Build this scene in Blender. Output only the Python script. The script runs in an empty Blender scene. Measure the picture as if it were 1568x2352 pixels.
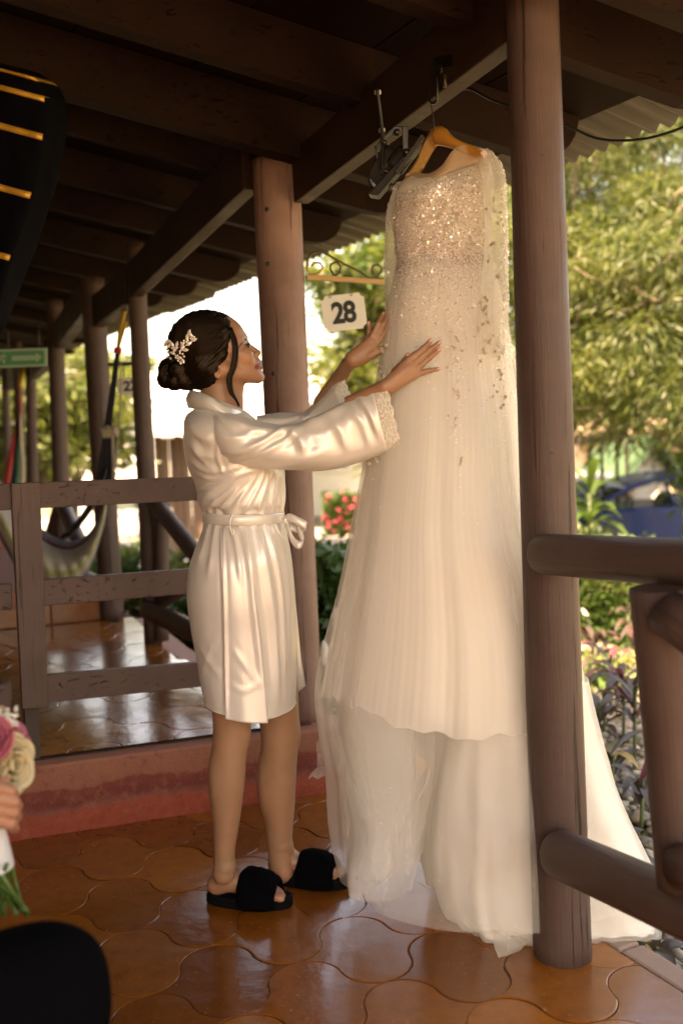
import bpy, math, random
import numpy as np
from mathutils import Vector, Matrix
random.seed(7); RNG = np.random.default_rng(11)
SC = bpy.context.scene; COL = SC.collection

# ------------------------------------------------------------------ camera
EYE_H = 1.266
FPX, CX, CY = 2200.0, 784.0, 1176.0          # lens and centre on a 1568 x 2352 survey grid of the view
PITCH = math.atan((CY-1000.0)/FPX); ROLL = math.atan(0.035)
f0 = np.array([0, math.cos(PITCH), -math.sin(PITCH)]); u0 = np.array([0, math.sin(PITCH), math.cos(PITCH)]); r0 = np.array([1.0, 0, 0])
CR = r0*math.cos(ROLL)-u0*math.sin(ROLL); CU = r0*math.sin(ROLL)+u0*math.cos(ROLL)
EYE = np.array([0, 0, EYE_H])
cam = bpy.data.cameras.new('camera'); camo = bpy.data.objects.new('camera', cam); COL.objects.link(camo)
cam.sensor_fit = 'VERTICAL'; cam.sensor_height = 36.0; cam.sensor_width = 24.0; cam.lens = 36.0*FPX/2352.0
cam.clip_start = 0.05; cam.clip_end = 900
M = Matrix.Identity(4)
for i in range(3):
    M[i][0] = CR[i]; M[i][1] = CU[i]; M[i][2] = -f0[i]; M[i][3] = EYE[i]
camo.matrix_world = M; SC.camera = camo
cam.dof.use_dof = True; cam.dof.focus_distance = 2.5; cam.dof.aperture_fstop = 2.0

# ------------------------------------------------------------------ world, sun, exposure
SUN_EL, SUN_AZ = 58.0, 215.0        # azimuth measured from +Y clockwise (to where the sun stands)
w = bpy.data.worlds.new('World'); SC.world = w; w.use_nodes = True
nt = w.node_tree; nt.nodes.clear()
sky = nt.nodes.new('ShaderNodeTexSky'); sky.sky_type = 'NISHITA'; sky.sun_disc = False
sky.sun_elevation = math.radians(SUN_EL); sky.sun_rotation = math.radians(SUN_AZ); sky.dust_density = 3.0; sky.air_density = 1.2; sky.ozone_density = 0.6
bg = nt.nodes.new('ShaderNodeBackground'); bg.inputs['Strength'].default_value = 0.15
ow = nt.nodes.new('ShaderNodeOutputWorld')
nt.links.new(sky.outputs[0], bg.inputs[0]); nt.links.new(bg.outputs[0], ow.inputs[0])
sl = bpy.data.lights.new('sun', 'SUN'); sl.energy = 4.5; sl.angle = math.radians(0.5); sl.color = (1.0, 0.93, 0.80)
so = bpy.data.objects.new('sun', sl); COL.objects.link(so)
el, az = math.radians(SUN_EL), math.radians(SUN_AZ)
sd = Vector((math.sin(az)*math.cos(el), math.cos(az)*math.cos(el), math.sin(el)))
so.rotation_euler = sd.to_track_quat('Z', 'Y').to_euler(); so.location = (0, 0, 30)
vs = SC.view_settings; vs.view_transform = 'Standard'; vs.look = 'None'; vs.gamma = 1.0; vs.exposure = 2.82; vs.use_curve_mapping = False
vs.use_white_balance = True; vs.white_balance_temperature = 10500; vs.white_balance_tint = 22
SC.cycles.max_bounces = 8; SC.cycles.transparent_max_bounces = 24; SC.cycles.diffuse_bounces = 5; SC.cycles.use_denoising = True
SC.cycles.sample_clamp_indirect = 6.0

# ------------------------------------------------------------------ survey helpers (view ray -> real point at its own distance)
def ray(x, y): return f0*FPX+CR*(x-CX)-CU*(y-CY)
def at(x, y, Y): d = ray(x, y); return EYE+d*(Y/d[1])
def on(x, y, z=0.0): d = ray(x, y); return EYE+d*((z-EYE_H)/d[2])
def onwall(x, y, p0, p1):
    p0 = np.array(p0, float); p1 = np.array(p1, float)
    n = np.array([-(p1-p0)[1], (p1-p0)[0], 0.0]); d = ray(x, y)
    return EYE+d*(((p0-EYE)@n)/(d@n))
def atv(x, y, Y):
    x = np.asarray(x, float); y = np.asarray(y, float); Y = np.asarray(Y, float)
    d = f0*FPX+CR*(x-CX)[..., None]-CU*(y-CY)[..., None]
    return EYE+d*(Y/d[..., 1])[..., None]
def projv(p):
    v = np.asarray(p)-EYE; dz = v@f0
    return CX+FPX*(v@CR)/dz, CY-FPX*(v@CU)/dz
def pxm(Y): return Y/FPX

# ------------------------------------------------------------------ object helpers
def tag(o, label=None, cat=None, group=None, kind=None):
    if label: o['label'] = label
    if cat: o['category'] = cat
    if group: o['group'] = group
    if kind: o['kind'] = kind
    return o
def thing(name, loc, label, cat, group=None, kind=None):
    o = bpy.data.objects.new(name, None); o.empty_display_size = 0.1; COL.objects.link(o)
    o.location = Vector([float(c) for c in loc]); return tag(o, label, cat, group, kind)
def wm(o):
    m = o.matrix_parent_inverse @ Matrix.LocRotScale(o.location, o.rotation_euler, o.scale) if o.parent else Matrix.LocRotScale(o.location, o.rotation_euler, o.scale)
    return wm(o.parent) @ m if o.parent else m
def link(o, parent=None):
    COL.objects.link(o)
    if parent is not None:
        o.parent = parent; o.matrix_parent_inverse = wm(parent).inverted()
    return o
def mesh(name, V, Fc, smooth=True):
    me = bpy.data.meshes.new(name)
    V = np.asarray(V, dtype=np.float64).reshape(-1, 3)
    if isinstance(Fc, np.ndarray):
        n, k = Fc.shape
        me.vertices.add(len(V)); me.vertices.foreach_set('co', V.ravel())
        me.loops.add(n*k); me.loops.foreach_set('vertex_index', Fc.ravel().astype(np.int32))
        me.polygons.add(n); me.polygons.foreach_set('loop_start', np.arange(0, n*k, k, dtype=np.int32))
        me.update(calc_edges=True)
    else:
        me.from_pydata(V.tolist(), [], [list(map(int, f)) for f in Fc]); me.update()
    me.polygons.foreach_set('use_smooth', [smooth]*len(me.polygons))
    return me
def obj(name, me, mat, parent=None, matrix=None, kind=None, label=None):
    o = bpy.data.objects.new(name, me)
    mats = mat if isinstance(mat, (list, tuple)) else [mat]
    if len(me.materials) == 0:
        for m_ in mats: me.materials.append(m_)
    link(o, parent)
    if matrix is not None:
        o.location, q, o.scale = matrix.decompose(); o.rotation_euler = q.to_euler()
    if kind: o['kind'] = kind
    if label: o['label'] = label
    return o
class MB:
    def __init__(s): s.V = []; s.F = []; s.n = 0; s.mi = []; s.sm = []
    def add(s, V, Fc, mi=0, smooth=False):
        V = np.asarray(V, float).reshape(-1, 3)
        for f in Fc: s.F.append([int(i)+s.n for i in f]); s.mi.append(mi); s.sm.append(smooth)
        s.V.append(V); s.n += len(V); return s
    def hexa(s, q0, q1, mi=0):
        V = list(q0)+list(q1)
        return s.add(V, [(0, 1, 2, 3), (7, 6, 5, 4), (0, 4, 5, 1), (1, 5, 6, 2), (2, 6, 7, 3), (3, 7, 4, 0)], mi)
    def box(s, c, sz, R=None, mi=0):
        h = np.array(sz)/2; P = np.array([(x, y, z) for z in (-1, 1) for x, y in ((-1, -1), (1, -1), (1, 1), (-1, 1))])*h
        if R is not None: P = P@np.array(R).T
        P = P+np.array(c); return s.hexa(P[:4], P[4:], mi)
    def beam(s, a, b, wd, ht, up=(0, 0, 1), mi=0):
        a = np.array(a, float); b = np.array(b, float); d = b-a; d /= np.linalg.norm(d)
        sd_ = np.cross(d, up); sd_ /= np.linalg.norm(sd_); u_ = np.cross(sd_, d)
        q = lambda c: [c-sd_*wd/2-u_*ht/2, c+sd_*wd/2-u_*ht/2, c+sd_*wd/2+u_*ht/2, c-sd_*wd/2+u_*ht/2]
        return s.hexa(q(a), q(b), mi)
    def tube(s, pts, rad, n=8, mi=0, smooth=True, caps=True):
        V, Fc = tube_geo(pts, rad, n, caps); return s.add(V, Fc, mi, smooth)
    def mesh(s, name):
        me = bpy.data.meshes.new(name)
        me.from_pydata(np.concatenate(s.V).tolist(), [], s.F); me.update()
        me.polygons.foreach_set('material_index', s.mi); me.polygons.foreach_set('use_smooth', s.sm)
        import bmesh
        bm = bmesh.new(); bm.from_mesh(me); bmesh.ops.recalc_face_normals(bm, faces=bm.faces); bm.to_mesh(me); bm.free()
        return me
    def obj(s, name, mat, parent=None, bevel=0, kind=None, label=None, seg=2):
        o = obj(name, s.mesh(name), mat, parent, kind=kind, label=label)
        if bevel:
            b = o.modifiers.new('bevel', 'BEVEL'); b.width = bevel; b.segments = seg; b.limit_method = 'ANGLE'; b.angle_limit = math.radians(40)
        return o
def frames(P):
    P = np.asarray(P, float); T = np.gradient(P, axis=0); T /= np.linalg.norm(T, axis=1)[:, None]+1e-12
    a = np.array([0, 0, 1.0]) if abs(T[0][2]) < 0.9 else np.array([1.0, 0, 0])
    N = np.zeros_like(P); n = a-T[0]*(a@T[0]); n /= np.linalg.norm(n); N[0] = n
    for i in range(1, len(P)):
        n = N[i-1]-T[i]*(N[i-1]@T[i]); n /= np.linalg.norm(n)+1e-12; N[i] = n
    return T, N, np.cross(T, N)
def tube_geo(pts, rad, n=8, caps=True):
    P = np.asarray(pts, float); m = len(P); R = np.broadcast_to(np.asarray(rad, float), (m,))
    T, N, B = frames(P); th = np.arange(n)*2*math.pi/n
    V = (P[:, None]+R[:, None, None]*(np.cos(th)[None, :, None]*N[:, None]+np.sin(th)[None, :, None]*B[:, None])).reshape(-1, 3)
    Fc = [(i*n+j, i*n+(j+1) % n, (i+1)*n+(j+1) % n, (i+1)*n+j) for i in range(m-1) for j in range(n)]
    if caps: Fc += [tuple(range(n))[::-1], tuple((m-1)*n+j for j in range(n))]
    return V, Fc
def spline(pts, n=40):
    P = np.asarray(pts, float); m = len(P)
    if m < 3: return P[0]+(P[-1]-P[0])*np.linspace(0, 1, n)[:, None]
    Q = np.vstack([2*P[0]-P[1], P, 2*P[-1]-P[-2]]); t = np.linspace(0, m-1-1e-9, n); i = t.astype(int); f = (t-i)[:, None]
    a, b, c, d = Q[i], Q[i+1], Q[i+2], Q[i+3]
    return 0.5*((2*b)+(-a+c)*f+(2*a-5*b+4*c-d)*f**2+(-a+3*b-3*c+d)*f**3)
def gridfaces(m, n, wrap=False):
    i = np.arange(m-1)[:, None]; j = np.arange(n if wrap else n-1)[None, :]; k = (j+1) % n
    return np.stack([i*n+j, i*n+k, (i+1)*n+k, (i+1)*n+j], -1).reshape(-1, 4)
def solid(o, t, off=0):
    s_ = o.modifiers.new('thick', 'SOLIDIFY'); s_.thickness = t; s_.offset = off; return o
_T = RNG.random((64, 64, 64)).astype(np.float32)
def vnoise(P):
    P = np.asarray(P, float); i = np.floor(P).astype(int); f = P-i; f = f*f*(3-2*f); i &= 63; j = (i+1) & 63
    x0, y0, z0 = i[..., 0], i[..., 1], i[..., 2]; x1, y1, z1 = j[..., 0], j[..., 1], j[..., 2]; fx, fy, fz = f[..., 0], f[..., 1], f[..., 2]
    l = lambda a, b, t: a+(b-a)*t
    return l(l(l(_T[x0, y0, z0], _T[x1, y0, z0], fx), l(_T[x0, y1, z0], _T[x1, y1, z0], fx), fy),
             l(l(_T[x0, y0, z1], _T[x1, y0, z1], fx), l(_T[x0, y1, z1], _T[x1, y1, z1], fx), fy), fz)*2-1
def bez(*p): return list(p)

# ------------------------------------------------------------------ materials
class NT:
    def __init__(s, name):
        s.m = bpy.data.materials.new(name); s.m.use_nodes = True; s.t = s.m.node_tree; s.t.nodes.clear()
        s.out = s.t.nodes.new('ShaderNodeOutputMaterial')
    def n(s, kind, **kw):
        nd = s.t.nodes.new('ShaderNode'+kind)
        for k, v in kw.items():
            if k.startswith('i_'):
                key = k[2:].replace('_', ' ')
                tgt = nd.inputs[int(key)] if key.isdigit() else nd.inputs[key]
                if isinstance(v, bpy.types.NodeSocket): s.t.links.new(v, tgt)
                else: tgt.default_value = v
            else: setattr(nd, k, v)
        return nd
    def l(s, a, b): s.t.links.new(a, b)
    def coord(s, kind='Object', scale=(1, 1, 1)):
        if kind == 'World': c = s.n('NewGeometry').outputs['Position']
        else: c = s.n('TexCoord').outputs[kind]
        mp = s.n('Mapping'); s.l(c, mp.inputs[0]); mp.inputs['Scale'].default_value = scale; return mp.outputs[0]
    def noise(s, vec, sc, det=4, rough=.55, dist=0):
        nd = s.n('TexNoise', i_Scale=sc, i_Detail=det, i_Roughness=rough, i_Distortion=dist); s.l(vec, nd.inputs['Vector']); return nd.outputs['Fac']
    def ramp(s, fac, stops, interp='LINEAR'):
        r = s.n('ValToRGB'); r.color_ramp.interpolation = interp; e = r.color_ramp.elements
        while len(e) < len(stops): e.new(0.5)
        for el_, (p, c) in zip(e, stops):
            el_.position = p; el_.color = (*(c if isinstance(c, (tuple, list)) else (c, c, c)), 1)
        s.l(fac, r.inputs[0]); return r.outputs['Color']
    def mix(s, fac, a, b, mode='MIX'):
        nd = s.n('Mix', data_type='RGBA', blend_type=mode)
        for v, k in ((fac, 0), (a, 6), (b, 7)):
            if isinstance(v, bpy.types.NodeSocket): s.l(v, nd.inputs[k])
            else: nd.inputs[k].default_value = v if k == 0 else ((*v, 1) if len(v) == 3 else v)
        return nd.outputs[2]
    def math(s, op, a, b=0.5, c=None):
        nd = s.n('Math', operation=op)
        for v, k in ((a, 0), (b, 1)) + (((c, 2),) if c is not None else ()):
            if isinstance(v, bpy.types.NodeSocket): s.l(v, nd.inputs[k])
            else: nd.inputs[k].default_value = v
        return nd.outputs[0]
    def bump(s, h, st=.3, dist=.01, prev=None):
        b = s.n('Bump', i_Strength=st, i_Distance=dist); s.l(h, b.inputs['Height'])
        if prev is not None: s.l(prev, b.inputs['Normal'])
        return b.outputs[0]
    def bsdf(s, col, rough=.5, normal=None, **kw):
        b = s.n('BsdfPrincipled')
        for k, v in (('Base Color', col), ('Roughness', rough), ('Normal', normal)):
            if v is None: continue
            if isinstance(v, bpy.types.NodeSocket): s.l(v, b.inputs[k])
            else: b.inputs[k].default_value = (*v, 1) if k == 'Base Color' and len(v) == 3 else v
        for k, v in kw.items():
            k = k.replace('_', ' ')
            if isinstance(v, bpy.types.NodeSocket): s.l(v, b.inputs[k])
            else: b.inputs[k].default_value = v
        return b.outputs[0]
    def done(s, sh): s.l(sh, s.out.inputs[0]); return s.m
    def rnd(s): return s.n('ObjectInfo').outputs['Random']
MT = {}
def simple(name, col, rough=.5, bumps=0, bscale=200, **kw):
    k = NT(name); v = k.coord('Object'); f = k.noise(v, bscale/4, 4)
    c = k.mix(k.math('MULTIPLY', f, .5), tuple(c_*0.8 for c_ in col), tuple(min(1, c_*1.2) for c_ in col))
    nrm = k.bump(k.noise(v, bscale, 3), bumps, .002) if bumps else None
    MT[name] = k.done(k.bsdf(c, rough, nrm, **kw)); return MT[name]
def paint_mat(name, base, worn, axis=2, rough=.5, spec=.4, ck=.42):
    k = NT(name); sc = [22, 22, 22]; sc[axis] = .5; v = k.coord('Object', tuple(sc)); vo = k.coord('Object')
    g = k.noise(v, 3.2, 6, .65, .6); g2 = k.noise(v, 14, 3, .6); big = k.noise(vo, 5, 5, .6)
    c = k.mix(k.ramp(big, [(.35, 0), (.75, 1)]), base, worn)
    crack = k.ramp(g, [(.355, 0), (.385, 1)])
    c = k.mix(1.0, c, k.ramp(g2, [(.25, .82), (.7, 1.0)]), 'MULTIPLY')
    c = k.mix(1.0, c, k.ramp(crack, [(0, ck), (1, 1.0)]), 'MULTIPLY')
    spots = k.ramp(k.noise(vo, 38, 2), [(.72, 1.0), (.78, .45)]); c = k.mix(.8, c, spots, 'MULTIPLY')
    h = k.math('ADD', k.math('MULTIPLY', g2, .35), crack)
    MT[name] = k.done(k.bsdf(c, k.ramp(big, [(.3, rough-.1), (.8, rough+.15)]), k.bump(h, .9, .005), Specular_IOR_Level=spec)); return MT[name]
paint_mat('painted_log', (.076, .044, .035), (.114, .072, .059), spec=.25)
paint_mat('painted_log_pink', (.190, .103, .078), (.290, .172, .137), spec=.25)
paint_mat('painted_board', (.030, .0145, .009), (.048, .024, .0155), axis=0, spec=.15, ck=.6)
paint_mat('painted_beam', (.016, .0076, .0048), (.026, .013, .008), axis=0, rough=.7, spec=.08, ck=.6)  # same brown paint as the logs, gloom under the roof put into the colour
def tile_mat():
    k = NT('terracotta_tile'); v = k.coord('World'); r = k.rnd()
    n1 = k.noise(v, 3.0, 5, .6); n2 = k.noise(v, 22, 4, .6); n3 = k.noise(v, 90, 3)
    c = k.mix(n1, (.200, .048, .0045), (.330, .098, .012)); c = k.mix(k.math('MULTIPLY', r, .75), c, (.115, .029, .004))
    rr = k.math('FRACT', k.math('MULTIPLY', r, 7.31)); c = k.mix(k.math('MULTIPLY', rr, .4), c, (.36, .125, .024))
    c = k.mix(k.ramp(n2, [(.45, 0), (.75, .35)]), c, (.06, .016, .005))
    c = k.mix(k.ramp(n3, [(.66, 0), (.72, .5)]), c, (.42, .26, .15))
    ro = k.ramp(k.noise(v, 9, 5, .7), [(.3, .13), (.75, .30)])
    h = k.math('ADD', k.math('MULTIPLY', k.noise(v, 11, 3), 1.0), k.math('MULTIPLY', n3, .10))
    return k.done(k.bsdf(c, ro, k.bump(h, .22, .010), Coat_Weight=.25, Coat_Roughness=.10, Specular_IOR_Level=.5))
MT['tile'] = tile_mat()
def mortar():
    k = NT('mortar'); v = k.coord('World'); n = k.noise(v, 60, 5)
    return k.done(k.bsdf(k.mix(n, (.045, .018, .009), (.11, .055, .032)), .9, k.bump(n, .5, .004)))
MT['mortar'] = mortar()
def plaster():
    k = NT('red_plaster'); v = k.coord('World'); n = k.noise(v, 5, 6, .65, .4); n2 = k.noise(v, 130, 4, .7); n3 = k.noise(v, 30, 5, .7)
    sx = k.n('SeparateXYZ'); k.l(k.n('NewGeometry').outputs['Position'], sx.inputs[0])
    zz = k.math('ADD', sx.outputs[2], k.math('MULTIPLY', k.math('SUBTRACT', n, .5), .10))
    zn = k.math('MULTIPLY', zz, 4.0)
    c = k.ramp(zn, [(.05, (.28, .036, .012)), (.27, (.30, .045, .018)), (.30, (.22, .060, .036)), (.40, (.15, .019, .010)), (.58, (.19, .027, .015)), (.62, (.27, .085, .045)), (.95, (.30, .105, .060))])
    c = k.mix(k.ramp(n3, [(.5, 0), (.72, .55)]), c, (.30, .115, .062)); c = k.mix(k.ramp(n3, [(.3, .5), (.45, 0)]), c, (.11, .018, .012))
    return k.done(k.bsdf(c, .65, k.bump(k.math('ADD', n2, n3), .6, .005)))
MT['plaster'] = plaster()
simple('kerb_stone', (.30, .20, .15), .85, .6, 120)
simple('ceiling_board', (.012, .0055, .003), .8, .3, 60, Specular_IOR_Level=.08)  # base colour darkened to carry the gloom of the ceiling
simple('roof_sheet', (.032, .022, .016), .6, .3, 80)
simple('iron', (.10, .075, .05), .5, .3, 100, Metallic=.6)
simple('gold_iron', (.42, .25, .10), .45, .3, 100, Metallic=.3)
simple('steel', (.07, .065, .058), .35, .2, 200, Metallic=.9)
simple('lamp_grey', (.022, .019, .016), .55, .2, 100, Specular_IOR_Level=.2)
simple('black_plastic', (.012, .012, .012), .4)
simple('white_plastic', (.75, .73, .68), .5)
simple('black_cloth', (.0022, .0022, .003), .9, .4, 300, Specular_IOR_Level=.02)
simple('gold_ribbon', (.50, .26, .04), .4, .3, 200, Metallic=.35)
simple('black_fur', (.0015, .0015, .002), .95, Specular_IOR_Level=.05)
simple('sole', (.003, .003, .004), .9, .5, 400, Specular_IOR_Level=.1)
simple('stem', (.07, .10, .03), .6, .2, 80)
simple('trunk', (.16, .11, .075), .9, .7, 40)
simple('sign_black', (.012, .014, .013), .5)
simple('sign_green', (.03, .22, .10), .45)
simple('rose_cream', (.52, .42, .25), .55, .1, 60, Subsurface_Weight=.15)
simple('rose_pink', (.48, .12, .18), .55, .1, 60, Subsurface_Weight=.15)
simple('petal_pink', (.75, .10, .18), .6)
simple('petal_white', (.85, .82, .74), .6)
simple('ribbon_white', (.55, .54, .54), .35, .1, 60)
simple('lily_white', (.82, .82, .72), .4)
simple('car_paint', (.001, .020, .105), .35, 0, 10, Coat_Weight=.12, Coat_Roughness=.05, Metallic=.2, Specular_IOR_Level=.3)
simple('tyre', (.015, .015, .015), .8)
simple('car_white', (.72, .72, .72), .3, Coat_Weight=.8)
simple('seat_dark', (.02, .02, .022), .7)
simple('red_light', (.5, .03, .02), .3)
simple('wall_white', (.80, .76, .68), .8, .3, 30)
simple('wall_tan', (.52, .38, .25), .8, .3, 30)
simple('roof_brown', (.11, .065, .045), .8, .4, 30)
simple('roof_green', (.06, .13, .065), .7, .3, 30)
simple('dark_wood', (.07, .045, .03), .8, .4, 40)
simple('asphalt', (.20, .18, .155), .9, .4, 60)
simple('rope_yellow', (.45, .26, .02), .7)
simple('rope_red', (.55, .03, .02), .7)
simple('rope_black', (.012, .012, .016), .8)
simple('rope_cream', (.50, .42, .30), .8)
def glassm(name, tint=(.5, .55, .55), alpha=.5):
    k = NT(name); g = k.n('BsdfGlossy', i_Roughness=.03); t = k.n('BsdfTransparent', i_Color=(*tint, 1)); fr = k.n('Fresnel', i_IOR=1.5)
    mx = k.n('MixShader'); k.l(k.math('ADD', k.math('MULTIPLY', fr.outputs[0], .35), .03), mx.inputs[0]); k.l(t.outputs[0], mx.inputs[1]); k.l(g.outputs[0], mx.inputs[2])
    MT[name] = k.done(mx.outputs[0]); return MT[name]
glassm('window_glass'); glassm('car_glass', (.45, .5, .5))
def leaf(name, c0, c1, trans=.45, rough=.5, sc=1.6):
    k = NT(name); v = k.coord('World'); n = k.noise(v, sc, 4); n2 = k.noise(v, 37, 2)
    c = k.mix(k.ramp(k.math('ADD', k.math('MULTIPLY', n, .6), k.math('MULTIPLY', n2, .4)), [(.35, 0), (.65, 1)]), c0, c1)
    b = k.bsdf(c, rough); t = k.n('BsdfTranslucent'); k.l(k.mix(.5, c, (c1[0]*1.2, c1[1]*1.3, c1[2]*.8)), t.inputs[0])
    mx = k.n('MixShader', i_0=trans); k.l(b, mx.inputs[1]); k.l(t.outputs[0], mx.inputs[2]); MT[name] = k.done(mx.outputs[0]); return MT[name]
leaf('leaf_tree', (.016, .034, .008), (.075, .100, .024), .45, sc=.8)
leaf('leaf_yellow', (.048, .078, .014), (.130, .145, .034), .5, sc=.8)
leaf('leaf_brown', (.10, .05, .025), (.17, .10, .045), .4)
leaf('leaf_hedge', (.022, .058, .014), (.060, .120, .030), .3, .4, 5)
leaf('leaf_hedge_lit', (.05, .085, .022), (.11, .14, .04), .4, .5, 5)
leaf('leaf_fresh', (.022, .060, .010), (.055, .095, .020), .4)
leaf('leaf_palm', (.05, .11, .025), (.12, .19, .04), .4)
leaf('leaf_cordyline', (.040, .024, .022), (.10, .075, .050), .3, .35, 9)
leaf('leaf_cordyline_edge', (.13, .025, .04), (.20, .06, .06), .3, .4)
leaf('leaf_dry', (.35, .22, .07), (.50, .36, .14), .4)
# ================================================================== SETTING: ground, floors, steps
def azv(deg): a = math.radians(deg); return np.array([math.sin(a), math.cos(a), 0.0])     # azimuth from +Y, clockwise
UD = azv(-28.0)                                  # along the porch, away from the viewer
S0 = np.array([-1.096, 3.063, 0.0]); SD = np.array([0.945, 0.327, 0.0])                    # foot line of the step
CORN = on(806, 1652, .245); CORN[2] = 0; YA = np.array([-SD[1], SD[0], 0])
EDGE0 = on(1367, 2150); ED = azv(-27.5)
def polymesh(name, pts, z0, z1, mat, kind='structure', parent=None):
    n = len(pts); V = [(p[0], p[1], z0) for p in pts]+[(p[0], p[1], z1) for p in pts]
    Fc = [tuple(range(n, 2*n)), tuple(range(n))[::-1]]+[(i, (i+1) % n, n+(i+1) % n, n+i) for i in range(n)]
    mb = MB(); mb.add(V, Fc); return mb.obj(name, mat, parent, kind=kind)
def garden_z(x, y):
    d = np.hypot(x-.7, y-2.0); t = np.clip((d-1.2)/9.5, 0, 1); t = t*t*(3-2*t)
    return -.20-.80*t
# garden ground: one sheet out to the horizon
gx = np.concatenate([[-600, -250, -120, -60], np.linspace(-30, 30, 91), [60, 120, 250, 600]]); gy = np.concatenate([[-400, -100, -40], np.linspace(-12, 40, 79), [60, 120, 250, 600]])
X, Y = np.meshgrid(gx, gy, indexing='ij'); Z = garden_z(X, Y)+.03*vnoise(np.stack([X, Y, X*0], -1)*1.7)
def ground_mat():
    k = NT('garden_soil'); v = k.coord('World'); n = k.noise(v, .35, 4); n2 = k.noise(v, 30, 5, .7)
    c = k.mix(k.ramp(n, [(.4, 0), (.6, 1)]), (.13, .10, .06), (.085, .115, .035)); c = k.mix(k.math('MULTIPLY', n2, .7), c, (.24, .20, .12))
    return k.done(k.bsdf(c, .95, k.bump(n2, .6, .02)))
MT['soil'] = ground_mat()
obj('garden_ground', mesh('garden_ground', np.stack([X, Y, Z], -1), gridfaces(len(gx), len(gy))), MT['soil'], kind='structure')
def lawn_mat():
    k = NT('lawn'); v = k.coord('World'); n = k.noise(v, 1.2, 5); n2 = k.noise(v, 120, 3)
    c = k.mix(n, (.12, .15, .035), (.26, .25, .08)); return k.done(k.bsdf(c, .9, k.bump(n2, .8, .02)))
MT['lawn'] = lawn_mat()
simple('pale_paving', (.46, .40, .31), .85, .3, 30)
def sheet(name, pts, mat, dz=.02, n=14):
    a, b, c, d = [np.array(p, float) for p in pts]; s = np.linspace(0, 1, n)
    P = np.array([[(a*(1-i)+b*i)*(1-j)+(d*(1-i)+c*i)*j for j in s] for i in s]); P = np.concatenate([P[..., :2], (garden_z(P[..., 0], P[..., 1])+.03*vnoise(np.stack([P[..., 0], P[..., 1], P[..., 0]*0], -1)*1.7)+dz)[..., None]], -1)
    return obj(name, mesh(name, P, gridfaces(n, n)), mat, kind='structure')
sheet('lawn', [(-9, 5.5), (1.0, 5.5), (1.9, 12.5), (-12, 12.5)], MT['lawn'], .04, 40)
sheet('driveway', [(-30, 13), (30, 12.6), (30, 22), (-30, 24)], MT['asphalt'], .05, 50)
sheet('garden_path', [(-2.2, 8.2), (2.2, 7.6), (2.4, 8.9), (-2.4, 9.6)], MT['kerb_stone'], .06, 20)

sheet('bounce_yard', [(1.35, -9), (9, -9), (9, 1.2), (1.35, 1.2)], MT['pale_paving'], .05, 16)  # unseen pale sheet, added to bounce light under the roof onto the dress
sheet('paved_approach', [(-5, -12), (1.3, -12), (1.3, -5.2), (-5, -5.2)], MT['pale_paving'], .07, 10)
# porch floor (level 0) and the two higher levels
fl = [EDGE0+ED*-5.5, EDGE0, on(1362, 2160)+ED*.05, EDGE0+ED*1.36, CORN+ED*.35, CORN-SD*.05+np.array([0, .15, 0]), S0-SD*3.0+np.array([0, .1, 0]), S0-SD*3.0-azv(-20)*7]
fl = [EDGE0-ED*5.5, EDGE0+ED*1.37, S0-SD*3.2+np.array([.0, .10, 0]), S0-SD*3.2-azv(-20)*8]
floor = polymesh('porch_floor', fl, -.16, -.0038, MT['mortar'])
# stone kerb along the floor's outer edge
kerb = MB()
for i in range(12):
    a = EDGE0+ED*(-3.2+i*.39); b = EDGE0+ED*(-3.2+i*.39+.384); nrm = np.array([math.cos(math.radians(27.5)), math.sin(math.radians(27.5)), 0])
    kb = MB(); kb.beam(a+nrm*.035+np.array([0, 0, -.075]), b+nrm*.035+np.array([0, 0, -.075]), .07, .155); kb.obj('kerb_stone', MT['kerb_stone'], floor, bevel=.008)

# lantern-shaped clay tiles: one outline, laid on a staggered lattice
TW, TH = .355, .315
def tile_outline():
    # one S-shaped side from the left tip to the top, antisymmetric about its middle; mirrored four ways
    a, b = TW/2, TH/2; A, B = np.array([-a, 0.]), np.array([0., b]); d = B-A; L = np.linalg.norm(d); d /= L; n = np.array([-d[1], d[0]])
    th = np.linspace(0, math.pi/2, 9); hi_ = np.stack([-a/2*np.cos(th), b/2+b/2*np.sin(th)], 1); lo_ = 2*np.array([-a/2, b/2])-hi_[::-1]; q = np.vstack([lo_, hi_[1:]]); q = q*.94+.06*(A+(B-A)*np.linspace(0, 1, 17)[:, None])
    Rr = np.array([[-x, y] for x, y in q[::-1]])[1:]; up = np.vstack([q, Rr]); dn = np.array([[-x, -y] for x, y in up])[1:-1]; P = np.vstack([up, dn])
    nx = np.roll(P, -1, 0)-np.roll(P, 1, 0); nn = np.stack([-nx[:, 1], nx[:, 0]], 1); nn /= np.linalg.norm(nn, axis=1)[:, None]+1e-9
    area = np.sum(P[:, 0]*np.roll(P[:, 1], -1)-P[:, 1]*np.roll(P[:, 0], -1))
    return P, nn*(1 if area > 0 else -1)
TP, TN = tile_outline()
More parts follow.
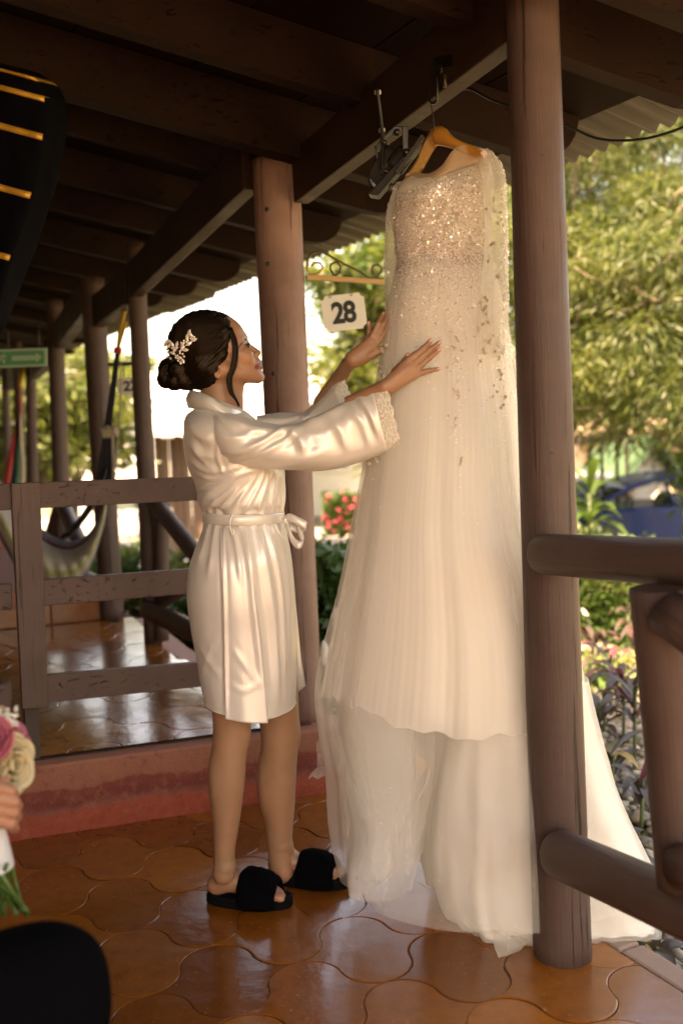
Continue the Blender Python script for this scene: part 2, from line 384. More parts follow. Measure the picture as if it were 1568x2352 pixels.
# enforce 4-way fit: the right side is the mirror of the left, so joints match row to row
def tile_mesh():
    n = len(TP); V = []
    for off, z in ((.0007, -.008), (.0007, -.0014), (.0028, 0.0)):
        V += [(p[0]+m[0]*off, p[1]+m[1]*off, z) for p, m in zip(TP, TN)]
    V.append((0, 0, .0004))
    Fc = [(l*n+i, l*n+(i+1) % n, (l+1)*n+(i+1) % n, (l+1)*n+i) for l in range(2) for i in range(n)]
    Fc += [(2*n+i, 2*n+(i+1) % n, 3*n) for i in range(n)]
    mb = MB(); mb.add(V, Fc); return mb.mesh('tile')
tmesh = tile_mesh(); tmesh.materials.append(MT['tile'])
def inside(p, poly):
    c = False; n = len(poly)
    for i in range(n):
        a, b = poly[i], poly[i-1]
        if (a[1] > p[1]) != (b[1] > p[1]) and p[0] < (b[0]-a[0])*(p[1]-a[1])/(b[1]-a[1])+a[0]: c = not c
    return c
def lay_tiles(parent, org, xa, ya, z, poly, near, cap, view=None):
    c = []
    for i in range(-40, 41):
        for j in range(-60, 61):
            p = org+xa*TW*(i+.5*(j & 1))+ya*TH/2*j
            if inside(p, poly): c.append((np.linalg.norm(p[:2]-np.array(near)), p))
    c = []; ang = math.atan2(xa[1], xa[0]); cut = []; Q2 = np.array([p[:2] for p in poly]); ar = np.sum(Q2[:, 0]*np.roll(Q2[:, 1], -1)-Q2[:, 1]*np.roll(Q2[:, 0], -1))
    Rt = np.array([[math.cos(ang), -math.sin(ang)], [math.sin(ang), math.cos(ang)]]); OW = TP@Rt.T
    for i in range(-40, 41):
        for j in range(-60, 61):
            p = org+xa*TW*(i+.5*(j & 1))+ya*TH/2*j
            if abs(p[0]-near[0]) > 5 or abs(p[1]-near[1]) > 5: continue
            ins = [inside(p[:2]+o_, poly) for o_ in OW[::3]]; d_ = np.linalg.norm(p[:2]-np.array(near))
            if all(ins): c.append((d_, p))
            elif any(ins) and d_ < 3.2: cut.append((d_, p))
    import bmesh
    for d_, p in sorted(cut, key=lambda t: t[0])[:150]:
        bm = bmesh.new(); bm.from_mesh(tmesh); bmesh.ops.transform(bm, matrix=Matrix.Translation((p[0], p[1], z-.0004)) @ Matrix.Rotation(ang, 4, 'Z'), verts=bm.verts)
        for a_ in range(len(Q2)):
            A_, B_ = Q2[a_-1], Q2[a_]; e = B_-A_; L_ = np.linalg.norm(e); e = e/L_; tt = (p[:2]-A_)@e
            if tt < -.12 or tt > L_+.12: continue
            n_ = np.array([-e[1], e[0]])*(1 if ar > 0 else -1); dist = (p[:2]-A_)@n_
            if abs(dist) < .3: bmesh.ops.bisect_plane(bm, geom=bm.verts[:]+bm.edges[:]+bm.faces[:], plane_co=(A_[0]+n_[0]*.004, A_[1]+n_[1]*.004, 0), plane_no=(n_[0], n_[1], 0), clear_inner=True)
        if len(bm.faces) > 3:
            me = bpy.data.meshes.new('tile'); bm.to_mesh(me); obj('tile', me, MT['tile'], parent)
        bm.free()
    c.sort(key=lambda t: t[0])
    for d, p in c[:cap]:
        o = bpy.data.objects.new('tile', tmesh); link(o, parent)
        o.location = (p[0]+RNG.normal()*.0008, p[1]+RNG.normal()*.0008, z+RNG.normal()*.0007)
        o.rotation_euler = (RNG.normal()*.0045, RNG.normal()*.0045, ang+RNG.normal()*.006)
    rest = c[cap:]
    if rest:
        V0 = np.array([v.co[:] for v in tmesh.vertices]); F0 = [tuple(p.vertices) for p in tmesh.polygons]; mb = MB(); ca, sa = math.cos(ang), math.sin(ang); Rm = np.array([[ca, -sa, 0], [sa, ca, 0], [0, 0, 1]])
        for d, p in rest: mb.add(V0@Rm.T+np.array([p[0], p[1], z]), F0)
        mb.obj('outer_tiles', MT['tile'], parent, kind='stuff')
YA = np.array([-SD[1], SD[0], 0])
lay_tiles(floor, on(640, 2140), SD, YA, 0.0, [np.array(p) for p in fl], (0, 2.6), 250)

# upper terrace, one step up, and the one beyond it
DB = on(256, 1422, .245); DB[2] = 0
s1 = [S0-SD*3.2, CORN-SD*.035-YA*.03, CORN+YA*.02, on(445, 1490, .245), on(330, 1400, .245), DB+SD*.25, DB-SD*4.2]
s1 = [np.array([p[0], p[1], 0]) for p in s1]
slab = polymesh('upper_terrace', s1, -.2, .235, MT['plaster'])
sb = slab.modifiers.new('bevel', 'BEVEL'); sb.width = .02; sb.segments = 3; sb.limit_method = 'ANGLE'
inn = [S0-SD*3.2+YA*.06, CORN-SD*.14+YA*.03, s1[3]-SD*.12, s1[4]-SD*.10, DB+SD*.05-YA*.01, DB-SD*4.2-YA*.01]
polymesh('terrace_bed', inn, .2351, .2375, MT['mortar'], parent=slab)
lay_tiles(slab, on(400, 1600, .245), SD, YA, .247, inn, (-.7, 3.9), 240)
# clay strip at the foot of the step: separate glazed tiles
for i in range(13):
    a = S0-SD*2.2-YA*.004+SD*(i*.268); b = a+SD*.263
    if (b-S0)@SD > (CORN-S0)@SD-.02: break
    mb = MB(); mb.beam(a+np.array([0, 0, .036]), b+np.array([0, 0, .036]), .018, .070); mb.obj('skirting_tile', MT['tile'], slab, bevel=.004)
s2 = [DB-SD*4.0, DB-SD*.02+YA*.02, DB+YA*1.4-SD*.5, DB+UD*3.2, DB+UD*3.2-SD*5]
slab2 = polymesh('far_terrace', s2, -.2, .45, MT['plaster'])
s3 = [p+UD*2.6+np.array([0, 0, 0]) for p in s2]; polymesh('farthest_terrace', s3, -.2, .62, MT['plaster'])
for i in range(12):
    a = DB-SD*.04-YA*.006-SD*(i*.30); b = a-SD*.292
    mb = MB(); mb.beam(a+np.array([0, 0, .31]), b+np.array([0, 0, .31]), .02, .12); mb.obj('skirting_tile', MT['tile'], slab2, bevel=.004)

# ================================================================== COLUMNS (round logs)
def log_mesh(name, L, r0, r1, seg=28, rough=.012, seed=0, bend=.0, closed=True, rings=None, knots=()):
    m = rings or max(8, int(L/.05)); z = np.linspace(0, L, m); th = np.arange(seg)*2*math.pi/seg
    rr = np.linspace(r0, r1, m)[:, None]*(1+rough*vnoise(np.stack(np.broadcast_arrays(np.cos(th)[None]*1.3+seed*3.1, np.sin(th)[None]*1.3, z[:, None]*1.6), -1))+rough*.5*vnoise(np.stack(np.broadcast_arrays(np.cos(th)[None]*4+seed, np.sin(th)[None]*4, z[:, None]*5), -1)))
    for kz, kt, ks in knots: rr = rr+ks*np.exp(-((z[:, None]-kz)/.03)**2-((np.angle(np.exp(1j*(th[None]-kt))))/.25)**2)
    bx = bend*np.sin(z/L*math.pi)[:, None]; V = np.stack(np.broadcast_arrays(rr*np.cos(th)[None]+bx, rr*np.sin(th)[None], z[:, None]), -1)
    mb = MB(); mb.add(V.reshape(-1, 3), gridfaces(m, seg, True), 0, True)
    if closed:
        for base, zc, flip in ((0, 0, True), ((m-1)*seg, L, False)):
            c = mb.n; mb.add([(0, 0, zc)], []); k = c
            for j in range(seg):
                f = [base+j, base+(j+1) % seg, k]; mb.F.append(f[::-1] if flip else f); mb.mi.append(0); mb.sm.append(False)
    return mb.mesh(name)
def log(name, a, b, r0, r1, mat, parent=None, seed=0, **kw):
    a = np.array(a, float); b = np.array(b, float); d = b-a; L = np.linalg.norm(d)
    q = Vector(d).to_track_quat('Z', 'Y'); kind = kw.pop('kind', None)
    o = obj(name, log_mesh(name, L, r0, r1, seed=seed, **kw), mat, None if parent is None else parent, kind=kind)
    mw = Matrix.Translation(Vector(a)) @ q.to_matrix().to_4x4()
    o.location, qq, _ = mw.decompose(); o.rotation_euler = qq.to_euler(); return o
def column(label, base, top, r0, r1, mat, seed, group=None, name='porch_column', knots=()):
    o = log(name, base, top, r0, r1, mat, seed=seed, knots=knots); return tag(o, label, 'column', group)
cg = 'round log columns of the porch'
colA = column('thick brown log column with long cracks between the hanging dress and the log railing', on(1291, 2190)-np.array([0, 0, .01]), at(1216, -140, 2.211), .0690, .0570, MT['painted_log'], 1, cg)
cB = on(690, 1643, .245); tB = at(633, 372, cB[1])
colB = column('pinkish log column behind the woman carrying the number 28 sign', cB-np.array([0, 0, .02]), tB, .0800, .0835, MT['painted_log_pink'], 2, cg)
mb = MB()
for y_, x_ in ((481, 613), (606, 615.5), (858, 628)):
    p = at(x_, y_, cB[1]-.078); mb.tube([p+np.array([0, -.004, 0]), p+np.array([0, .02, 0])], .0075, 10)
mb.obj('drilled_hole', MT['black_plastic'], colB)
colC = column('slender dark log column nearest behind the woman, in front of the number plate ending in the dark', at(353, 1478, 4.825), at(311, 560, 4.825), .047, .045, MT['painted_log'], 3, cg)
colD = column('stout dark log column holding the rope of the grey hammock', at(258, 1422, 5.52), at(212, 640, 5.52), .068, .066, MT['painted_log'], 4, cg)
for k_, (xb, yb, xt, yt, w_, Yd, lb) in enumerate([(150, 1395, 126, 690, 37, 6.9, 'dark log column between the hammock and the green arrow sign'), (82, 1370, 70, 800, 24, 8.6, 'thin dark log column just right of the second hammock'),
        (55, 1340, 40, 780, 21, 9.6, 'thin dark log column beneath the green arrow sign with second hammock tied to it'), (27, 1330, 12, 830, 18, 11.4, 'farthest but one thin log column below the green arrow sign'), (-8, 1320, -22, 840, 18, 12.5, 'log column at the left edge at the far end of the porch')]):
    column(lb, at(xb, yb, Yd), at(xt, yt, Yd), w_/2*pxm(Yd), w_/2*pxm(Yd), MT['painted_log'], 5+k_, cg)

# ================================================================== ROOF: beams, rafters, boards, eave sheets
roof = thing('porch_roof', (0.3, 2.6, 2.2), 'dark brown sloping porch roof on painted beams and rafters with pale corrugated eave', 'roof')
EV0 = np.array([.836, 3.54, 2.2]); EU = azv(-29.5); EI = np.array([-math.cos(math.radians(29.5)), -math.sin(math.radians(29.5)), 0])
SLP = .20
def roofz(p): return 2.2+SLP*max(-1, ((np.array(p)-EV0)@EI))
def rp(u_, s_, dz=0): p = EV0+EU*u_+EI*s_; p[2] = 2.2+SLP*s_+dz; return p
# corrugated sheets at the eave: each sheet is a piece
nsh = 0
for k_ in range(-4, 26):
    U0, W = k_*.86, .90; nu = 45; uu = np.linspace(0, W, nu); ss = np.array([-.06+RNG.normal()*.012, .25, .55, .9])
    prof = .012*np.sin(uu/.074*2*math.pi)+.005*np.sign(np.sin(uu/.074*2*math.pi))
    V = np.array([[rp(U0+u_, s_, .055+prof[i]+.003*(k_ % 2)) for s_ in ss] for i, u_ in enumerate(uu)])
    o = obj('roof_sheet', mesh('roof_sheet', V, gridfaces(nu, 4)), MT['roof_sheet'], roof); solid(o, .006)
# boarded ceiling above the rafters
for k_ in range(14):
    s0_, s1_ = .20+k_*.36, .20+(k_+1)*.36-.006
    mb = MB(); q = lambda dz: [rp(-3.6, s0_, dz), rp(22, s0_, dz), rp(22, s1_, dz), rp(-3.6, s1_, dz)]
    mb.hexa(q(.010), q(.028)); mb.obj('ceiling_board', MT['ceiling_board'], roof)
cover = MB(); q = lambda dz: [rp(-3.6, .0, dz), rp(22, .0, dz), rp(22, 5.3, dz), rp(-3.6, 5.3, dz)]
cover.hexa(q(.092), q(.10)); cover.obj('roof_cover', MT['roof_brown'], roof)
# fascia strip under the sheets
RD = azv(90-20.0); RDn = np.array([RD[0], RD[1], 0])         # rafters run towards the eave
def rafter(p_mid, back, fwd, ht=.14, wd=.06, tail=True, mat='painted_beam', name='rafter'):
    # p_mid: a point of the bottom edge; the rafter follows the roof slope
    sl_ = -SLP*float(-(RDn@EI))
    d = np.array([RD[0], RD[1], sl_]); d /= np.linalg.norm(d)
    a = np.array(p_mid)-d*back; b = np.array(p_mid)+d*fwd
    sd_ = np.cross(d, (0, 0, 1)); sd_ /= np.linalg.norm(sd_); up = np.cross(sd_, d)
    prof = [(0, ht), (0, 0), (back+fwd-.14, 0)]
    L = back+fwd
    if tail:                                                # rounded tail end
        for t in np.linspace(0, 1, 7): prof.append((L-.14+.14*math.sin(t*math.pi/2), (1-math.cos(t*math.pi/2))*ht*.8))
    else: prof.append((L, 0))
    prof.append((L, ht)); n = len(prof)
    V = [a+d*x+up*z-sd_*wd/2 for x, z in prof]+[a+d*x+up*z+sd_*wd/2 for x, z in prof]
    mb = MB(); mb.add(V, [tuple(range(n))[::-1], tuple(range(n, 2*n))]+[(i, (i+1) % n, n+(i+1) % n, n+i) for i in range(n)])
    return mb.obj(name, MT[mat], roof, bevel=.003)
def rafter_at(px_, py_, depth, ht=.16, wd=.06, back=3.2, tailpx=None, **kw):
    p = at(px_, py_, depth); top = roofz(p); ht = max(.06, min(.26, top-p[2]+.004))
    # stop short of the sheet edge
    s_ = (p-EV0)@EI; fwd = max(.1, (s_-.24)/abs(RDn@EI)) if kw.get('fwd') is None else kw['fwd']
    return rafter(p, back, fwd, ht, wd)
pA = on(1039, 55, 2.23); pA2 = on(819, 245, 2.23)
rafter_at(1039, 55, pA[1], back=3.4)
rafter_at(819, 242, pA2[1], back=3.4)
rafter_at(585, 345, 3.30, back=3.4, wd=.08)
rafter_at(1380, 166, 2.50, back=.36)
rafter_at(1240, -70, 2.02, back=3.2)
for x_, y_, Yd in ((510, 400, 3.75), (440, 492, 4.25), (400, 548, 4.75), (330, 612, 5.3), (280, 655, 5.9), (250, 690, 6.5), (215, 720, 7.2), (200, 760, 8.0), (180, 790, 8.9), (150, 815, 9.9)):
    rafter_at(x_, y_, Yd, back=3.2, wd=.055)
# long beams carried by the columns: AB, BC, CD and on
def beam_px(a, b, wd, ht, Ya, Yb, name='beam', mat='painted_board'):
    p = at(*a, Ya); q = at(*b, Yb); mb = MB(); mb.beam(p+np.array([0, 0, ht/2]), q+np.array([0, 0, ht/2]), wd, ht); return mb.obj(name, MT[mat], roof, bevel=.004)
bi0, bi1 = on(1161, 95, 2.07), on(677, 464, 2.07); bo0, bo1 = on(1161, 142, 2.07), on(701, 476, 2.07)
bd = (bi1-bi0)/np.linalg.norm(bi1-bi0); bw = .055; bn = np.array([bd[1], -bd[0], 0])
a = at(1200, 66.5, 2.165)+bn*bw/2; b = bi1+bn*bw/2+bd*.02; mb = MB(); mb.beam(a+np.array([0, 0, .085]), b+np.array([0, 0, .085]), bw, .17); beamAB = mb.obj('beam', MT['painted_board'], roof, bevel=.004)
beam_px((575, 437), (312, 684), .06, .17, 3.47, 4.80)
beam_px((300, 700), (228, 752), .07, .17, 4.85, 5.45)
beam_px((205, 720), (140, 800), .08, .18, 5.50, 6.85)
beam_px((118, 838), (80, 870), .08, .18, 6.95, 8.5)
beam_px((62, 845), (14, 905), .08, .18, 8.6, 12.5)
# packing blocks where the second-level beams sit on the rafters
# electric cable looping along the eave
cp = [at(964, 268, 2.95), at(1060, 205, 2.7), at(1135, 232, 2.6), at(1290, 285, 2.5), at(1370, 318, 2.45), at(1450, 322, 2.35), at(1530, 306, 2.25), at(1640, 262, 2.15)]
cb = MB(); cb.tube(spline(cp, 60), .0034, 7); tag(cb.obj('cable', MT['black_plastic']), 'black electric cable sagging along the eave to the right of the thick column', 'cable')
for x_, y_, Yd in ((1136, 233, 2.59), (1372, 318, 2.44)):
    p = at(x_, y_, Yd); mb = MB(); mb.beam(p-np.array([.010, 0, .004]), p+np.array([.010, 0, .004]), .014, .010)
# ================================================================== BOARD FENCE between the terraces
W0 = on(60, 1748, .245)-YA*.03; W1 = np.array([cB[0], cB[1], 0])-YA*.0
fence = thing('board_fence', (W0[0], W0[1], .245), 'brown painted board fence of three rails behind the woman on the upper terrace', 'fence')
fn = np.array([-(W1-W0)[1], (W1-W0)[0], 0]); fn /= np.linalg.norm(fn)
if fn[1] > 0: fn = -fn                                    # towards the viewer
def plank_px(name, pts, t, off, mat='painted_board', parent=fence, label=None, bevel=.003):
    q = [onwall(x, y, W0, W1)+fn*off for x, y in pts]; mb = MB(); mb.hexa([p-fn*t for p in q], q); o = mb.obj(name, MT[mat], parent, bevel=bevel, label=label); return o
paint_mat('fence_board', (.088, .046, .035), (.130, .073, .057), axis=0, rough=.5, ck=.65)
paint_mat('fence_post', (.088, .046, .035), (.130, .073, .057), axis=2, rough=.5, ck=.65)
for yl, yr, bl, br in ((1107.5, 1088, 1168, 1140), (1333, 1292, 1393, 1348), (1553, 1507, 1617, 1560)):
    plank_px('rail', [(88, bl), (634, br), (634, yr), (88, yl)], .030, 0, 'fence_board')
for yl, bl in ((1113, 1173), (1344, 1404), (1575, 1640)):
    plank_px('rail', [(-330, bl+20), (30, bl-1), (30, yl-2), (-330, yl+12)], .030, -.012, 'fence_board')
plank_px('post', [(51, 1627), (111, 1623), (91, 1107), (25, 1111)], .035, .014, 'fence_post', label='front upright board of the fence')
q = [onwall(x, y, W0, W1)-fn*.03 for x, y in ((66, 1752), (97, 1748), (92, 1600), (60, 1600))]; mb = MB(); mb.hexa([p-fn*.05 for p in q], q); mb.obj('post', MT['dark_wood'], fence, label='dark stub post under the fence')

# ================================================================== LOG RAILING at the right, towards the viewer
railing = thing('log_railing', (0.75, 1.75, 0), 'heavy brown log railing running from the thick column out at the right', 'railing')
def log_px(name, pts, mat, parent, seed, dec=0):
    (x0, y0, w0, Y0), (x1, y1, w1, Y1) = pts
    return log(name, at(x0, y0, Y0), at(x1, y1, Y1), w0/2*pxm(Y0), w1/2*pxm(Y1), mat, parent, seed=seed, rough=.02)
def rlog(name, a, b, ra, rb, seed, parent=railing, mat='painted_log'):
    return log(name, a, b, ra, rb, MT[mat], parent, seed=seed, rough=.02)
# ends rounded by a bevel
ext = lambda p, q, k: p+(q-p)*k
ta, tb, la, lb_ = at(1243, 1272, 2.13), at(1680, 1300, 1.62), at(1283, 1960, 2.13), at(1640, 2120, 1.62)
r1_ = rlog('top_rail', ta, ext(ta, tb, 3.3), .0455, .0455, 21); r2_ = rlog('lower_rail', la, ext(la, lb_, 3.3), .0545, .052, 22)
ep = ext(ta, tb, 3.2); rlog('post', (ep[0]+.02, ep[1]-.03, -.02), (ep[0]+.02, ep[1]-.03, 1.06), .060, .056, 26)
for r_ in (r1_, r2_):
    b = r_.modifiers.new('bevel', 'BEVEL'); b.width = .012; b.segments = 3; b.limit_method = 'ANGLE'; b.angle_limit = math.radians(50)
rlog('post', at(1572, 2032, 1.70), at(1512, 1350, 1.70), .0500, .0530, 23)
p_ = at(1530, 1405, 1.64); rlog('brace', p_, (ep[0]-.02, ep[1]+.06, .42), .040, .040, 24)
p_ = at(1560, 1990, 1.62); rlog('brace', p_, (ep[0]-.03, ep[1]+.08, .80), .040, .040, 25)

# log railing beyond, between the pink column and the slender one
rail2 = thing('log_railing', (-.6, 4.4, .245), 'dark log railing with a slanting brace behind the woman at hip height', 'railing')
K = lambda *a: log(*a[:-1], MT['painted_log'], rail2, seed=a[-1], rough=.02)
log('post', at(372, 1470, 4.78), at(372, 1140, 4.78), .036, .036, MT['painted_log'], rail2, seed=31)
log('brace', at(352, 1150, 4.80), at(520, 1360, 4.05), .040, .042, MT['painted_log'], rail2, seed=32)
log('lower_rail', at(340, 1402, 4.75), at(560, 1500, 3.85), .047, .050, MT['painted_log'], rail2, seed=33)
log('brace', at(372, 1380, 4.75), at(470, 1320, 4.4), .040, .042, MT['painted_log'], rail2, seed=34)
log('top_rail', at(356, 1128, 4.80), at(640, 1105, 3.60), .034, .036, MT['painted_log'], rail2, seed=35)
rail3 = thing('log_railing', (-1.9, 6.4, .45), 'far log railing with crossing braces seen through the fence above the grey hammock', 'railing')
log('brace', at(145, 1160, 6.8), at(195, 1270, 6.0), .05, .05, MT['painted_log'], rail3, seed=36)
log('brace', at(108, 1260, 7.3), at(142, 1150, 6.9), .05, .05, MT['painted_log'], rail3, seed=37)
log('lower_rail', at(140, 1300, 6.8), at(240, 1350, 5.6), .05, .05, MT['painted_log'], rail3, seed=38)

# ================================================================== THINGS HANGING FROM THE ROOF
# iron bracket on the pink column, with the number plate
YB = cB[1]
def br(x, y): # points of the bracket's upright plane, going outwards from the column
    return onwall(x, y, (cB[0]+.08, cB[1], 0), (cB[0]+.08+RD[0], cB[1]+RD[1], 0))
bk = thing('sign_bracket', br(708, 640), 'scrolled wrought iron bracket holding the number 28 plate out from the pinkish column', 'bracket')
z3 = lambda x, y: (x*.2344+551, y*.2344+245)
mb = MB(); mb.beam(br(703, 636), br(883, 648), .014, .018); mb.obj('bar', MT['gold_iron'], bk, bevel=.002)
def scroll(cx, cy, r0, r1, a0, turns, n=40):
    return [(cx+(r0+(r1-r0)*t)*math.cos(a0+turns*2*math.pi*t), cy+(r0+(r1-r0)*t)*math.sin(a0+turns*2*math.pi*t)) for t in np.linspace(0, 1, n)]
def iron(pts2, mat='iron', r=.0042, nm='scroll'):
    m = MB(); m.tube([br(*p) for p in pts2], r, 7); m.obj(nm, MT[mat], bk)
iron([z3(*p) for p in [(668, 1560), (660, 1500), (700, 1440), (780, 1420), (860, 1450), (960, 1510), (1060, 1560), (1170, 1615), (1280, 1685), (1340, 1670), (1385, 1620), (1380, 1570), (1340, 1545), (1300, 1560), (1290, 1600), (1310, 1635)]], 'iron')
iron([z3(*p) for p in [(668, 1640), (720, 1650), (780, 1625), (810, 1575), (780, 1530), (730, 1530), (700, 1560)]], 'gold_iron')
iron([z3(*p) for p in [(660, 1500), (655, 1580), (680, 1640)]], 'gold_iron')
iron([z3(*p) for p in [(920, 1650), (885, 1590), (890, 1545), (940, 1520), (985, 1560), (980, 1630), (930, 1655)]], 'iron')
def number_plate(txt, corners, thick, label, chains=None, cut=.10, bk=None, digit_h=.62):
    a, b, c, d = [np.array(p) for p in corners]           # tl tr br bl
    ctr = (a+b+c+d)/4; ux = ((b-a)+(c-d))/2; uy = ((a-d)+(b-c))/2; W_, H_ = np.linalg.norm(ux), np.linalg.norm(uy); ux = ux/W_; uy = uy/H_; nn = np.cross(ux, uy)
    if nn[1] > 0: nn = -nn
    t = thing('number_plate', ctr-uy*H_/2, label, 'number sign', None)
    out = []; r = cut*min(W_, H_)*1.2
    for sx, sy, a0 in ((1, 1, 0), (-1, 1, 90), (-1, -1, 180), (1, -1, 270)):
        cx_, cy_ = sx*W_/2, sy*H_/2; arc = []
        for q_ in np.linspace(0, 1, 6):
            an = math.radians((270 if (sx, sy) == (1, 1) else 0 if (sx, sy) == (-1, 1) else 90 if (sx, sy) == (-1, -1) else 180)-90*q_)
            arc.append((cx_+r*math.cos(an), cy_+r*math.sin(an)))
        out += arc
    out = np.array(out); an = np.arctan2(out[:, 1], out[:, 0]); out = out[np.argsort(an)]
    n = len(out); V = [ctr+ux*x+uy*y+nn*thick for x, y in out]+[ctr+ux*x+uy*y for x, y in out]
    m = MB(); m.add(V, [tuple(range(n)), tuple(range(n, 2*n))[::-1]]+[(i, (i+1) % n, n+(i+1) % n, n+i) for i in range(n)]); m.obj('plate', MT['sign_plate'], t)
    rib = MB()
    for i in range(26):
        yy = (-.46+.92*i/25)*H_; ww = W_*.5-(r if abs(yy) > H_/2-r else .003); rib.beam(ctr+ux*-ww+uy*yy+nn*(thick+.0004), ctr+ux*ww+uy*yy+nn*(thick+.0004), .0016, .0012, up=nn)
    rib.obj('ribbing', MT['sign_plate'], t, kind='stuff')
    cu = bpy.data.curves.new('number', 'FONT'); cu.body = txt; cu.align_x = 'CENTER'; cu.align_y = 'CENTER'; cu.size = 1; cu.extrude = .004; cu.offset = .035; cu.space_character = .92
    to = bpy.data.objects.new('tmp_text', cu); COL.objects.link(to); dg = bpy.context.evaluated_depsgraph_get(); me = bpy.data.meshes.new_from_object(to.evaluated_get(dg)); bpy.data.objects.remove(to)
    me.name = 'number'; P = np.array([v.co[:] for v in me.vertices]); mn, mx = P.min(0), P.max(0); P = (P-(mn+mx)/2)/(mx-mn)
    P = ctr+ux*(P[:, :1]*W_*.56)+uy*(P[:, 1:2]*H_*digit_h)+nn*(thick+.0015+P[:, 2:]*.001); me.vertices.foreach_set('co', P.ravel()); me.update()
    obj('lettering', me, MT['digit_ink'], t)
    return t, ux, uy, nn
simple('sign_plate', (.80, .78, .72), .5, .15, 40)
simple('digit_ink', (.008, .014, .013), .6)
YS = br(800, 645)[1]
tl, tr, brr, bl = at(736, 681, YS), at(833, 672, YS), at(845, 752, YS), at(744, 765, YS)
plate, ux, uy, nn = number_plate('28', (tl, tr, brr, bl), .004, 'white notched plate with the black number 28 hanging from the iron bracket')
mb = MB()
for xx, x2 in ((759, 757.5), (807, 806)):
    top = br(xx, 648 if xx > 780 else 645)
    bot = at(x2, 684 if xx < 780 else 679, YS-.006)
    for i in range(4):
        c0 = top+(bot-top)*(i+.05)/4; c1 = top+(bot-top)*(i+1.05)/4; md = (c0+c1)/2; h_ = np.linalg.norm(c1-c0)/2
        ax = np.array([1., 0, 0]) if i % 2 else np.array([0, 1., 0]); an = np.linspace(0, 2*math.pi, 13)
        mb.tube([md+ax*math.cos(t)*.0045+np.array([0, 0, 1])*math.sin(t)*h_ for t in an], .0012, 5)
    mb.obj('chain', MT['iron'], plate); mb = MB()
p2 = number_plate('27', (at(270, 868, 5.05), at(330, 866, 5.05), at(331, 906, 5.05), at(271, 907, 5.05)), .004, 'white number plate reading 27 half hidden behind the slender dark column')[0]
mb = MB(); mb.tube([at(285, 868, 5.05), at(285, 835, 5.05)], .004, 6); mb.tube([at(316, 868, 5.05), at(316, 835, 5.05)], .004, 6); mb.tube([at(250, 837, 5.05), at(345, 834, 5.05)], .010, 8); mb.obj('hanger_rod', MT['iron'], p2)

# green emergency sign
YE = 4.6
es = thing('exit_sign', at(50, 842, YE), 'green and white emergency route sign with a running man and an arrow at far left', 'sign')
def q4(x0, y0, x1, y1, Y_, dy=0, sk=-.035): # upright flat rectangle given on the survey grid
    return [at(x0, y1+sk*(x0-50), Y_-dy), at(x1, y1+sk*(x1-50), Y_-dy), at(x1, y0+sk*(x1-50), Y_-dy), at(x0, y0+sk*(x0-50), Y_-dy)]
def flatbox(name, qd, t, mat, parent, n=np.array([0, -1.0, 0])):
    m = MB(); m.hexa([p-n*t for p in qd], qd); return m.obj(name, MT[mat], parent)
simple('pale_green', (.30, .42, .28), .6); simple('sign_green_face', (.05, .24, .12), .5)
flatbox('board', q4(-70, 801, 108, 843, YE), .01, 'pale_green', es)
flatbox('face', q4(-64, 806, 102, 838, YE, .003), .002, 'sign_green_face', es)
ar = [(28, 817), (84, 817), (84, 811), (97, 822), (84, 834), (84, 828), (28, 828)]
V = [at(x, y-.035*(x-50), YE-.006) for x, y in ar]; m = MB(); m.add(V+[v+np.array([0, .002, 0]) for v in V], [tuple(range(7)), tuple(range(7, 14))[::-1]]); m.obj('arrow', MT['pale_green'], es)
m = MB()
for pts_, r_ in (([(8, 811), (8.1, 812)], .008), ([(7, 815), (4, 824)], .007), ([(4, 824), (10, 829), (8, 835)], .005), ([(4, 824), (-2, 829), (-7, 833)], .005), ([(7, 816), (13, 820)], .004), ([(6, 816), (0, 818), (-3, 823)], .004)):
    m.tube([at(x, y, YE-.006) for x, y in pts_], r_, 6)
m.obj('running_figure', MT['pale_green'], es)
mb = MB(); mb.tube([at(20, 803, YE), at(20, 760, YE)], .003, 6); mb.obj('hanger_rod', MT['iron'], es); mb = MB(); mb.tube([at(90, 800, YE), at(90, 750, YE)], .003, 6); mb.obj('hanger_rod', MT['iron'], es)

# black cloth with gold ribbons, hanging at the upper left
YK = 2.2
bn_ = thing('hanging_cloth', at(60, 760, YK), 'black cloth with gold ribbon stripes hanging curved at the top left', 'cloth')
rows = [(170, -260, 40, 92), (200, -260, 88, 135), (238, -260, 101, 152), (290, -260, 99, 156), (330, -260, 97, 148), (400, -260, 84, 136), (455, -260, 72, 120), (520, -260, 52, 98), (580, -260, 30, 78), (650, -260, 8, 50), (735, -262, -12, 18), (800, -262, -50, -12)]
nu = 41; V = []
rr_ = spline([(a, b, c, d) for a, b, c, d in rows][0:1]+rows[1:], 70) if False else np.array([[np.interp(t, range(len(rows)), [r[k] for r in rows]) for k in range(4)] for t in np.linspace(0, len(rows)-1, 70)])
for (y_, l_, f_, r_) in rr_:
    row = []
    for u_ in np.linspace(0, 1, nu):
        if u_ < .72: x_ = l_+(f_-l_)*u_/.72; Yd = YK-.10*u_/.72
        else: t = (u_-.72)/.28; x_ = f_+(r_-f_)*t; Yd = YK-.10+.16*t
        sag = .18*(x_-r_)*(-1)
        row.append(at(x_, y_-(r_-x_)*.27 if y_ < 1e9 else y_, Yd+.008*vnoise(np.array([x_*.06, y_*.012, 2.]))))
    V.append(row)
V = np.array(V); o = obj('cloth', mesh('cloth', V, gridfaces(70, nu)), MT['black_cloth'], bn_); solid(o, .004)
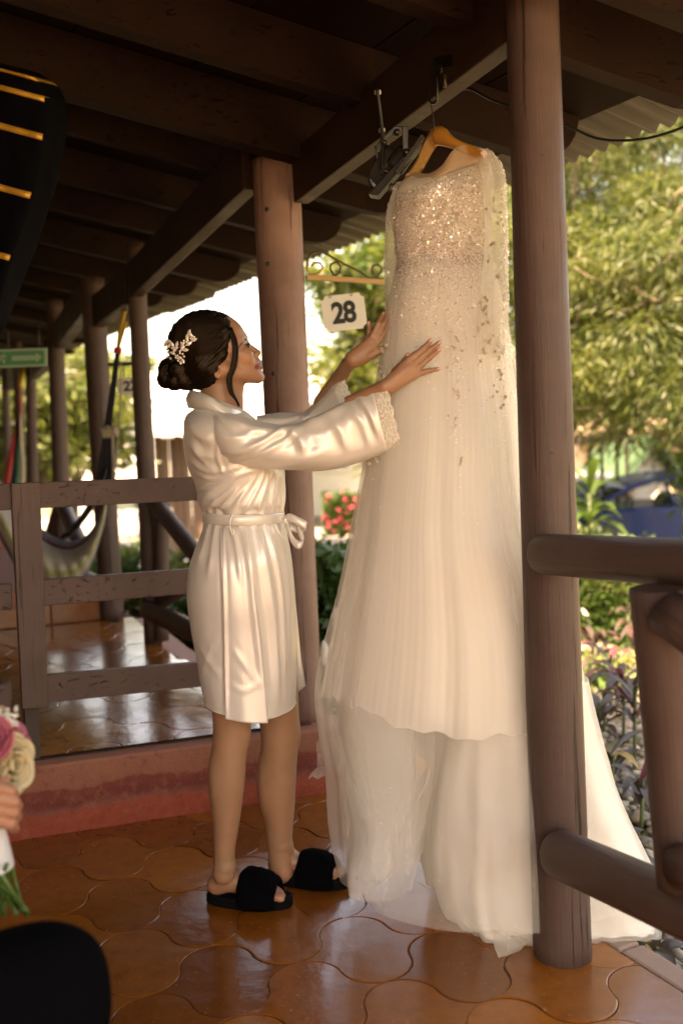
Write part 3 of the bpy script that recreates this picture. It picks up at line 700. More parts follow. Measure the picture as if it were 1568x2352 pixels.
for (yc, hw) in ((196, 5), (243, 6.5), (330, 7), (463, 7), (605, 6.5), (737, 6)):
    i0 = int(np.argmin(abs(rr_[:, 0]-(yc-hw)))); t0 = np.interp(yc-hw, rr_[:, 0], np.arange(70)); t1 = np.interp(yc+hw, rr_[:, 0], np.arange(70))
    def rowat(t): i = int(min(68, math.floor(t))); return V[i]*(1-(t-i))+V[i+1]*(t-i)
    R0, R1 = rowat(t0), rowat(t1); P = np.stack([R0, R1])+np.array([.0, -.006, 0]); P = P.copy()
    o = obj('gold_ribbon', mesh('gold_ribbon', P, gridfaces(2, nu)), MT['gold_ribbon'], bn_); solid(o, .003)

# flood light on the beam, its cable, and the steel hook that carries the hanger
YF = 2.62
fz = lambda x, y: (x*.2344+826.9, y*.2344+275.6)   # survey grid of the close view
flt = thing('flood_light', at(890, 350, YF), 'grey finned flood light on a steel bracket under the beam left of the hanger', 'flood light')
def pt(x, y, dY=0.0): gx_, gy_ = fz(x, y); return at(gx_, gy_, YF+dY)
# lens frame: the long slanted tray seen edge on
q = [pt(600, 150, -.05), pt(625, 215, -.05), pt(175, 740, -.05), pt(75, 722, -.05)]; q2 = [p+np.array([.01, .13, .02]) for p in q]
m = MB(); m.hexa(q, q2); m.obj('lens_frame', MT['lamp_grey'], flt, bevel=.004)
m = MB()
for i in range(14):
    t = i/13; c_ = pt(600-190*t*1.25, 185+270*t*1.25, -.056); m.beam(c_+np.array([-.003, -.004, 0]), c_+np.array([.005, -.004, .004]), .010, .011)
m.obj('frame_slots', MT['roof_sheet'], flt, kind='stuff')
for k_ in range(6):                                       # cooling fins
    s_ = k_/5; pts_ = [pt(330-90*s_, 270-35*s_), pt(235-100*s_*.9, 430+10*s_), pt(190-90*s_, 500+15*s_), pt(215-90*s_, 560+25*s_), pt(320-120*s_, 640+20*s_)]
    m = MB(); P = spline(pts_, 14); m.tube(P, .0035, 6); P2 = P+np.array([.0, .10, .01]); m.tube(P2, .0035, 6)
    Vv = np.stack([P, P2], 1); m.add(Vv.reshape(-1, 3), gridfaces(14, 2)); m.obj('cooling_fin', MT['lamp_grey'], flt)
m = MB(); m.hexa([pt(250, 420, .0), pt(400, 560, .0), pt(540, 360, .0), pt(390, 230, .0)], [pt(250, 420, .10), pt(400, 560, .10), pt(540, 360, .10), pt(390, 230, .10)]); m.obj('housing', MT['lamp_grey'], flt, bevel=.012)
m = MB(); m.hexa([pt(415, 320, -.04), pt(475, 300, -.04), pt(470, 60, -.04), pt(410, 60, -.04)], [pt(415, 320, -.034), pt(475, 300, -.034), pt(470, 60, -.034), pt(410, 60, -.034)])
m.hexa([pt(135, 260, -.02), pt(160, 380, -.02), pt(180, 370, -.02), pt(160, 250, -.02)], [pt(135, 260, .03), pt(160, 380, .03), pt(180, 370, .03), pt(160, 250, .03)])
m.hexa([pt(135, 262, -.04), pt(410, 95, -.04), pt(410, 60, -.04), pt(330, 60, -.04)], [pt(135, 262, .01), pt(410, 95, .01), pt(410, 60, .01), pt(330, 60, .01)]); m.obj('mounting_bracket', MT['steel'], flt, bevel=.002)
m = MB()
for x_, y_, r_ in ((357, 120, .012), (238, 222, .009), (450, 318, .014)): m = MB(); m.tube([pt(x_, y_, -.06), pt(x_, y_, -.03)], r_*.75, 10); m.obj('bolt', MT['steel'], flt)
m = MB(); m.tube(spline([at(866, 205, 2.5), at(872, 255, 2.52), at(878, 320, 2.56), at(878, 380, 2.60), at(882, 392, 2.60), at(900, 396, 2.60)], 30), .0048, 8); cbl = m.obj('cable', MT['black_plastic'])
tag(cbl, 'short black cable with white ties running down the beam to the flood light', 'cable')
for x_, y_ in ((867, 212), (877, 299)):
    m = MB(); p = at(x_, y_, 2.52+.0006*(y_-212)); m.tube([p-np.array([.0, 0, .004]), p+np.array([.0, 0, .004])], .0085, 10); m.obj('cable_tie', MT['white_plastic'], cbl)
YH = 2.52
hk = thing('beam_hook', at(1010, 160, YH), 'steel hook and eye plate screwed to the beam above the dress', 'hook')
z2 = lambda x, y: (784+x*.5, y*.5)
HA, HB = at(1200, 66.5, 2.165), bi1
def hp(x, y, Y_=YH): p = onwall(*z2(x, y), HA, HB); d_ = (EYE-p)/np.linalg.norm(EYE-p); return p+d_*(.012+(YH-Y_))
m = MB(); m.hexa([hp(425, 320), hp(512, 305), hp(508, 250), hp(425, 268)], [hp(425, 320, YH+.02), hp(512, 305, YH+.02), hp(508, 250, YH+.02), hp(425, 268, YH+.02)]); m.obj('eye_plate', MT['steel'], hk, bevel=.003)
m = MB(); an = np.linspace(0, 2*math.pi, 17); m.tube([hp(443+17*math.cos(t), 322+24*math.sin(t), YH-.015) for t in an], .0035, 7); m.obj('ring', MT['steel'], hk)
m = MB(); m.tube(spline([hp(436, 345, YH-.02), hp(440, 400, YH-.02), hp(438, 455, YH-.02), hp(425, 474, YH-.02), hp(405, 462, YH-.02), hp(392, 405, YH-.02)], 30), .0036, 8); m.obj('hook', MT['steel'], hk)
m = MB(); m.tube([hp(475, 345, YH), hp(474, 400, YH)], .005, 8); m.obj('screw', MT['iron'], hk)
# drop from the hook: wire loop of the hanger is part of the hanger
# ================================================================== GARDEN
def quads(C, D, Wd, size, asp=.45, bend=.0):
    """leaf cards: centres C, long axes D, side axes Wd -> folded diamond leaves of 2 triangles pairs"""
    n = len(C); s = np.broadcast_to(np.asarray(size, float), (n,))[:, None]
    D = D/(np.linalg.norm(D, axis=1)[:, None]+1e-9); Wd = np.cross(D, Wd); Wd /= np.linalg.norm(Wd, axis=1)[:, None]+1e-9
    V = np.stack([C-D*s, C+Wd*s*asp, C+D*s, C-Wd*s*asp], 1).reshape(-1, 3); return V, np.arange(4*n).reshape(n, 4)
def rv(n): v = RNG.normal(size=(n, 3)); return v/np.linalg.norm(v, axis=1)[:, None]
def leafmesh(name, C, D, size, asp, mat, parent=None, kind=None, nmats=None):
    V, Fc = quads(C, D, rv(len(C)), size, asp); me = mesh(name, V, Fc, False)
    mats = mat if isinstance(mat, list) else [mat]
    if len(mats) > 1:
        # leaves of one spray share a tone
        kk = (vnoise(C*2.3+7)*.5+.5+RNG.normal(size=len(C))*.10); idx = np.clip((kk*len(mats)), 0, len(mats)-1).astype(np.int32); me.polygons.foreach_set('material_index', idx)
    return obj(name, me, mats, parent, kind=kind)
def tree(name, label, base, top, crown_c, crown_r, nclump, nleaf, mats, r0=.16, droop=.3, lsize=.06, asp=.18, cat='tree', limbs=9, clr=.5):
    base = np.array(base, float); t = thing(name, base, label, cat, None)
    top = np.array(top, float); P = spline([base-np.array([0, 0, .2]), base+(top-base)*.35+rv(1)[0]*.12, base+(top-base)*.7+rv(1)[0]*.15, top], 16)
    V, Fc = tube_geo(P, np.linspace(r0, r0*.25, 16), 10); mb = MB(); mb.add(V, Fc, 0, True)
    cc = np.array(crown_c, float); cr = np.array(crown_r, float)
    K = rv(nclump)*(RNG.random(nclump)**.45)[:, None]*cr+cc
    for i in range(min(limbs, nclump)):
        k_ = K[i*nclump//limbs]; s = P[min(15, max(4, 4+int(11*i/limbs)))]
        if RNG.random() < .0: continue
        md = (s+k_)/2+rv(1)[0]*.25; V, Fc = tube_geo(spline([s, md, k_], 12), np.linspace(r0*.42, r0*.07, 12), 6); mb.add(V, Fc, 0, True)
        for q in range(3):
            e = k_+rv(1)[0]*cr*.35; V, Fc = tube_geo(spline([md, (md+e)/2+rv(1)[0]*.15, e], 8), np.linspace(r0*.16, .01, 8), 5); mb.add(V, Fc, 0, True)
    mb.obj('trunk', MT['trunk'], t)
    n = nleaf//nclump; C = []; Dd = []
    for k_ in K:
        rad = clr*(.6+.8*RNG.random()); o_ = RNG.normal(size=(n, 3))*np.array([rad, rad, rad*.6])*.55
        C.append(k_+o_); d = o_/(np.linalg.norm(o_, axis=1)[:, None]+1e-6)+rv(n)*.5+np.array([0, 0, -droop]); Dd.append(d)
    C = np.concatenate(C); Dd = np.concatenate(Dd)
    leafmesh('crown', C, Dd, lsize*(.6+.8*RNG.random(len(C))), asp, mats, t); return t
L3 = [MT['leaf_tree'], MT['leaf_yellow'], MT['leaf_tree'], MT['leaf_yellow']]
L4 = [MT['leaf_tree'], MT['leaf_yellow'], MT['leaf_yellow']]
def gz(x, y): return float(garden_z(np.array(x), np.array(y)))
def gnd(p): return np.array([p[0], p[1], gz(p[0], p[1])])
tr = [('big drooping tree filling the view right of the thick column', at(1660, 950, 18), at(1600, 350, 16), at(1490, 560, 13.0), (2.7, 1.3, 2.7), 90, 60000, L3, .19, .068),
      ('fine leaved tree reaching over the eave beside the thick column', at(1250, 1000, 14.0), at(1290, 450, 13.0), at(1330, 640, 11.5), (1.5, 1.2, 2.1), 46, 30000, L4, .12, .060),
      ('tree with bare crooked branches at the right edge of the view', at(1720, 1000, 12.0), at(1680, 300, 11.5), at(1640, 600, 10.5), (1.4, 1.2, 2.3), 40, 24000, L3, .14, .060),
      ('pale tall tree behind the drooping tree', at(1420, 1000, 20), at(1420, 250, 20), at(1430, 600, 20), (5.0, 2.0, 4.4), 90, 46000, L4, .25, .12)]
for lb, b, tp, cc, cr, nc, nl, ms, r0, ls in tr:
    b = gnd(b); tree('drooping_tree', lb, b, tp, cc, cr, nc, nl, ms, r0=r0, lsize=ls, asp=.16, droop=.7, limbs=12)
# bare pale branches in the foreground of the crowns
brn = thing('bare_branch', gnd(at(1640, 900, 10.0)), 'pale leafless crooked branches in front of the drooping tree', 'branch')
mb = MB()
for P_ in ([(1640, 540), (1570, 545), (1530, 600), (1490, 620), (1440, 640)], [(1600, 470), (1560, 480), (1540, 520)], [(1500, 560), (1440, 620), (1380, 610), (1320, 590)], [(1580, 620), (1520, 650), (1470, 700), (1400, 720)], [(1640, 420), (1560, 440), (1520, 500)], [(1560, 680), (1500, 690), (1440, 655), (1360, 640), (1300, 600)]):
    mb.tube(spline([at(x, y, 10.2+.3*RNG.random()) for x, y in P_], 22), np.linspace(.032, .010, 22), 6)
simple('pale_bark', (.15, .115, .075), .9, .4, 50); mb.tube(spline([gnd(at(1700, 900, 10.2)), at(1690, 700, 10.2), at(1640, 480, 10.2)], 14), np.linspace(.10, .04, 14), 8); mb.obj('branch', MT['pale_bark'], brn)
# trees seen between the columns
t2 = [('sunny yellow green tree behind the number 28 plate', at(850, 1000, 15), at(850, 600, 15), at(872, 745, 15), (1.15, 1.0, 1.7), 30, 9000, [MT['leaf_fresh'], MT['leaf_yellow'], MT['leaf_yellow']], .10, .10),
      ('tree with thin bright foliage seen left of the slender column', at(45, 1150, 15), at(70, 850, 15), at(60, 960, 15), (1.7, 1.2, 1.1), 26, 7000, L4, .10, .10),
      ('small yellowish tree between the two thin columns at left', at(165, 1150, 17), at(180, 870, 17), at(178, 920, 17), (.85, .8, 1.0), 16, 5000, L4, .10, .11),
      ('round green garden tree behind the pinkish column', at(975, 1100, 17), at(975, 500, 17), at(985, 700, 17), (1.6, 1.3, 3.0), 30, 9000, L4, .12, .12),
      ('leafy tree standing behind the far house at the left', at(300, 1000, 34), at(300, 850, 34), at(230, 905, 34), (3.6, 2, 1.8), 22, 5000, L4, .3, .2)]
for lb, b, tp, cc, cr, nc, nl, ms, r0, ls in t2:
    tree('garden_tree', lb, gnd(b), tp, cc, cr, nc, nl, ms, r0=r0, lsize=ls, asp=.3, droop=.2, limbs=8)
# hedges: many leaves on a rounded mass
def hedge(label, p, q, h, wd, n, mats, lsize=.035, flowers=None, name='hedge', cat='hedge', z0=None, nfl=0):
    p = gnd(p); q = gnd(q); t = thing(name, (p+q)/2, label, cat)
    d = q-p; L = np.linalg.norm(d[:2]); d = d/L; sd_ = np.array([-d[1], d[0], 0])
    # core
    a = RNG.random(n); th = RNG.random(n)*math.pi; rad = 1+.16*vnoise(np.stack([a*L*2.2, th*1.3, th*0+3], -1))+RNG.normal(size=n)*.05-.12*RNG.random(n)
    C = p+d*(a*L)[:, None]+sd_*(np.cos(th)*wd/2*rad)[:, None]; C[:, 2] = p[2]+(q[2]-p[2])*a+(np.sin(th)**.55)*h*rad*(.2+.8*RNG.random(n)**.25)
    D_ = np.stack([np.cos(th)*sd_[0], np.cos(th)*sd_[1], np.sin(th)], -1)+rv(n)*.9
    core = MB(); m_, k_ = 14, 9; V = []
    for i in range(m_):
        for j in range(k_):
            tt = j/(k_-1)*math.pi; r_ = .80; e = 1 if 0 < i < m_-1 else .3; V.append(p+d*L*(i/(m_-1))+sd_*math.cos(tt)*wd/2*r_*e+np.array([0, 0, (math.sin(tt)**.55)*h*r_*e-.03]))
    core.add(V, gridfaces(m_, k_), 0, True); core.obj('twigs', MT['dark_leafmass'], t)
    leafmesh('leaves', C, D_, lsize*(.6+.8*RNG.random(n)), .5, mats, t, kind='stuff')
    if nfl:
        i = RNG.choice(n, nfl); Cf = C[i]+D_[i]/np.linalg.norm(D_[i], axis=1)[:, None]*.02; Cf = np.repeat(Cf, 5, 0)+RNG.normal(size=(nfl*5, 3))*.018
        leafmesh('blossoms', Cf, rv(len(Cf)), .024*max(1, lsize/.045), .75, MT[flowers], t, kind='stuff')
    return t
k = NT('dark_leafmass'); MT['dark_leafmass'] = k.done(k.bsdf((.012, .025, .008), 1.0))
HG = [MT['leaf_hedge'], MT['leaf_hedge'], MT['leaf_fresh']]
def base_on(x, y, Y): p = at(x, y, Y); return gnd(p)
hedge('dense dark green flowering hedge between the pinkish column and the hanging dress', base_on(640, 0, 6.2), base_on(930, 0, 5.6), 1.02, 1.0, 9000, HG, .042, 'petal_pink', nfl=18)
hedge('low dark bush behind the slanting brace at the woman\'s back', base_on(385, 0, 7.2), base_on(560, 0, 6.7), .72, .8, 4000, HG, .04, 'petal_pink', nfl=14)
hedge('sunlit yellow bush seen right of the hammock column', base_on(235, 0, 9.6), base_on(345, 0, 9.2), 1.05, .8, 5000, [MT['leaf_yellow'], MT['leaf_fresh']], .045, 'petal_white', nfl=60)
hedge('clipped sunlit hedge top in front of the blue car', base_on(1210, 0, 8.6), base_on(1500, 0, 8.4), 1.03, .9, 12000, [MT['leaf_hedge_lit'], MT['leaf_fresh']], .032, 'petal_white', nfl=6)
hedge('bright pink azalea bush across the path left of the dress', base_on(700, 0, 21.5), base_on(800, 0, 21.5), 1.0, .9, 2600, [MT['leaf_fresh'], MT['leaf_hedge']], .08, 'petal_pink', name='azalea_bush', cat='bush', nfl=260)
hedge('reddish shrub next to the pink azalea behind the dress', base_on(802, 0, 22.5), base_on(905, 0, 22.5), 1.1, .9, 2600, [MT['leaf_fresh'], MT['leaf_brown']], .05, 'petal_pink', name='shrub', cat='bush', nfl=25)
hedge('broad leafy bush with pale blossoms below the bright wall', base_on(60, 0, 13.0), base_on(250, 0, 12.6), 1.0, .9, 4500, [MT['leaf_yellow'], MT['leaf_hedge']], .055, 'petal_pink', nfl=60, name='shrub', cat='bush')
# blades: arching narrow leaves
def blades(label, base, n, L, wd, mat, up=1.0, spread=.7, name='palm_clump', cat='plant', mat2=None, part='leaf', curl=.8, stem_h=0, group=None):
    base = gnd(base) if base is not None else base; t = thing(name, base, label, cat, group); 
    if stem_h: m = MB(); m.tube([base-np.array([0, 0, .05]), base+np.array([.01, 0, stem_h])], .008, 6); m.obj('stem', MT['stem'], t)
    for i in range(n):
        a = RNG.random()*2*math.pi; l = L*(.6+.5*RNG.random()); el_ = up*(.5+.7*RNG.random()); m_ = 8
        s = np.linspace(0, 1, m_); o_ = np.array([math.cos(a), math.sin(a), 0]); r_ = l*s*spread; z_ = l*(el_*s-curl*s*s)
        b0 = base+np.array([0, 0, stem_h*(.55+.45*RNG.random())]); Cc = b0+o_*r_[:, None]; Cc[:, 2] += z_
        sd_ = np.array([-o_[1], o_[0], 0]); ww = wd*np.sin(np.clip(s*.94+.06, 0, 1)*math.pi)**.7
        V = np.stack([Cc-sd_*ww[:, None], Cc-np.array([0, 0, 1])*ww[:, None]*.35, Cc+sd_*ww[:, None]], 1)
        mm = mat2 if (mat2 and RNG.random() < .3) else mat
        obj(part, mesh(part, V.reshape(-1, 3), gridfaces(m_, 3)), MT[mm], t)
    return t
blades('spiky yellow green palm clump just right of the thick column', on(1345, 1600, -.40), 120, .60, .014, 'leaf_palm', .95, .75, mat2='leaf_yellow')
blades('second yellow green grassy clump beside the gravel', on(1400, 1560, -.45), 80, .50, .012, 'leaf_fresh', .95, .7, mat2='leaf_dry')
for i, (x_, y_, z_, sh, nn_, L_, lb) in enumerate([(1372, 1770, -.22, .30, 14, .30, 'burgundy leaved cordyline growing from the gravel beside the train'), (1455, 1790, -.22, .42, 14, .28, 'tall burgundy cordyline against the log post'), (1400, 1640, -.3, .32, 10, .26, 'thin cordyline with red tips behind the gravel'),
        (1465, 1600, -.35, .45, 12, .28, 'dark purple cordyline in front of the grassy plants'), (1500, 1500, -.5, .45, 11, .28, 'far reddish cordyline under the log rail'), (1540, 1520, -.4, .5, 12, .3, 'dark cordyline at the right edge under the log rail'), (1440, 1500, -.5, .4, 10, .26, 'small purple cordyline left of the log post top'),
        (1420, 2015, -.16, .16, 9, .24, 'low cordyline with drooping brown leaves beside the lower log'), (1500, 2280, -.2, .12, 8, .18, 'small dry cordyline below the lower log'),
        (1350, 1450, -.6, .55, 12, .3, 'dark cordyline behind the spiky palm clump'), (1425, 1440, -.6, .6, 14, .3, 'tall cordyline with red tips just under the log rail'), (1385, 1700, -.26, .22, 12, .26, 'low burgundy cordyline between two taller ones'), (1555, 1680, -.3, .5, 14, .3, 'burgundy cordyline behind the log post at the edge'),
        (1402, 1860, -.2, .22, 16, .26, 'spreading burgundy cordyline low over the pebbles'), (1430, 1720, -.25, .34, 16, .30, 'full dark cordyline with arching leaves in the middle of the gravel'), (1365, 1600, -.35, .35, 14, .28, 'reddish cordyline close behind the edge of the train'), (1470, 1920, -.2, .20, 12, .22, 'small burgundy cordyline at the foot of the log post')]):
    blades(lb, on(x_, y_, z_), nn_, L_, .020, 'leaf_cordyline', 1.0, .75, name='cordyline', stem_h=sh, mat2=('leaf_dry' if i in (0, 7, 8, 13) else 'leaf_cordyline_edge'), group='burgundy cordylines in the gravel bed')
for i, (x_, Yd, h_, lb) in enumerate([(1335, 10.2, 1.55, 'broad leaved green ginger plant left of the car door'), (1560, 12.8, 1.9, 'large banana like plant overhanging the green roofed hut'), (1600, 11.8, 1.6, 'leafy plant over the roof of the blue car at the edge')]):
    blades(lb, base_on(x_, 0, Yd), 22, .75, .055, 'leaf_fresh', 1.1, .65, name='leafy_plant', stem_h=h_)
for i, (x_, y_, lb) in enumerate([(760, 1560, 'broad green lily plant at the foot of the pinkish column'), (775, 1650, 'low green plant beside the terrace corner'), (820, 1640, 'green plant seen through the tulle beside the terrace')]):
    blades(lb, on(x_, y_+60, -.25), 16, .42, .038, 'leaf_fresh', 1.25, .5, name='lily_plant', stem_h=.12)
for x_, y_, lb in ((744, 1500, 'white lily bud standing beside the pinkish column'), (771, 1425, 'white lily bud next to the edge of the skirt')):
    c = at(x_, y_, 4.1); t = thing('lily_bud', gnd(c), lb, 'flower'); m = MB(); s = np.linspace(0, 1, 9)
    m.tube([c+np.array([0, 0, (q-.5)*.11]) for q in s], .024*np.sin(np.clip(s*.93+.05, 0, 1)*math.pi)**.7, 10); m.obj('petal', MT['lily_white'], t)
    m = MB(); m.tube([gnd(c)-np.array([0, 0, .03]), c-np.array([0, 0, .045])], .006, 6); m.obj('stem', MT['stem'], t)
# gravel of rounded pebbles
def pebbles():
    k = NT('pebble'); v = k.coord('World'); n = k.noise(v, 9, 2); n2 = k.noise(v, 17, 1); c = k.mix(k.ramp(n, [(.35, 0), (.65, 1)]), (.10, .085, .065), (.28, .23, .16)); c = k.mix(k.ramp(n2, [(.55, 0), (.7, .8)]), c, (.45, .36, .24)); MT['pebble'] = k.done(k.bsdf(c, .7, k.bump(k.noise(v, 90, 3), .3, .003)))
    import bmesh
    bm = bmesh.new(); bmesh.ops.create_icosphere(bm, subdivisions=1, radius=1); V0 = np.array([v.co[:] for v in bm.verts]); F0 = np.array([[v.index for v in f.verts] for f in bm.faces]); bm.free()
    a, b = on(1330, 1560, -.45), on(1568, 2150, -.18); n = 7500
    u_ = RNG.random(n); x = .62+RNG.random(n)*2.6; y = 2.0+RNG.random(n)**.8*4.2
    nrm = np.array([math.cos(math.radians(27.5)), math.sin(math.radians(27.5))]); keep = ((x-EDGE0[0])*nrm[0]+(y-EDGE0[1])*nrm[1]) > .10; x, y = x[keep], y[keep]; n = len(x)
    z = garden_z(x, y)+.03*vnoise(np.stack([x, y, x*0], -1)*1.7)+.006; r = .014+.022*RNG.random(n)**2
    sc = np.stack([r*(.8+.7*RNG.random(n)), r*(.8+.7*RNG.random(n)), r*(.5+.3*RNG.random(n))], -1); an = RNG.random(n)*6.28
    P = V0[None]*(1+.12*RNG.normal(size=(n, len(V0), 1)))*sc[:, None]; ca, sa = np.cos(an)[:, None], np.sin(an)[:, None]
    P = np.stack([P[..., 0]*ca-P[..., 1]*sa, P[..., 0]*sa+P[..., 1]*ca, P[..., 2]], -1)+np.stack([x, y, z+RNG.random(n)*.012], -1)[:, None]
    Fc = (F0[None]+(np.arange(n)*len(V0))[:, None, None]).reshape(-1, 3); tag(obj('gravel', mesh('gravel', P.reshape(-1, 3), Fc), MT['pebble']), 'rounded grey and tan pebbles covering the garden bed', 'gravel', kind='stuff')
pebbles()
# short grass on the lawn near the path
n = 26000; x = RNG.uniform(-4.5, 1.3, n); y = RNG.uniform(5.6, 10.5, n); C = np.stack([x, y, garden_z(x, y)+.06+.03*vnoise(np.stack([x, y, x*0], -1)*1.7)], -1)
g_ = leafmesh('grass', C, rv(n)*.4+np.array([0, 0, 1.]), .05, .12, [MT['leaf_fresh'], MT['leaf_yellow']], kind='stuff'); tag(g_, 'short sunlit lawn grass beyond the porch', 'grass')

# ---------------------------------------------------------------- blue car, side on, front door open
YC = 14.2; GC = gz(4.5, 14.2)+.05
car = thing('parked_car', (at(1560, 1200, YC)[0], YC+.8, GC), 'dark blue parked coupe with its front door open beyond the hedge', 'car')
def cp_(x, z, y=0.0): return np.array([x, YC+y, GC+z])
x0 = at(1372, 1165, YC)[0]; LC = 4.5; xf = x0-1.55         # nose of the car to the left of the pillar foot
lower = [(0, .35), (.02, .62), (.25, .78), (1.2, .93), (1.75, .97), (4.30, 1.02), (4.45, .85), (4.48, .45), (4.40, .28), (3.95, .25), (3.90, .45), (3.75, .62), (3.50, .68), (3.25, .62), (3.10, .45), (3.05, .22), (1.30, .22), (1.25, .45), (1.12, .62), (.88, .68), (.65, .62), (.50, .45), (.45, .25), (.1, .25)]
upper = [(1.45, .95), (1.95, 1.22), (2.45, 1.385), (2.95, 1.42), (3.45, 1.37), (3.95, 1.20), (4.35, 1.03)]
def prism(name, prof, y0, y1, mat, parent, bev=.03, tap=0):
    n = len(prof); zt = lambda z: 0 if z < .9 else tap*(z-.9)
    V = [cp_(xf+x, z, y0+zt(z)) for x, z in prof]+[cp_(xf+x, z, y1-zt(z)) for x, z in prof]
    m = MB(); m.add(V, [tuple(range(n)), tuple(range(n, 2*n))[::-1]]+[(i, (i+1) % n, n+(i+1) % n, n+i) for i in range(n)]); return m.obj(name, MT[mat], parent, bevel=bev)
body = prism('body', lower, 0, 1.75, 'car_paint', car, .05)
# roof shell and pillars
def shell(name, pts, y0, y1, r, mat, parent):
    m = MB()
    for yy, s in ((y0, 1), (y1, -1)): m.tube(spline([cp_(xf+x, z, yy+s*.42*(z-.95)) for x, z in pts], 30), r, 8)
    return m.obj(name, MT[mat], parent)
shell('roof_pillar', [(1.42, .95), (1.95, 1.22), (2.45, 1.375), (2.95, 1.415), (3.45, 1.37), (3.95, 1.20), (4.35, 1.0)], .03, 1.72, .035, 'car_paint', car)
rt = spline([(2.05, 1.25, 0), (2.45, 1.38, 0), (2.95, 1.42, 0), (3.45, 1.37, 0), (3.75, 1.28, 0)], 14); V = np.array([[cp_(xf+p[0], p[1]+.02*math.sin(j/8*math.pi), .03+.42*(p[1]-.95)+(1.69-.84*(p[1]-.95))*j/8) for j in range(9)] for p in rt])
solid(obj('roof', mesh('roof', V, gridfaces(14, 9)), MT['car_paint'], car), .02)
def pane(name, pts, mat='car_glass', parent=car): m = MB(); m.add(pts, [tuple(range(len(pts)))]); o = m.obj(name, MT[mat], parent); solid(o, .004); return o
sid = lambda x, z, s=.03: cp_(xf+x, z, s+.42*(z-.95))
pane('windscreen', [sid(1.50, .98), sid(2.05, 1.25), cp_(xf+2.05, 1.25, 1.72-.42*.30), cp_(xf+1.50, .98, 1.71)])
pane('rear_window', [sid(2.78, .99), sid(2.66, 1.36), sid(3.02, 1.38), sid(3.42, 1.34), sid(3.80, 1.20), sid(3.98, 1.04)])
m = MB(); m.tube([sid(2.72, .97), sid(2.60, 1.39)], .03, 8); m.obj('door_pillar', MT['car_paint'], car)
dr = [(0, .30), (.02, .95), (1.05, .97), (1.08, .30)]        # open door swung towards the viewer at the front hinge
hx, hy = xf+1.50, YC-.02; dd = np.array([-.275, -.961, 0]); m = MB()
P_ = [np.array([hx, hy, GC+z])+dd*x for x, z in dr]; nd = np.array([.961, -.275, 0]); m.hexa([p for p in P_], [p+nd*.10 for p in P_]); door = m.obj('door', MT['car_paint'], car, bevel=.02)
fr_ = [(.02, .95), (.45, 1.22), (.80, 1.34), (1.02, 1.32), (1.05, .97)]; m = MB(); m.tube([np.array([hx, hy, GC+z])+dd*x+nd*.05 for x, z in fr_], .028, 8); m.obj('window_frame', MT['black_plastic'], door)
pane('door_window', [np.array([hx, hy, GC+z])+dd*x+nd*.05 for x, z in fr_], parent=door)
m = MB(); m.beam(cp_(xf+2.82, .88, -.012), cp_(xf+3.05, .89, -.012), .02, .03); m.obj('door_handle', MT['car_white'], car, bevel=.005)
for xx in (.88, 3.50):
    for yy in (.02, 1.55):
        m = MB(); an = np.linspace(0, 2*math.pi, 25); m.tube([cp_(xf+xx+.25*math.cos(t), .32+.25*math.sin(t), yy+.10) for t in an], .085, 8); wh = m.obj('wheel', MT['tyre'], car)
        m = MB(); m.tube([cp_(xf+xx, .32, yy+.02), cp_(xf+xx, .32, yy+.06)], .19, 14); m.obj('rim', MT['steel'], wh)
m = MB(); m.hexa([cp_(xf+2.35, .5, .35), cp_(xf+2.85, .5, .35), cp_(xf+2.95, 1.15, .35), cp_(xf+2.70, 1.15, .35)], [cp_(xf+2.35, .5, .85), cp_(xf+2.85, .5, .85), cp_(xf+2.95, 1.15, .85), cp_(xf+2.70, 1.15, .85)]); m.obj('seat', MT['seat_dark'], car, bevel=.05)
m = MB(); an = np.linspace(0, 2*math.pi, 19); m.tube([cp_(xf+2.12+.05*math.cos(t)*0+.06*math.sin(t), .95+.17*math.sin(t), .45+.17*math.cos(t)) for t in an], .014, 6); m.obj('steering_wheel', MT['seat_dark'], car)
m = MB(); m.hexa([cp_(xf+1.5, .6, .1), cp_(xf+2.0, .6, .1), cp_(xf+1.9, .98, .1), cp_(xf+1.5, .98, .1)], [cp_(xf+1.5, .6, 1.6), cp_(xf+2.0, .6, 1.6), cp_(xf+1.9, .98, 1.6), cp_(xf+1.5, .98, 1.6)]); m.obj('dashboard', MT['seat_dark'], car)
# pale vehicles further off
def far_car(px, Y_, label, mat='car_white', L=3.9, flip=1):
    c = gnd(at(px, 1100, Y_)); t = thing('distant_car', c, label, 'car')
    pf = [(0, .3), (.05, .7), (.8, .85), (1.4, 1.35), (2.8, 1.4), (3.5, .95), (3.9, .85), (3.9, .3)]
    n = len(pf); V = [c+np.array([(x-L/2)*flip, yy, z]) for yy in (0, 1.6) for x, z in pf]; m = MB(); m.add(V, [tuple(range(n)), tuple(range(n, 2*n))]+[(i, (i+1) % n, n+(i+1) % n, n+i) for i in range(n)]); m.obj('body', MT[mat], t, bevel=.08)
    m = MB(); m.hexa([c+np.array([(x-L/2)*flip, -.012, z]) for x, z in ((1.15, .9), (3.2, .95), (2.75, 1.3), (1.5, 1.27))], [c+np.array([(x-L/2)*flip, .02, z]) for x, z in ((1.15, .9), (3.2, .95), (2.75, 1.3), (1.5, 1.27))]); m.obj('window', MT['car_glass'], t)
    for xx in (.8, 3.1): m = MB(); m.tube([c+np.array([(xx-L/2)*flip, -.02, .32]), c+np.array([(xx-L/2)*flip, .15, .32])], .30, 16); m.obj('wheel', MT['tyre'], t)
far_car(284, 19.5, 'white car seen left of the slender dark column, in front of the pale house')
far_car(1330, 17.5, 'silver white car half hidden behind the open door of the blue one')

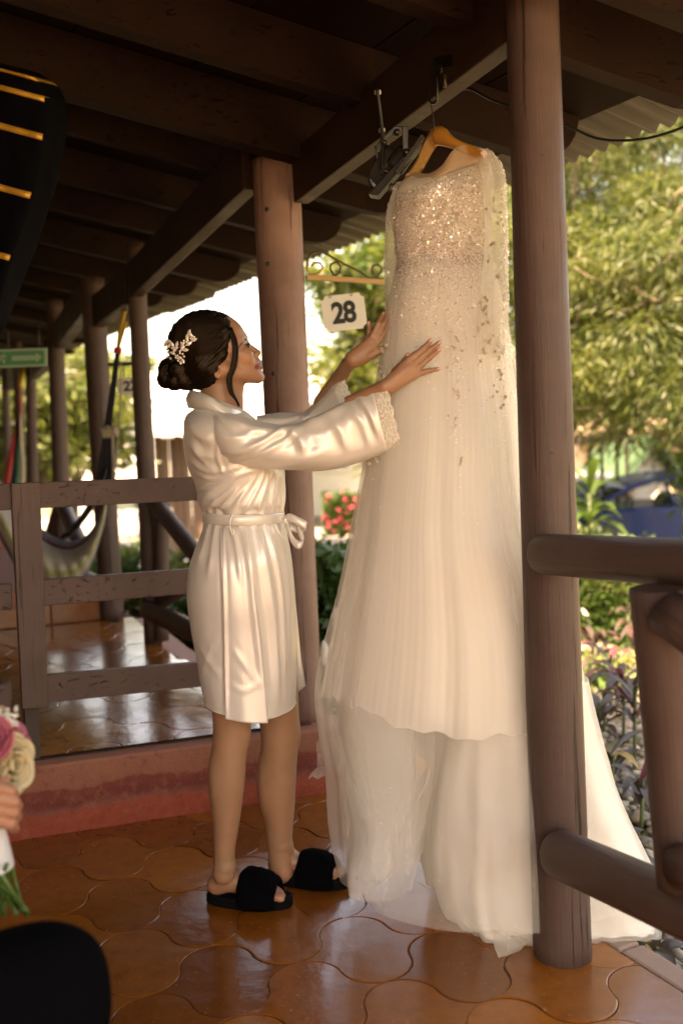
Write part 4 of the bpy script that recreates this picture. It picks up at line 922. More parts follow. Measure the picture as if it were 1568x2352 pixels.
# ---------------------------------------------------------------- buildings
def building(label, x0, x1, ytop, Y_, wall, roof, eave_px, wins, depth=4, name='guest_house', ridge=1.3, over=.5):
    a = at(x0, ytop, Y_); b = at(x1, ytop, Y_); g = gz(a[0], Y_)-.1; zt = (a[2]+b[2])/2; t = thing(name, ((a[0]+b[0])/2, Y_, g), label, 'building')
    m = MB(); m.box(((a[0]+b[0])/2, Y_+depth/2, (g+zt)/2), (b[0]-a[0], depth, zt-g)); m.obj('wall', MT[wall], t)
    xa, xb = a[0]-over, b[0]+over; yf, yb, ym = Y_-over, Y_+depth+over, Y_+depth/2
    for y0_, y1_ in ((yf, ym), (yb, ym)):
        m = MB(); q = lambda dz: [(xa, y0_, zt+dz), (xb, y0_, zt+dz), (xb, y1_, zt+ridge+dz), (xa, y1_, zt+ridge+dz)]; m.hexa(q(0), q(.14)); m.obj('roof', MT[roof], t)
    m = MB(); m.beam((xa, yf, zt-.02), (xb, yf, zt-.02), .05, .24); m.obj('fascia', MT['roof_brown'], t)
    for (wx0, wy0, wx1, wy1) in wins:
        p = at(wx0, wy1, Y_); q_ = at(wx1, wy0, Y_); cx_, cz_, w_, h_ = (p[0]+q_[0])/2, (p[2]+q_[2])/2, abs(q_[0]-p[0]), abs(q_[2]-p[2])
        m = MB()
        for s in (-1, 1): m.box((cx_+s*w_/2, Y_-.03, cz_), (.09, .10, h_+.09)); m.box((cx_, Y_-.03, cz_+s*h_/2), (w_-.09, .10, .09))
        m.box((cx_, Y_-.03, cz_), (.05, .06, h_-.09)); wf = m.obj('window', MT['wall_white'], t)
        m = MB(); m.box((cx_, Y_-.012, cz_), (w_-.05, .01, h_-.05)); m.obj('pane', MT['window_glass'], wf)
        m = MB(); m.box((cx_, Y_-.004, cz_), (w_-.04, .004, h_-.04)); m.obj('dark_interior', MT['dark_wood'], wf)
    return t
building('long white guest house with brown eaves behind the woman', 150, 700, 945, 23, 'wall_white', 'wall_white', 0, [(165, 1015, 200, 1062), (214, 1015, 235, 1062), (262, 1010, 292, 1060), (308, 1010, 336, 1055), (700, 1010, 735, 1060)], depth=5, ridge=1.0)
simple('shed_plank', (.20, .135, .095), .8, .3, 30)
bh = thing('open_shed', gnd(at(420, 1090, 16)), 'low shed with a pale roof and brown panels behind the woman\'s back', 'building')
a, b = at(362, 1000, 16), at(640, 1000, 16); g = gz(a[0], 16)-.1
for i in range(7):
    x_ = a[0]+(b[0]-a[0])*i/6; m = MB(); m.box((x_, 16, (g+a[2])/2), (.10, .10, a[2]-g)); m.obj('post', MT['roof_brown'], bh)
for i in range(12):
    xa, xb = a[0]+(b[0]-a[0])*i/12, a[0]+(b[0]-a[0])*(i+1)/12-.015; m = MB(); m.hexa([(xa, 16.1, g), (xb, 16.1, g), (xb, 16.1, a[2]-.05), (xa, 16.1, a[2]-.05)], [(xa, 16.14, g), (xb, 16.14, g), (xb, 16.14, a[2]-.05), (xa, 16.14, a[2]-.05)]); m.obj('plank', MT['shed_plank'], bh)
m = MB(); m.hexa([(a[0]-.4, 15.2, a[2]-.02), (b[0]+.4, 15.2, a[2]-.02), (b[0]+.4, 19, a[2]+.65), (a[0]-.4, 19, a[2]+.65)], [(a[0]-.4, 15.2, a[2]+.06), (b[0]+.4, 15.2, a[2]+.06), (b[0]+.4, 19, a[2]+.73), (a[0]-.4, 19, a[2]+.73)]); m.obj('roof', MT['wall_white'], bh)
building('tan house wall and bright roof far behind the trees on the right', 1330, 1760, 1000, 30, 'wall_tan', 'wall_tan', 0, [(1500, 1040, 1530, 1075)], depth=5, ridge=1.2)
building('white house front glimpsed between the pinkish column and the dress', 690, 900, 1010, 27, 'wall_white', 'wall_white', 0, [(742, 1040, 760, 1080), (782, 1040, 800, 1080), (822, 1040, 838, 1080)], depth=4, ridge=.8)
# white gabled hut with green roof behind the car
YG = 17.0; hut = thing('gabled_hut', gnd(at(1495, 1100, YG)), 'small white gabled hut with steep green roof behind the blue car', 'hut')
ga, gb, gc = at(1442, 1092, YG), at(1545, 1092, YG), at(1493, 1018, YG); g = gz(ga[0], YG)-.1
m = MB(); V = [(ga[0]+.1, YG, g), (gb[0]-.1, YG, g), (gb[0]-.1, YG, ga[2]), (gc[0], YG, gc[2]), (ga[0]+.1, YG, ga[2])]; V2 = [(x, y+2.5, z) for x, y, z in V]
m.add(V+V2, [(0, 1, 2, 3, 4), (9, 8, 7, 6, 5)]+[(i, (i+1) % 5, 5+(i+1) % 5, 5+i) for i in range(5)]); m.obj('wall', MT['wall_white'], hut)
for e, s in ((ga, -1), (gb, 1)):
    ex = e[0]+s*.25; ez = e[2]-.25; m = MB(); q = [(ex, YG-.35, ez), (gc[0], YG-.35, gc[2]+.02), (gc[0], YG+2.9, gc[2]+.02), (ex, YG+2.9, ez)]; m.hexa(q, [(x, y, z+.12) for x, y, z in q]); m.obj('roof', MT['roof_green'], hut)
for i in range(7):
    zz = ga[2]-.2+i*.12; hw = .46 if zz < ga[2] else .46*(gc[2]-zz)/(gc[2]-ga[2]); 
    if hw < .05: break
    m = MB(); m.box((gc[0], YG-.008, zz), (hw*1.5, .012, .012)); m.obj('clapboard_line', MT['kerb_stone'], hut)
pv = thing('garden_shelter', gnd(at(1400, 1080, 15.5)), 'open timber garden shelter with a pointed brown roof under the trees', 'shelter')
for i, x_ in enumerate((1352, 1380, 1415, 1438)):
    p = at(x_, 1010, 15.5+(i % 2)*1.2); g = gz(p[0], p[1]); m = MB(); m.box((p[0], p[1], (g+p[2])/2), (.05, .05, p[2]-g)); m.obj('post', MT['dark_wood'], pv)
p0_, p1_, p2_ = at(1325, 1022, 15.0), at(1468, 1015, 15.0), at(1398, 985, 16.2); m = MB(); V = [p0_, p1_, p1_+np.array([0, 2.4, 0]), p0_+np.array([0, 2.4, 0]), p2_]; m.add(V, [(0, 1, 4), (1, 2, 4), (2, 3, 4), (3, 0, 4), (3, 2, 1, 0)]); m.obj('roof', MT['roof_brown'], pv)
for k_ in range(3):
    zz = .35+.3*k_; a, b = at(1352, 1010, 15.5), at(1438, 1010, 15.5); g = gz(a[0], 15.5); m = MB(); m.beam((a[0], 15.45, g+zz), (b[0], 15.45, g+zz), .05, .07); m.obj('rail', MT['dark_wood'], pv)
# far belt of trees that closes the horizon (single trees cannot be told apart)
n = 15000; th = RNG.uniform(-1.1, 1.1, n); r_ = RNG.uniform(55, 75, n); x = np.sin(th)*r_; y = np.cos(th)*r_; hh = 6.0+2.5*vnoise(np.stack([th*9, th*0, th*0], -1)); C = np.stack([x, y, -1+RNG.random(n)**.7*hh], -1)
tl_ = leafmesh('distant_woods', C, rv(n), .75, .6, [MT['leaf_tree'], MT['leaf_yellow']], kind='stuff'); tag(tl_, 'hazy belt of far trees closing the view', 'woods')
# cabin wall on the closed side of the porch (outside the picture, keeps its light)
wp = [np.array([-1.62, -4.5, 0]), np.array([-1.82, 2.3, 0]), S0-SD*2.3+azv(-26)*14]
wl = MB()
for a, b in zip(wp[:-1], wp[1:]): wl.hexa([a, b, b+np.array([0, 0, 3.1]), a+np.array([0, 0, 3.1])], [a+np.array([-.2, 0, 0]), b+np.array([-.2, 0, 0]), b+np.array([-.2, 0, 3.1]), a+np.array([-.2, 0, 3.1])])
simple('cabin_paint', (.13, .07, .045), .7, .3, 30); wl.obj('cabin_wall', MT['cabin_paint'], kind='structure')
# ================================================================== WEDDING DRESS on its hanger
RNG = np.random.default_rng(21)
def fabric(name, col, col2, alpha=1.0, trans=.4, rough=.9, weave=900, sheen=.0, glossy=0.0, nsc=3.0, bumps=.15):
    k = NT(name); v = k.coord('World'); n = k.noise(v, nsc, 3); c = k.mix(n, col, col2)
    nb = k.bump(k.noise(v, weave, 2), bumps, .0015)
    d = k.bsdf(c, rough if not glossy else glossy, nb, Specular_IOR_Level=.25 if not glossy else .6, Sheen_Weight=sheen)
    t = k.n('BsdfTranslucent'); k.l(c, t.inputs[0]); mx = k.n('MixShader', i_0=trans); k.l(d, mx.inputs[1]); k.l(t.outputs[0], mx.inputs[2]); out = mx.outputs[0]
    if alpha < 1:
        tp = k.n('BsdfTransparent'); lw = k.n('LayerWeight', i_Blend=.35)       # sheer cloth reads denser where it turns away
        a_ = k.math('ADD', k.math('MULTIPLY', lw.outputs['Facing'], .22*(1-alpha)+.05), alpha-.02); a_ = k.math('MINIMUM', a_, .97)
        m2 = k.n('MixShader'); k.l(a_, m2.inputs[0]); k.l(tp.outputs[0], m2.inputs[1]); k.l(out, m2.inputs[2]); out = m2.outputs[0]
    MT[name] = k.done(out); return MT[name]
fabric('overskirt', (.92, .87, .79), (.95, .91, .84), .72, .30)
fabric('bodice_cloth', (.78, .67, .55), (.86, .78, .68), .90, .35, weave=500, bumps=.4)
fabric('nude_mesh', (.72, .52, .34), (.78, .60, .42), .62, .4)
fabric('sleeve_mesh', (.86, .80, .70), (.90, .84, .75), .46, .4)
fabric('tulle', (.82, .78, .71), (.90, .87, .81), .25, .3)
fabric('tulle_dense', (.80, .74, .63), (.84, .80, .70), .36, .22)
fabric('satin', (.90, .86, .80), (.93, .90, .85), 1.0, .15, glossy=.42, sheen=.2)
fabric('under_cloth', (.86, .78, .68), (.90, .83, .74), 1.0, .35)
fabric('lining', (.50, .42, .30), (.58, .50, .37), 1.0, .30)
k = NT('sequin'); r_ = k.noise(k.coord('World'), 400, 1); MT['sequin'] = k.done(k.bsdf(k.mix(r_, (.80, .70, .60), (.95, .90, .84)), .14, None, Metallic=.35, Specular_IOR_Level=1.0, Coat_Weight=1.0, Coat_Roughness=.06))
k = NT('bead'); MT['bead'] = k.done(k.bsdf((.88, .82, .76), .22, None, Metallic=.15, Specular_IOR_Level=1.0))
k = NT('bead_taupe'); MT['bead_taupe'] = k.done(k.bsdf((.34, .27, .20), .3, None, Specular_IOR_Level=.8)); k = NT('lace_taupe'); MT['lace_taupe'] = k.done(k.bsdf((.52, .44, .35), .5, None))

def ringloft(rows, m, n, fold=None, wob=None, sq=1.0):
    """rows: (xl, yl, xr, yr, Ycentre, halfdepth); returns (m, n, 3) points, phi = 0 at the right, -pi/2 towards the viewer"""
    R = spline(np.array(rows, float), m); ph = np.arange(n)/n*2*math.pi
    V = np.zeros((m, n, 3))
    for i in range(m):
        xl, yl, xr, yr, Yc, hd = R[i]; Lp, Rp = at(xl, yl, Yc), at(xr, yr, Yc); C = (Lp+Rp)/2; E = (Rp-Lp)/2; t = i/(m-1)
        f = 1+(fold(t, ph) if fold else 0); V[i] = C+E*(np.sign(np.cos(ph))*np.abs(np.cos(ph))**sq*f)[:, None]+np.array([0, 1., 0])*(hd*np.sign(np.sin(ph))*np.abs(np.sin(ph))**sq*f)[:, None]
        if wob is not None: V[i] += wob(t, ph, V[i])
    return V
def closed(name, V, mat, parent, thick=0, kind=None, open_=None):
    m, n, _ = V.shape; Fc = gridfaces(m, n, True)
    o = obj(name, mesh(name, V, Fc), mat, parent, kind=kind)
    if thick: solid(o, thick)
    return o
def pleats(k_, amp0, amp1, seed=0, sharp=1.6):
    ph0 = RNG.random(6)*6.28
    def f(t, ph):
        w_ = ph+.10*np.sin(3*ph+ph0[0]+t*.9)+.05*np.sin(7*ph+ph0[1]-t*1.3)
        s = np.sin(k_*w_+ph0[2]+.6*np.sin(t*2.2)); s2 = np.sin(k_*2.3*w_+ph0[3]); s3 = np.sin(k_*.37*w_+ph0[4])
        g = np.sign(s)*np.abs(s)**sharp*.55+.22*s2+.30*s3
        return (amp0+(amp1-amp0)*t)*g
    return f
dress = thing('wedding_dress', (.33, 2.5, 0), 'long ivory wedding gown with beaded bodice, sheer sleeves and tulle train hanging from the beam', 'dress')
bod_rows = [(940, 408, 1108, 352, 2.50, .060), (918, 428, 1124, 376, 2.50, .085), (908, 470, 1128, 430, 2.50, .105), (905, 520, 1126, 500, 2.50, .105), (910, 570, 1122, 570, 2.50, .095), (914, 622, 1122, 628, 2.50, .090)]
def bod_wob(t, ph, P):
    # neckline dips in front, bust relief
    d = np.zeros_like(P); fr = np.clip(-np.sin(ph), 0, 1); d[:, 2] = -.050*(1-t)**5*fr**.8*(1-np.abs(np.cos(ph))**3)
    d[:, 1] = -.020*np.exp(-((t-.42)/.18)**2)*fr*(np.exp(-((np.cos(ph)-.45)/.35)**2)+np.exp(-((np.cos(ph)+.42)/.35)**2))+.004*vnoise(P*38)
    return d
VB = ringloft(bod_rows, 46, 96, pleats(9, .004, .02), bod_wob)
closed('bodice', VB, MT['bodice_cloth'], dress)
# nude mesh yoke along the neckline and shoulders
ny = MB(); yk = spline([at(924, 418, 2.57), at(943, 397, 2.60), at(957, 398, 2.55), at(985, 400, 2.46), at(1015, 382, 2.41), at(1038, 350, 2.40), at(1060, 334, 2.42), at(1100, 340, 2.42), at(1126, 356, 2.42)], 40)
dn = spline([at(915, 440, 2.50), at(930, 425, 2.46), at(955, 420, 2.43), at(985, 415, 2.405), at(1020, 400, 2.395), at(1050, 385, 2.395), at(1075, 378, 2.40), at(1108, 372, 2.41), at(1130, 372, 2.42)], 40)
V = np.stack([yk*(1-s)+dn*s+np.array([0, -.006*math.sin(s*math.pi), 0]) for s in np.linspace(0, 1, 7)]); solid(obj('yoke', mesh('yoke', V, gridfaces(7, 40)), MT['nude_mesh'], dress), .0012)
m = MB(); m.tube(yk, .0022, 6); m.obj('neck_binding', MT['nude_mesh'], dress)
# the loops of nude cloth folded over the hanger ends
for pts_ in ([(1045, 338), (1062, 352), (1108, 358), (1112, 340), (1062, 331)], [(930, 402), (948, 412), (955, 396), (944, 392), (932, 398)]):
    Yq = 2.40 if pts_[0][0] > 1000 else 2.58; q_ = [at(x, y, Yq) for x, y in pts_]; m = MB(); n_ = len(q_); m.add(q_+[p+np.array([0, .03, .0]) for p in q_], [tuple(range(n_)), tuple(range(n_, 2*n_))[::-1]]+[(i, (i+1) % n_, n_+(i+1) % n_, n_+i) for i in range(n_)]); m.obj('shoulder_fold', MT['nude_mesh'], dress, bevel=.004)
sk_rows = [(920, 560, 1116, 562, 2.50, .078), (914, 612, 1124, 616, 2.50, .091), (902, 660, 1140, 668, 2.50, .105), (890, 720, 1152, 730, 2.50, .110), (880, 800, 1170, 812, 2.50, .120), (868, 890, 1184, 905, 2.50, .145), (853, 990, 1194, 1005, 2.50, .195), (838, 1090, 1202, 1105, 2.50, .215), (818, 1200, 1222, 1215, 2.50, .235), (795, 1320, 1270, 1335, 2.50, .255), (768, 1450, 1318, 1470, 2.50, .270), (742, 1580, 1340, 1650, 2.50, .275)]
PL0 = pleats(8, .006, .050, sharp=1.3); PL = lambda t, ph: PL0(t, ph)+(.0008+.0022*t)*np.sin(61*ph+5*np.sin(5*ph+2*t))*(.4+.6*np.sin(7*ph+1)**2)+.0016*t*np.sin(97*ph+4*np.sin(3*ph)); VS = ringloft(sk_rows, 90, 720, PL)
ph_ = np.arange(720)/720*2*math.pi; VS[-10:, :, 2] += (np.linspace(0, 1, 10)**1.5)[:, None]*(.010*np.sin(5*ph_+1)+.006*np.sin(13*ph_)+.004*np.sin(31*ph_))[None]
closed('overskirt', VS, MT['overskirt'], dress)
# inner opaque layer of the skirt, hangs just inside
VI = ringloft([(a+12, b, c-10, d_+5, Y_+.01, h_-.02) for a, b, c, d_, Y_, h_ in sk_rows[:-1]]+[(765, 1560, 1330, 1640, 2.52, .26)], 60, 240, pleats(7, .01, .05))
closed('underskirt', VI, MT['under_cloth'], dress)
# satin train: opens at the left, sweeps over the floor
tr_rows = [(1024, 1500, 1320, 1540, 2.50, .200), (1024, 1660, 1352, 1690, 2.51, .215), (1008, 1770, 1385, 1790, 2.51, .225), (992, 1870, 1425, 1880, 2.52, .240), (988, 1950, 1455, 1950, 2.53, .255), (1000, 2010, 1478, 2010, 2.54, .268), (1022, 2056, 1492, 2052, 2.54, .272), (1052, 2084, 1490, 2078, 2.54, .262)]
def tw(t, ph, P):
    d = np.zeros_like(P); P = np.asarray(P); d[:, 1] = .016*vnoise(P*np.array([9, 9, 5]))+.007*vnoise(P*np.array([22, 22, 14])+3); d[:, 0] = .008*vnoise(P*np.array([8, 8, 5])+9)
    cr = np.clip((t-.72)/.28, 0, 1); d[:, 1] += -cr*.020*np.abs(vnoise(P*24)); d[:, 2] += cr*.018*vnoise(P*20+5)
    # the lobe at the left front billows
    return d
PT0 = pleats(7, .020, .055, sharp=1.3); PT = lambda t, ph: PT0(t, ph)+.006*np.sin(23*ph+3*np.sin(4*ph+3*t))*(.3+t); VT = ringloft(tr_rows, 80, 300, PT, tw, sq=.62); VT[..., 2] = np.maximum(VT[..., 2], .006+.004*vnoise(VT*30))
kx, ky = projv(VT); 
closed('satin_train', VT, MT['satin'], dress)
# rolled lobe of satin at the lower front
lob = ringloft([(1020, 1640, 1290, 1655, 2.36, .07), (1004, 1780, 1300, 1790, 2.35, .085), (990, 1910, 1310, 1920, 2.33, .09), (994, 2020, 1320, 2020, 2.32, .09), (1016, 2098, 1320, 2080, 2.31, .075), (1044, 2138, 1310, 2112, 2.30, .050), (1080, 2156, 1280, 2124, 2.30, .015)], 46, 80, pleats(4, .02, .10, sharp=1.2), lambda t, ph, P: .010*np.stack([vnoise(P*14), vnoise(P*13+4), vnoise(P*15+8)*.6], -1)*(.4+t)); lob[..., 2] = np.maximum(lob[..., 2], .004)
# (the lobe is part of the train)
# lining seen through the opening, with the loop tag
li = ringloft([(946, 1600, 1130, 1605, 2.52, .05), (952, 1740, 1130, 1745, 2.52, .05), (957, 1860, 1130, 1870, 2.52, .05), (966, 1950, 1130, 1960, 2.52, .05), (984, 2030, 1140, 2036, 2.52, .04)], 30, 48, pleats(3, .05, .12)); closed('inner_lining', li, MT['lining'], dress)
m = MB(); q = [at(x, y, 2.36) for x, y in ((956, 1735), (988, 1755), (962, 1790), (957, 1770))]; m.hexa(q, [p+np.array([0, .01, 0]) for p in q]); m.obj('lining_flap', MT['nude_mesh'], dress, bevel=.002)
m = MB(); P = spline([at(982, 1762, 2.325), at(981, 1785, 2.32), at(970, 1812, 2.32), at(958, 1836, 2.32)], 12); Vv = np.stack([P, P+np.array([.006, 0, .002])], 1); m.add(Vv.reshape(-1, 3), gridfaces(12, 2)); tg = m.obj('care_tag', MT['lining'], dress); solid(tg, .001)
# tulle: sheer layers that fall below the overskirt to the floor
def crumple(a, fq): return lambda t, ph, P: a*(.25+t)*np.stack([vnoise(P*fq), vnoise(P*fq+11), .4*vnoise(P*fq+23)], -1)
tl = [[(765, 1560, 960, 1600, 2.50, .20), (782, 1700, 962, 1720, 2.50, .21), (780, 1820, 968, 1840, 2.48, .22), (782, 1930, 972, 1940, 2.46, .22), (786, 2005, 965, 1985, 2.46, .20)],
      [(750, 1570, 975, 1610, 2.54, .17), (800, 1720, 975, 1730, 2.54, .19), (795, 1850, 980, 1860, 2.52, .19), (805, 1950, 975, 1955, 2.50, .18)],
      [(775, 1575, 1000, 1620, 2.44, .12), (790, 1700, 1000, 1740, 2.44, .14), (784, 1850, 985, 1850, 2.42, .15), (790, 1960, 960, 1940, 2.40, .15), (800, 2035, 900, 1990, 2.40, .10)]]
for i_, rr in enumerate(tl):
    V = ringloft(rr, 60, 200, pleats(4+i_, .03, .08, sharp=1.0), crumple(.034, 7)); V[..., 2] = np.maximum(V[..., 2], .004); closed('tulle_layer', V, MT['tulle'], dress)
V = ringloft([(a-4, b, c+6, d_, Y_, h_+.006) for a, b, c, d_, Y_, h_ in tr_rows], 80, 300, lambda t, ph: PT(t, ph)+.030, lambda t, ph, P: tw(t, ph, P)+crumple(.006, 12)(t, ph, P), sq=.62); V[..., 2] = np.maximum(V[..., 2], .003); closed('tulle_layer', V, MT['tulle_dense'], dress)
# one long sheer layer over everything, waist to floor
V = ringloft([(920, 566, 1116, 568, 2.50, .080), (910, 630, 1132, 634, 2.50, .10), (886, 740, 1158, 750, 2.50, .125), (866, 900, 1186, 905, 2.50, .16), (834, 1100, 1206, 1105, 2.50, .23), (792, 1330, 1275, 1335, 2.50, .27), (742, 1570, 1345, 1640, 2.50, .295), (765, 1760, 1385, 1790, 2.50, .30), (775, 1900, 1430, 1900, 2.50, .30), (800, 2010, 1475, 2000, 2.50, .30)], 90, 300, lambda t, ph: PL0(min(1, t*1.35), ph)+.04*min(1, t*6), crumple(.005, 6)); VO = V; V[..., 2] = np.maximum(V[..., 2], .003); closed('tulle_layer', V, MT['tulle'], dress)
# loose tulle lying on the tiles
def patch(pts, mat, name='tulle_hem', n=26, a=.010, fq=26):
    A, B, C_, D_ = [np.array(p) for p in pts]; s = np.linspace(0, 1, n); U_, W_ = np.meshgrid(s, s, indexing='ij'); P = A*((1-U_)*(1-W_))[..., None]+B*(U_*(1-W_))[..., None]+C_*(U_*W_)[..., None]+D_*((1-U_)*W_)[..., None]
    P = P+a*np.stack([vnoise(P*fq), vnoise(P*fq+5), np.abs(vnoise(P*fq*1.2+9))*1.6], -1); P[..., 2] = np.maximum(P[..., 2], .003); obj(name, mesh(name, P, gridfaces(n, n)), MT[mat], dress)
patch([on(1120, 2160)+[0, 0, .05], on(1235, 2090)+[0, 0, .06], on(1232, 2165), on(1150, 2208)], 'tulle_dense'); patch([on(1140, 2120)+[0, 0, .09], on(1225, 2060)+[0, 0, .1], on(1225, 2165)+[0, 0, .01], on(1165, 2200)+[0, 0, .006]], 'tulle')
patch([at(1345, 1990, 2.35), at(1470, 2010, 2.45), at(1503, 2190, 2.35), at(1365, 2130, 2.28)], 'tulle_dense', a=.016); patch([at(1335, 2040, 2.32), at(1440, 2080, 2.42), at(1500, 2150, 2.38), at(1370, 2170, 2.28)], 'tulle', a=.018)
patch([at(800, 1930, 2.42), at(905, 1950, 2.42), at(870, 2040, 2.38), at(800, 2085, 2.40)], 'tulle', a=.016); patch([at(742, 1590, 2.5), at(800, 1600, 2.5), at(800, 1760, 2.52), at(718, 1800, 2.60)], 'tulle', a=.014)
# sleeves hang limp at both sides
def sleeve(rows, name='sleeve'):
    V = ringloft(rows, 50, 40, pleats(3, .05, .10), crumple(.004, 22)); closed(name, V, MT['sleeve_mesh'], dress); return V
VL = sleeve([(906, 425, 950, 430, 2.56, .05), (890, 480, 930, 490, 2.56, .045), (884, 560, 924, 570, 2.56, .04), (884, 650, 922, 655, 2.56, .038), (885, 730, 920, 740, 2.55, .036), (877, 800, 912, 800, 2.54, .034), (864, 858, 893, 866, 2.54, .03)])
VR = sleeve([(1080, 352, 1132, 358, 2.42, .05), (1105, 400, 1153, 395, 2.42, .055), (1110, 470, 1160, 465, 2.42, .055), (1112, 560, 1164, 556, 2.42, .05), (1108, 660, 1165, 655, 2.41, .05), (1100, 740, 1166, 740, 2.40, .045), (1098, 815, 1160, 812, 2.40, .04)])
# beads and sequins sewn on: tiny real discs following the cloth
def discs(P, N, r, nseg=6):
    n = len(P); T = np.cross(N, rv(n)); T /= np.linalg.norm(T, axis=1)[:, None]+1e-9; B = np.cross(N, T); an = np.arange(nseg)*2*math.pi/nseg; r = np.broadcast_to(r, (n,))[:, None, None]
    V = P[:, None]+r*(np.cos(an)[None, :, None]*T[:, None]+np.sin(an)[None, :, None]*B[:, None]); return V.reshape(-1, 3), np.arange(n*nseg).reshape(n, nseg)
def sample(V, n, dens=None, front=True, side=None):
    m_, k_, _ = V.shape; out = []; nn_ = []
    i = RNG.random(n*5)*(m_-1.001); j = RNG.random(n*5)*k_
    i0, j0 = i.astype(int), j.astype(int) % k_; j1 = (j0+1) % k_; fi, fj = (i-i.astype(int))[:, None], (j-j.astype(int))[:, None]
    P = (V[i0, j0]*(1-fj)+V[i0, j1]*fj)*(1-fi)+(V[i0+1, j0]*(1-fj)+V[i0+1, j1]*fj)*fi
    Nn = np.cross(V[i0, j1]-V[i0, j0], V[i0+1, j0]-V[i0, j0]); Nn /= np.linalg.norm(Nn, axis=1)[:, None]+1e-9
    C = V.mean(1)[i0]; s = np.sign(((P-C)*Nn).sum(1)); Nn *= s[:, None]
    keep = np.ones(len(P), bool)
    if front: keep &= (Nn[:, 1] < .25)
    if dens is not None: x, y = projv(P); keep &= RNG.random(len(P)) < dens(x, y)
    P, Nn = P[keep][:n], Nn[keep][:n]; return P+Nn*.0018, Nn
def g_(x, y, cx, cy, sx, sy): return np.exp(-((x-cx)/sx)**2-((y-cy)/sy)**2)
drip = [(930, 640, 740), (950, 640, 820), (980, 640, 700), (1000, 620, 800), (1028, 620, 700), (1045, 640, 980), (1060, 700, 1120), (1085, 640, 720), (1110, 640, 880), (1140, 640, 960), (1155, 700, 1000), (1165, 640, 900), (866, 900, 1110)]
def dskirt(x, y):
    d = .02*(y < 1250)
    for cx, y0, y1 in drip: d = d+np.exp(-((x-cx-6*np.sin(y*.05))/8.)**2)*np.clip((y1+60-y)/(y1-560), 0, 1)**.5*(y > y0-60)
    return np.clip(d+.9*np.exp(-((y-610)/40.)**2)+.8*np.clip((x-(1150+(y-700)*.1))/14, 0, 1)*(y < 930), 0, 1)
allP = []; allN = []
P1, N1 = sample(VB, 13000, lambda x, y: (y > 432-.36*(x-950))*(.25+.75*np.clip(g_(x, y, 1030, 450, 70, 70)+g_(x, y, 960, 470, 60, 60)+(y > 520)*.6, 0, 1))); P2, N2 = sample(VO, 9000, dskirt); P3, N3 = sample(VL, 1300, lambda x, y: .25+.75*(x < 893)); P4, N4 = sample(VR, 2200, lambda x, y: .12+.88*np.clip((x-1140)/16, 0, 1))
P = np.concatenate([P1, P2, P3, P4]); N = np.concatenate([N1, N2, N3, N4]); big = RNG.random(len(P)) < .035
Nj = N+RNG.normal(size=N.shape)*.38; Nj /= np.linalg.norm(Nj, axis=1)[:, None]
V, Fc = discs(P[~big], Nj[~big], .0009+.0010*RNG.random((~big).sum()), 5); me = mesh('beading', V, Fc, False); o = obj('beading', me, [MT['bead'], MT['bead_taupe']], dress, kind='stuff'); me.polygons.foreach_set('material_index', (RNG.random(len(me.polygons)) < .27).astype(np.int32))
V, Fc = discs(P[big], Nj[big], .0030, 8); obj('sequins', mesh('sequins', V, Fc, False), MT['sequin'], dress, kind='stuff')
P5, N5 = sample(VO, 2200, lambda x, y: np.clip((1500-y)/900, .08, 1)); Nj = N5+RNG.normal(size=N5.shape)*.5; Nj /= np.linalg.norm(Nj, axis=1)[:, None]; V, Fc = discs(P5, Nj, .0008+.0006*RNG.random(len(P5)), 4); obj('glitter', mesh('glitter', V, Fc, False), MT['sequin'], dress, kind='stuff')
# lace flowers worked on the cloth
allV = np.concatenate([VB.reshape(-1, 3), VO.reshape(-1, 3), VR.reshape(-1, 3)]); ax_, ay_ = projv(allV); fr = allV[:, 1] < 2.49
def onto(x, y):
    d = np.where(fr, (ax_-x)**2+(ay_-y)**2, 1e9); i = np.argsort(d)[:4]; j = i[np.argmin(allV[i, 1])]; return at(x, y, allV[j, 1]-.004)
FL = [(935, 735), (942, 760), (1108, 715), (1118, 690), (1120, 740), (1112, 810), (1135, 808), (1152, 810), (1046, 775), (1042, 800), (1048, 830), (1130, 650), (1105, 705), (1075, 590), (1040, 560), (1020, 530), (1035, 500), (1020, 470), (1050, 490), (1150, 505), (1135, 560), (1120, 600), (1085, 560), (1005, 495), (960, 470), (1140, 900), (1155, 930), (1050, 900), (1045, 960), (868, 840), (876, 800), (1125, 470), (1098, 430), (1060, 430), (1150, 860), (1125, 780), (1098, 760), (925, 690), (1058, 1060), (866, 1060)]
m = MB()
for x, y in [(a+dx, b+dy) for a, b in FL for dx, dy in ((0, 0), (RNG.normal()*7, 11+RNG.normal()*4), (RNG.normal()*8, -9+RNG.normal()*4))]:
    c = onto(x, y); r = .0034+.0032*RNG.random(); a0 = RNG.random()*6
    for q_ in range(5):
        a_ = a0+q_*2*math.pi/5; e = c+np.array([math.cos(a_)*r, 0, math.sin(a_)*r]); w_ = np.array([-math.sin(a_), 0, math.cos(a_)])*r*.45; md = (c+e)/2+np.array([0, -.002, 0])
        m.add([c, md+w_, e, md-w_], [(0, 1, 2, 3)])
m.obj('lace_flowers', MT['lace_taupe'], dress, kind='stuff')
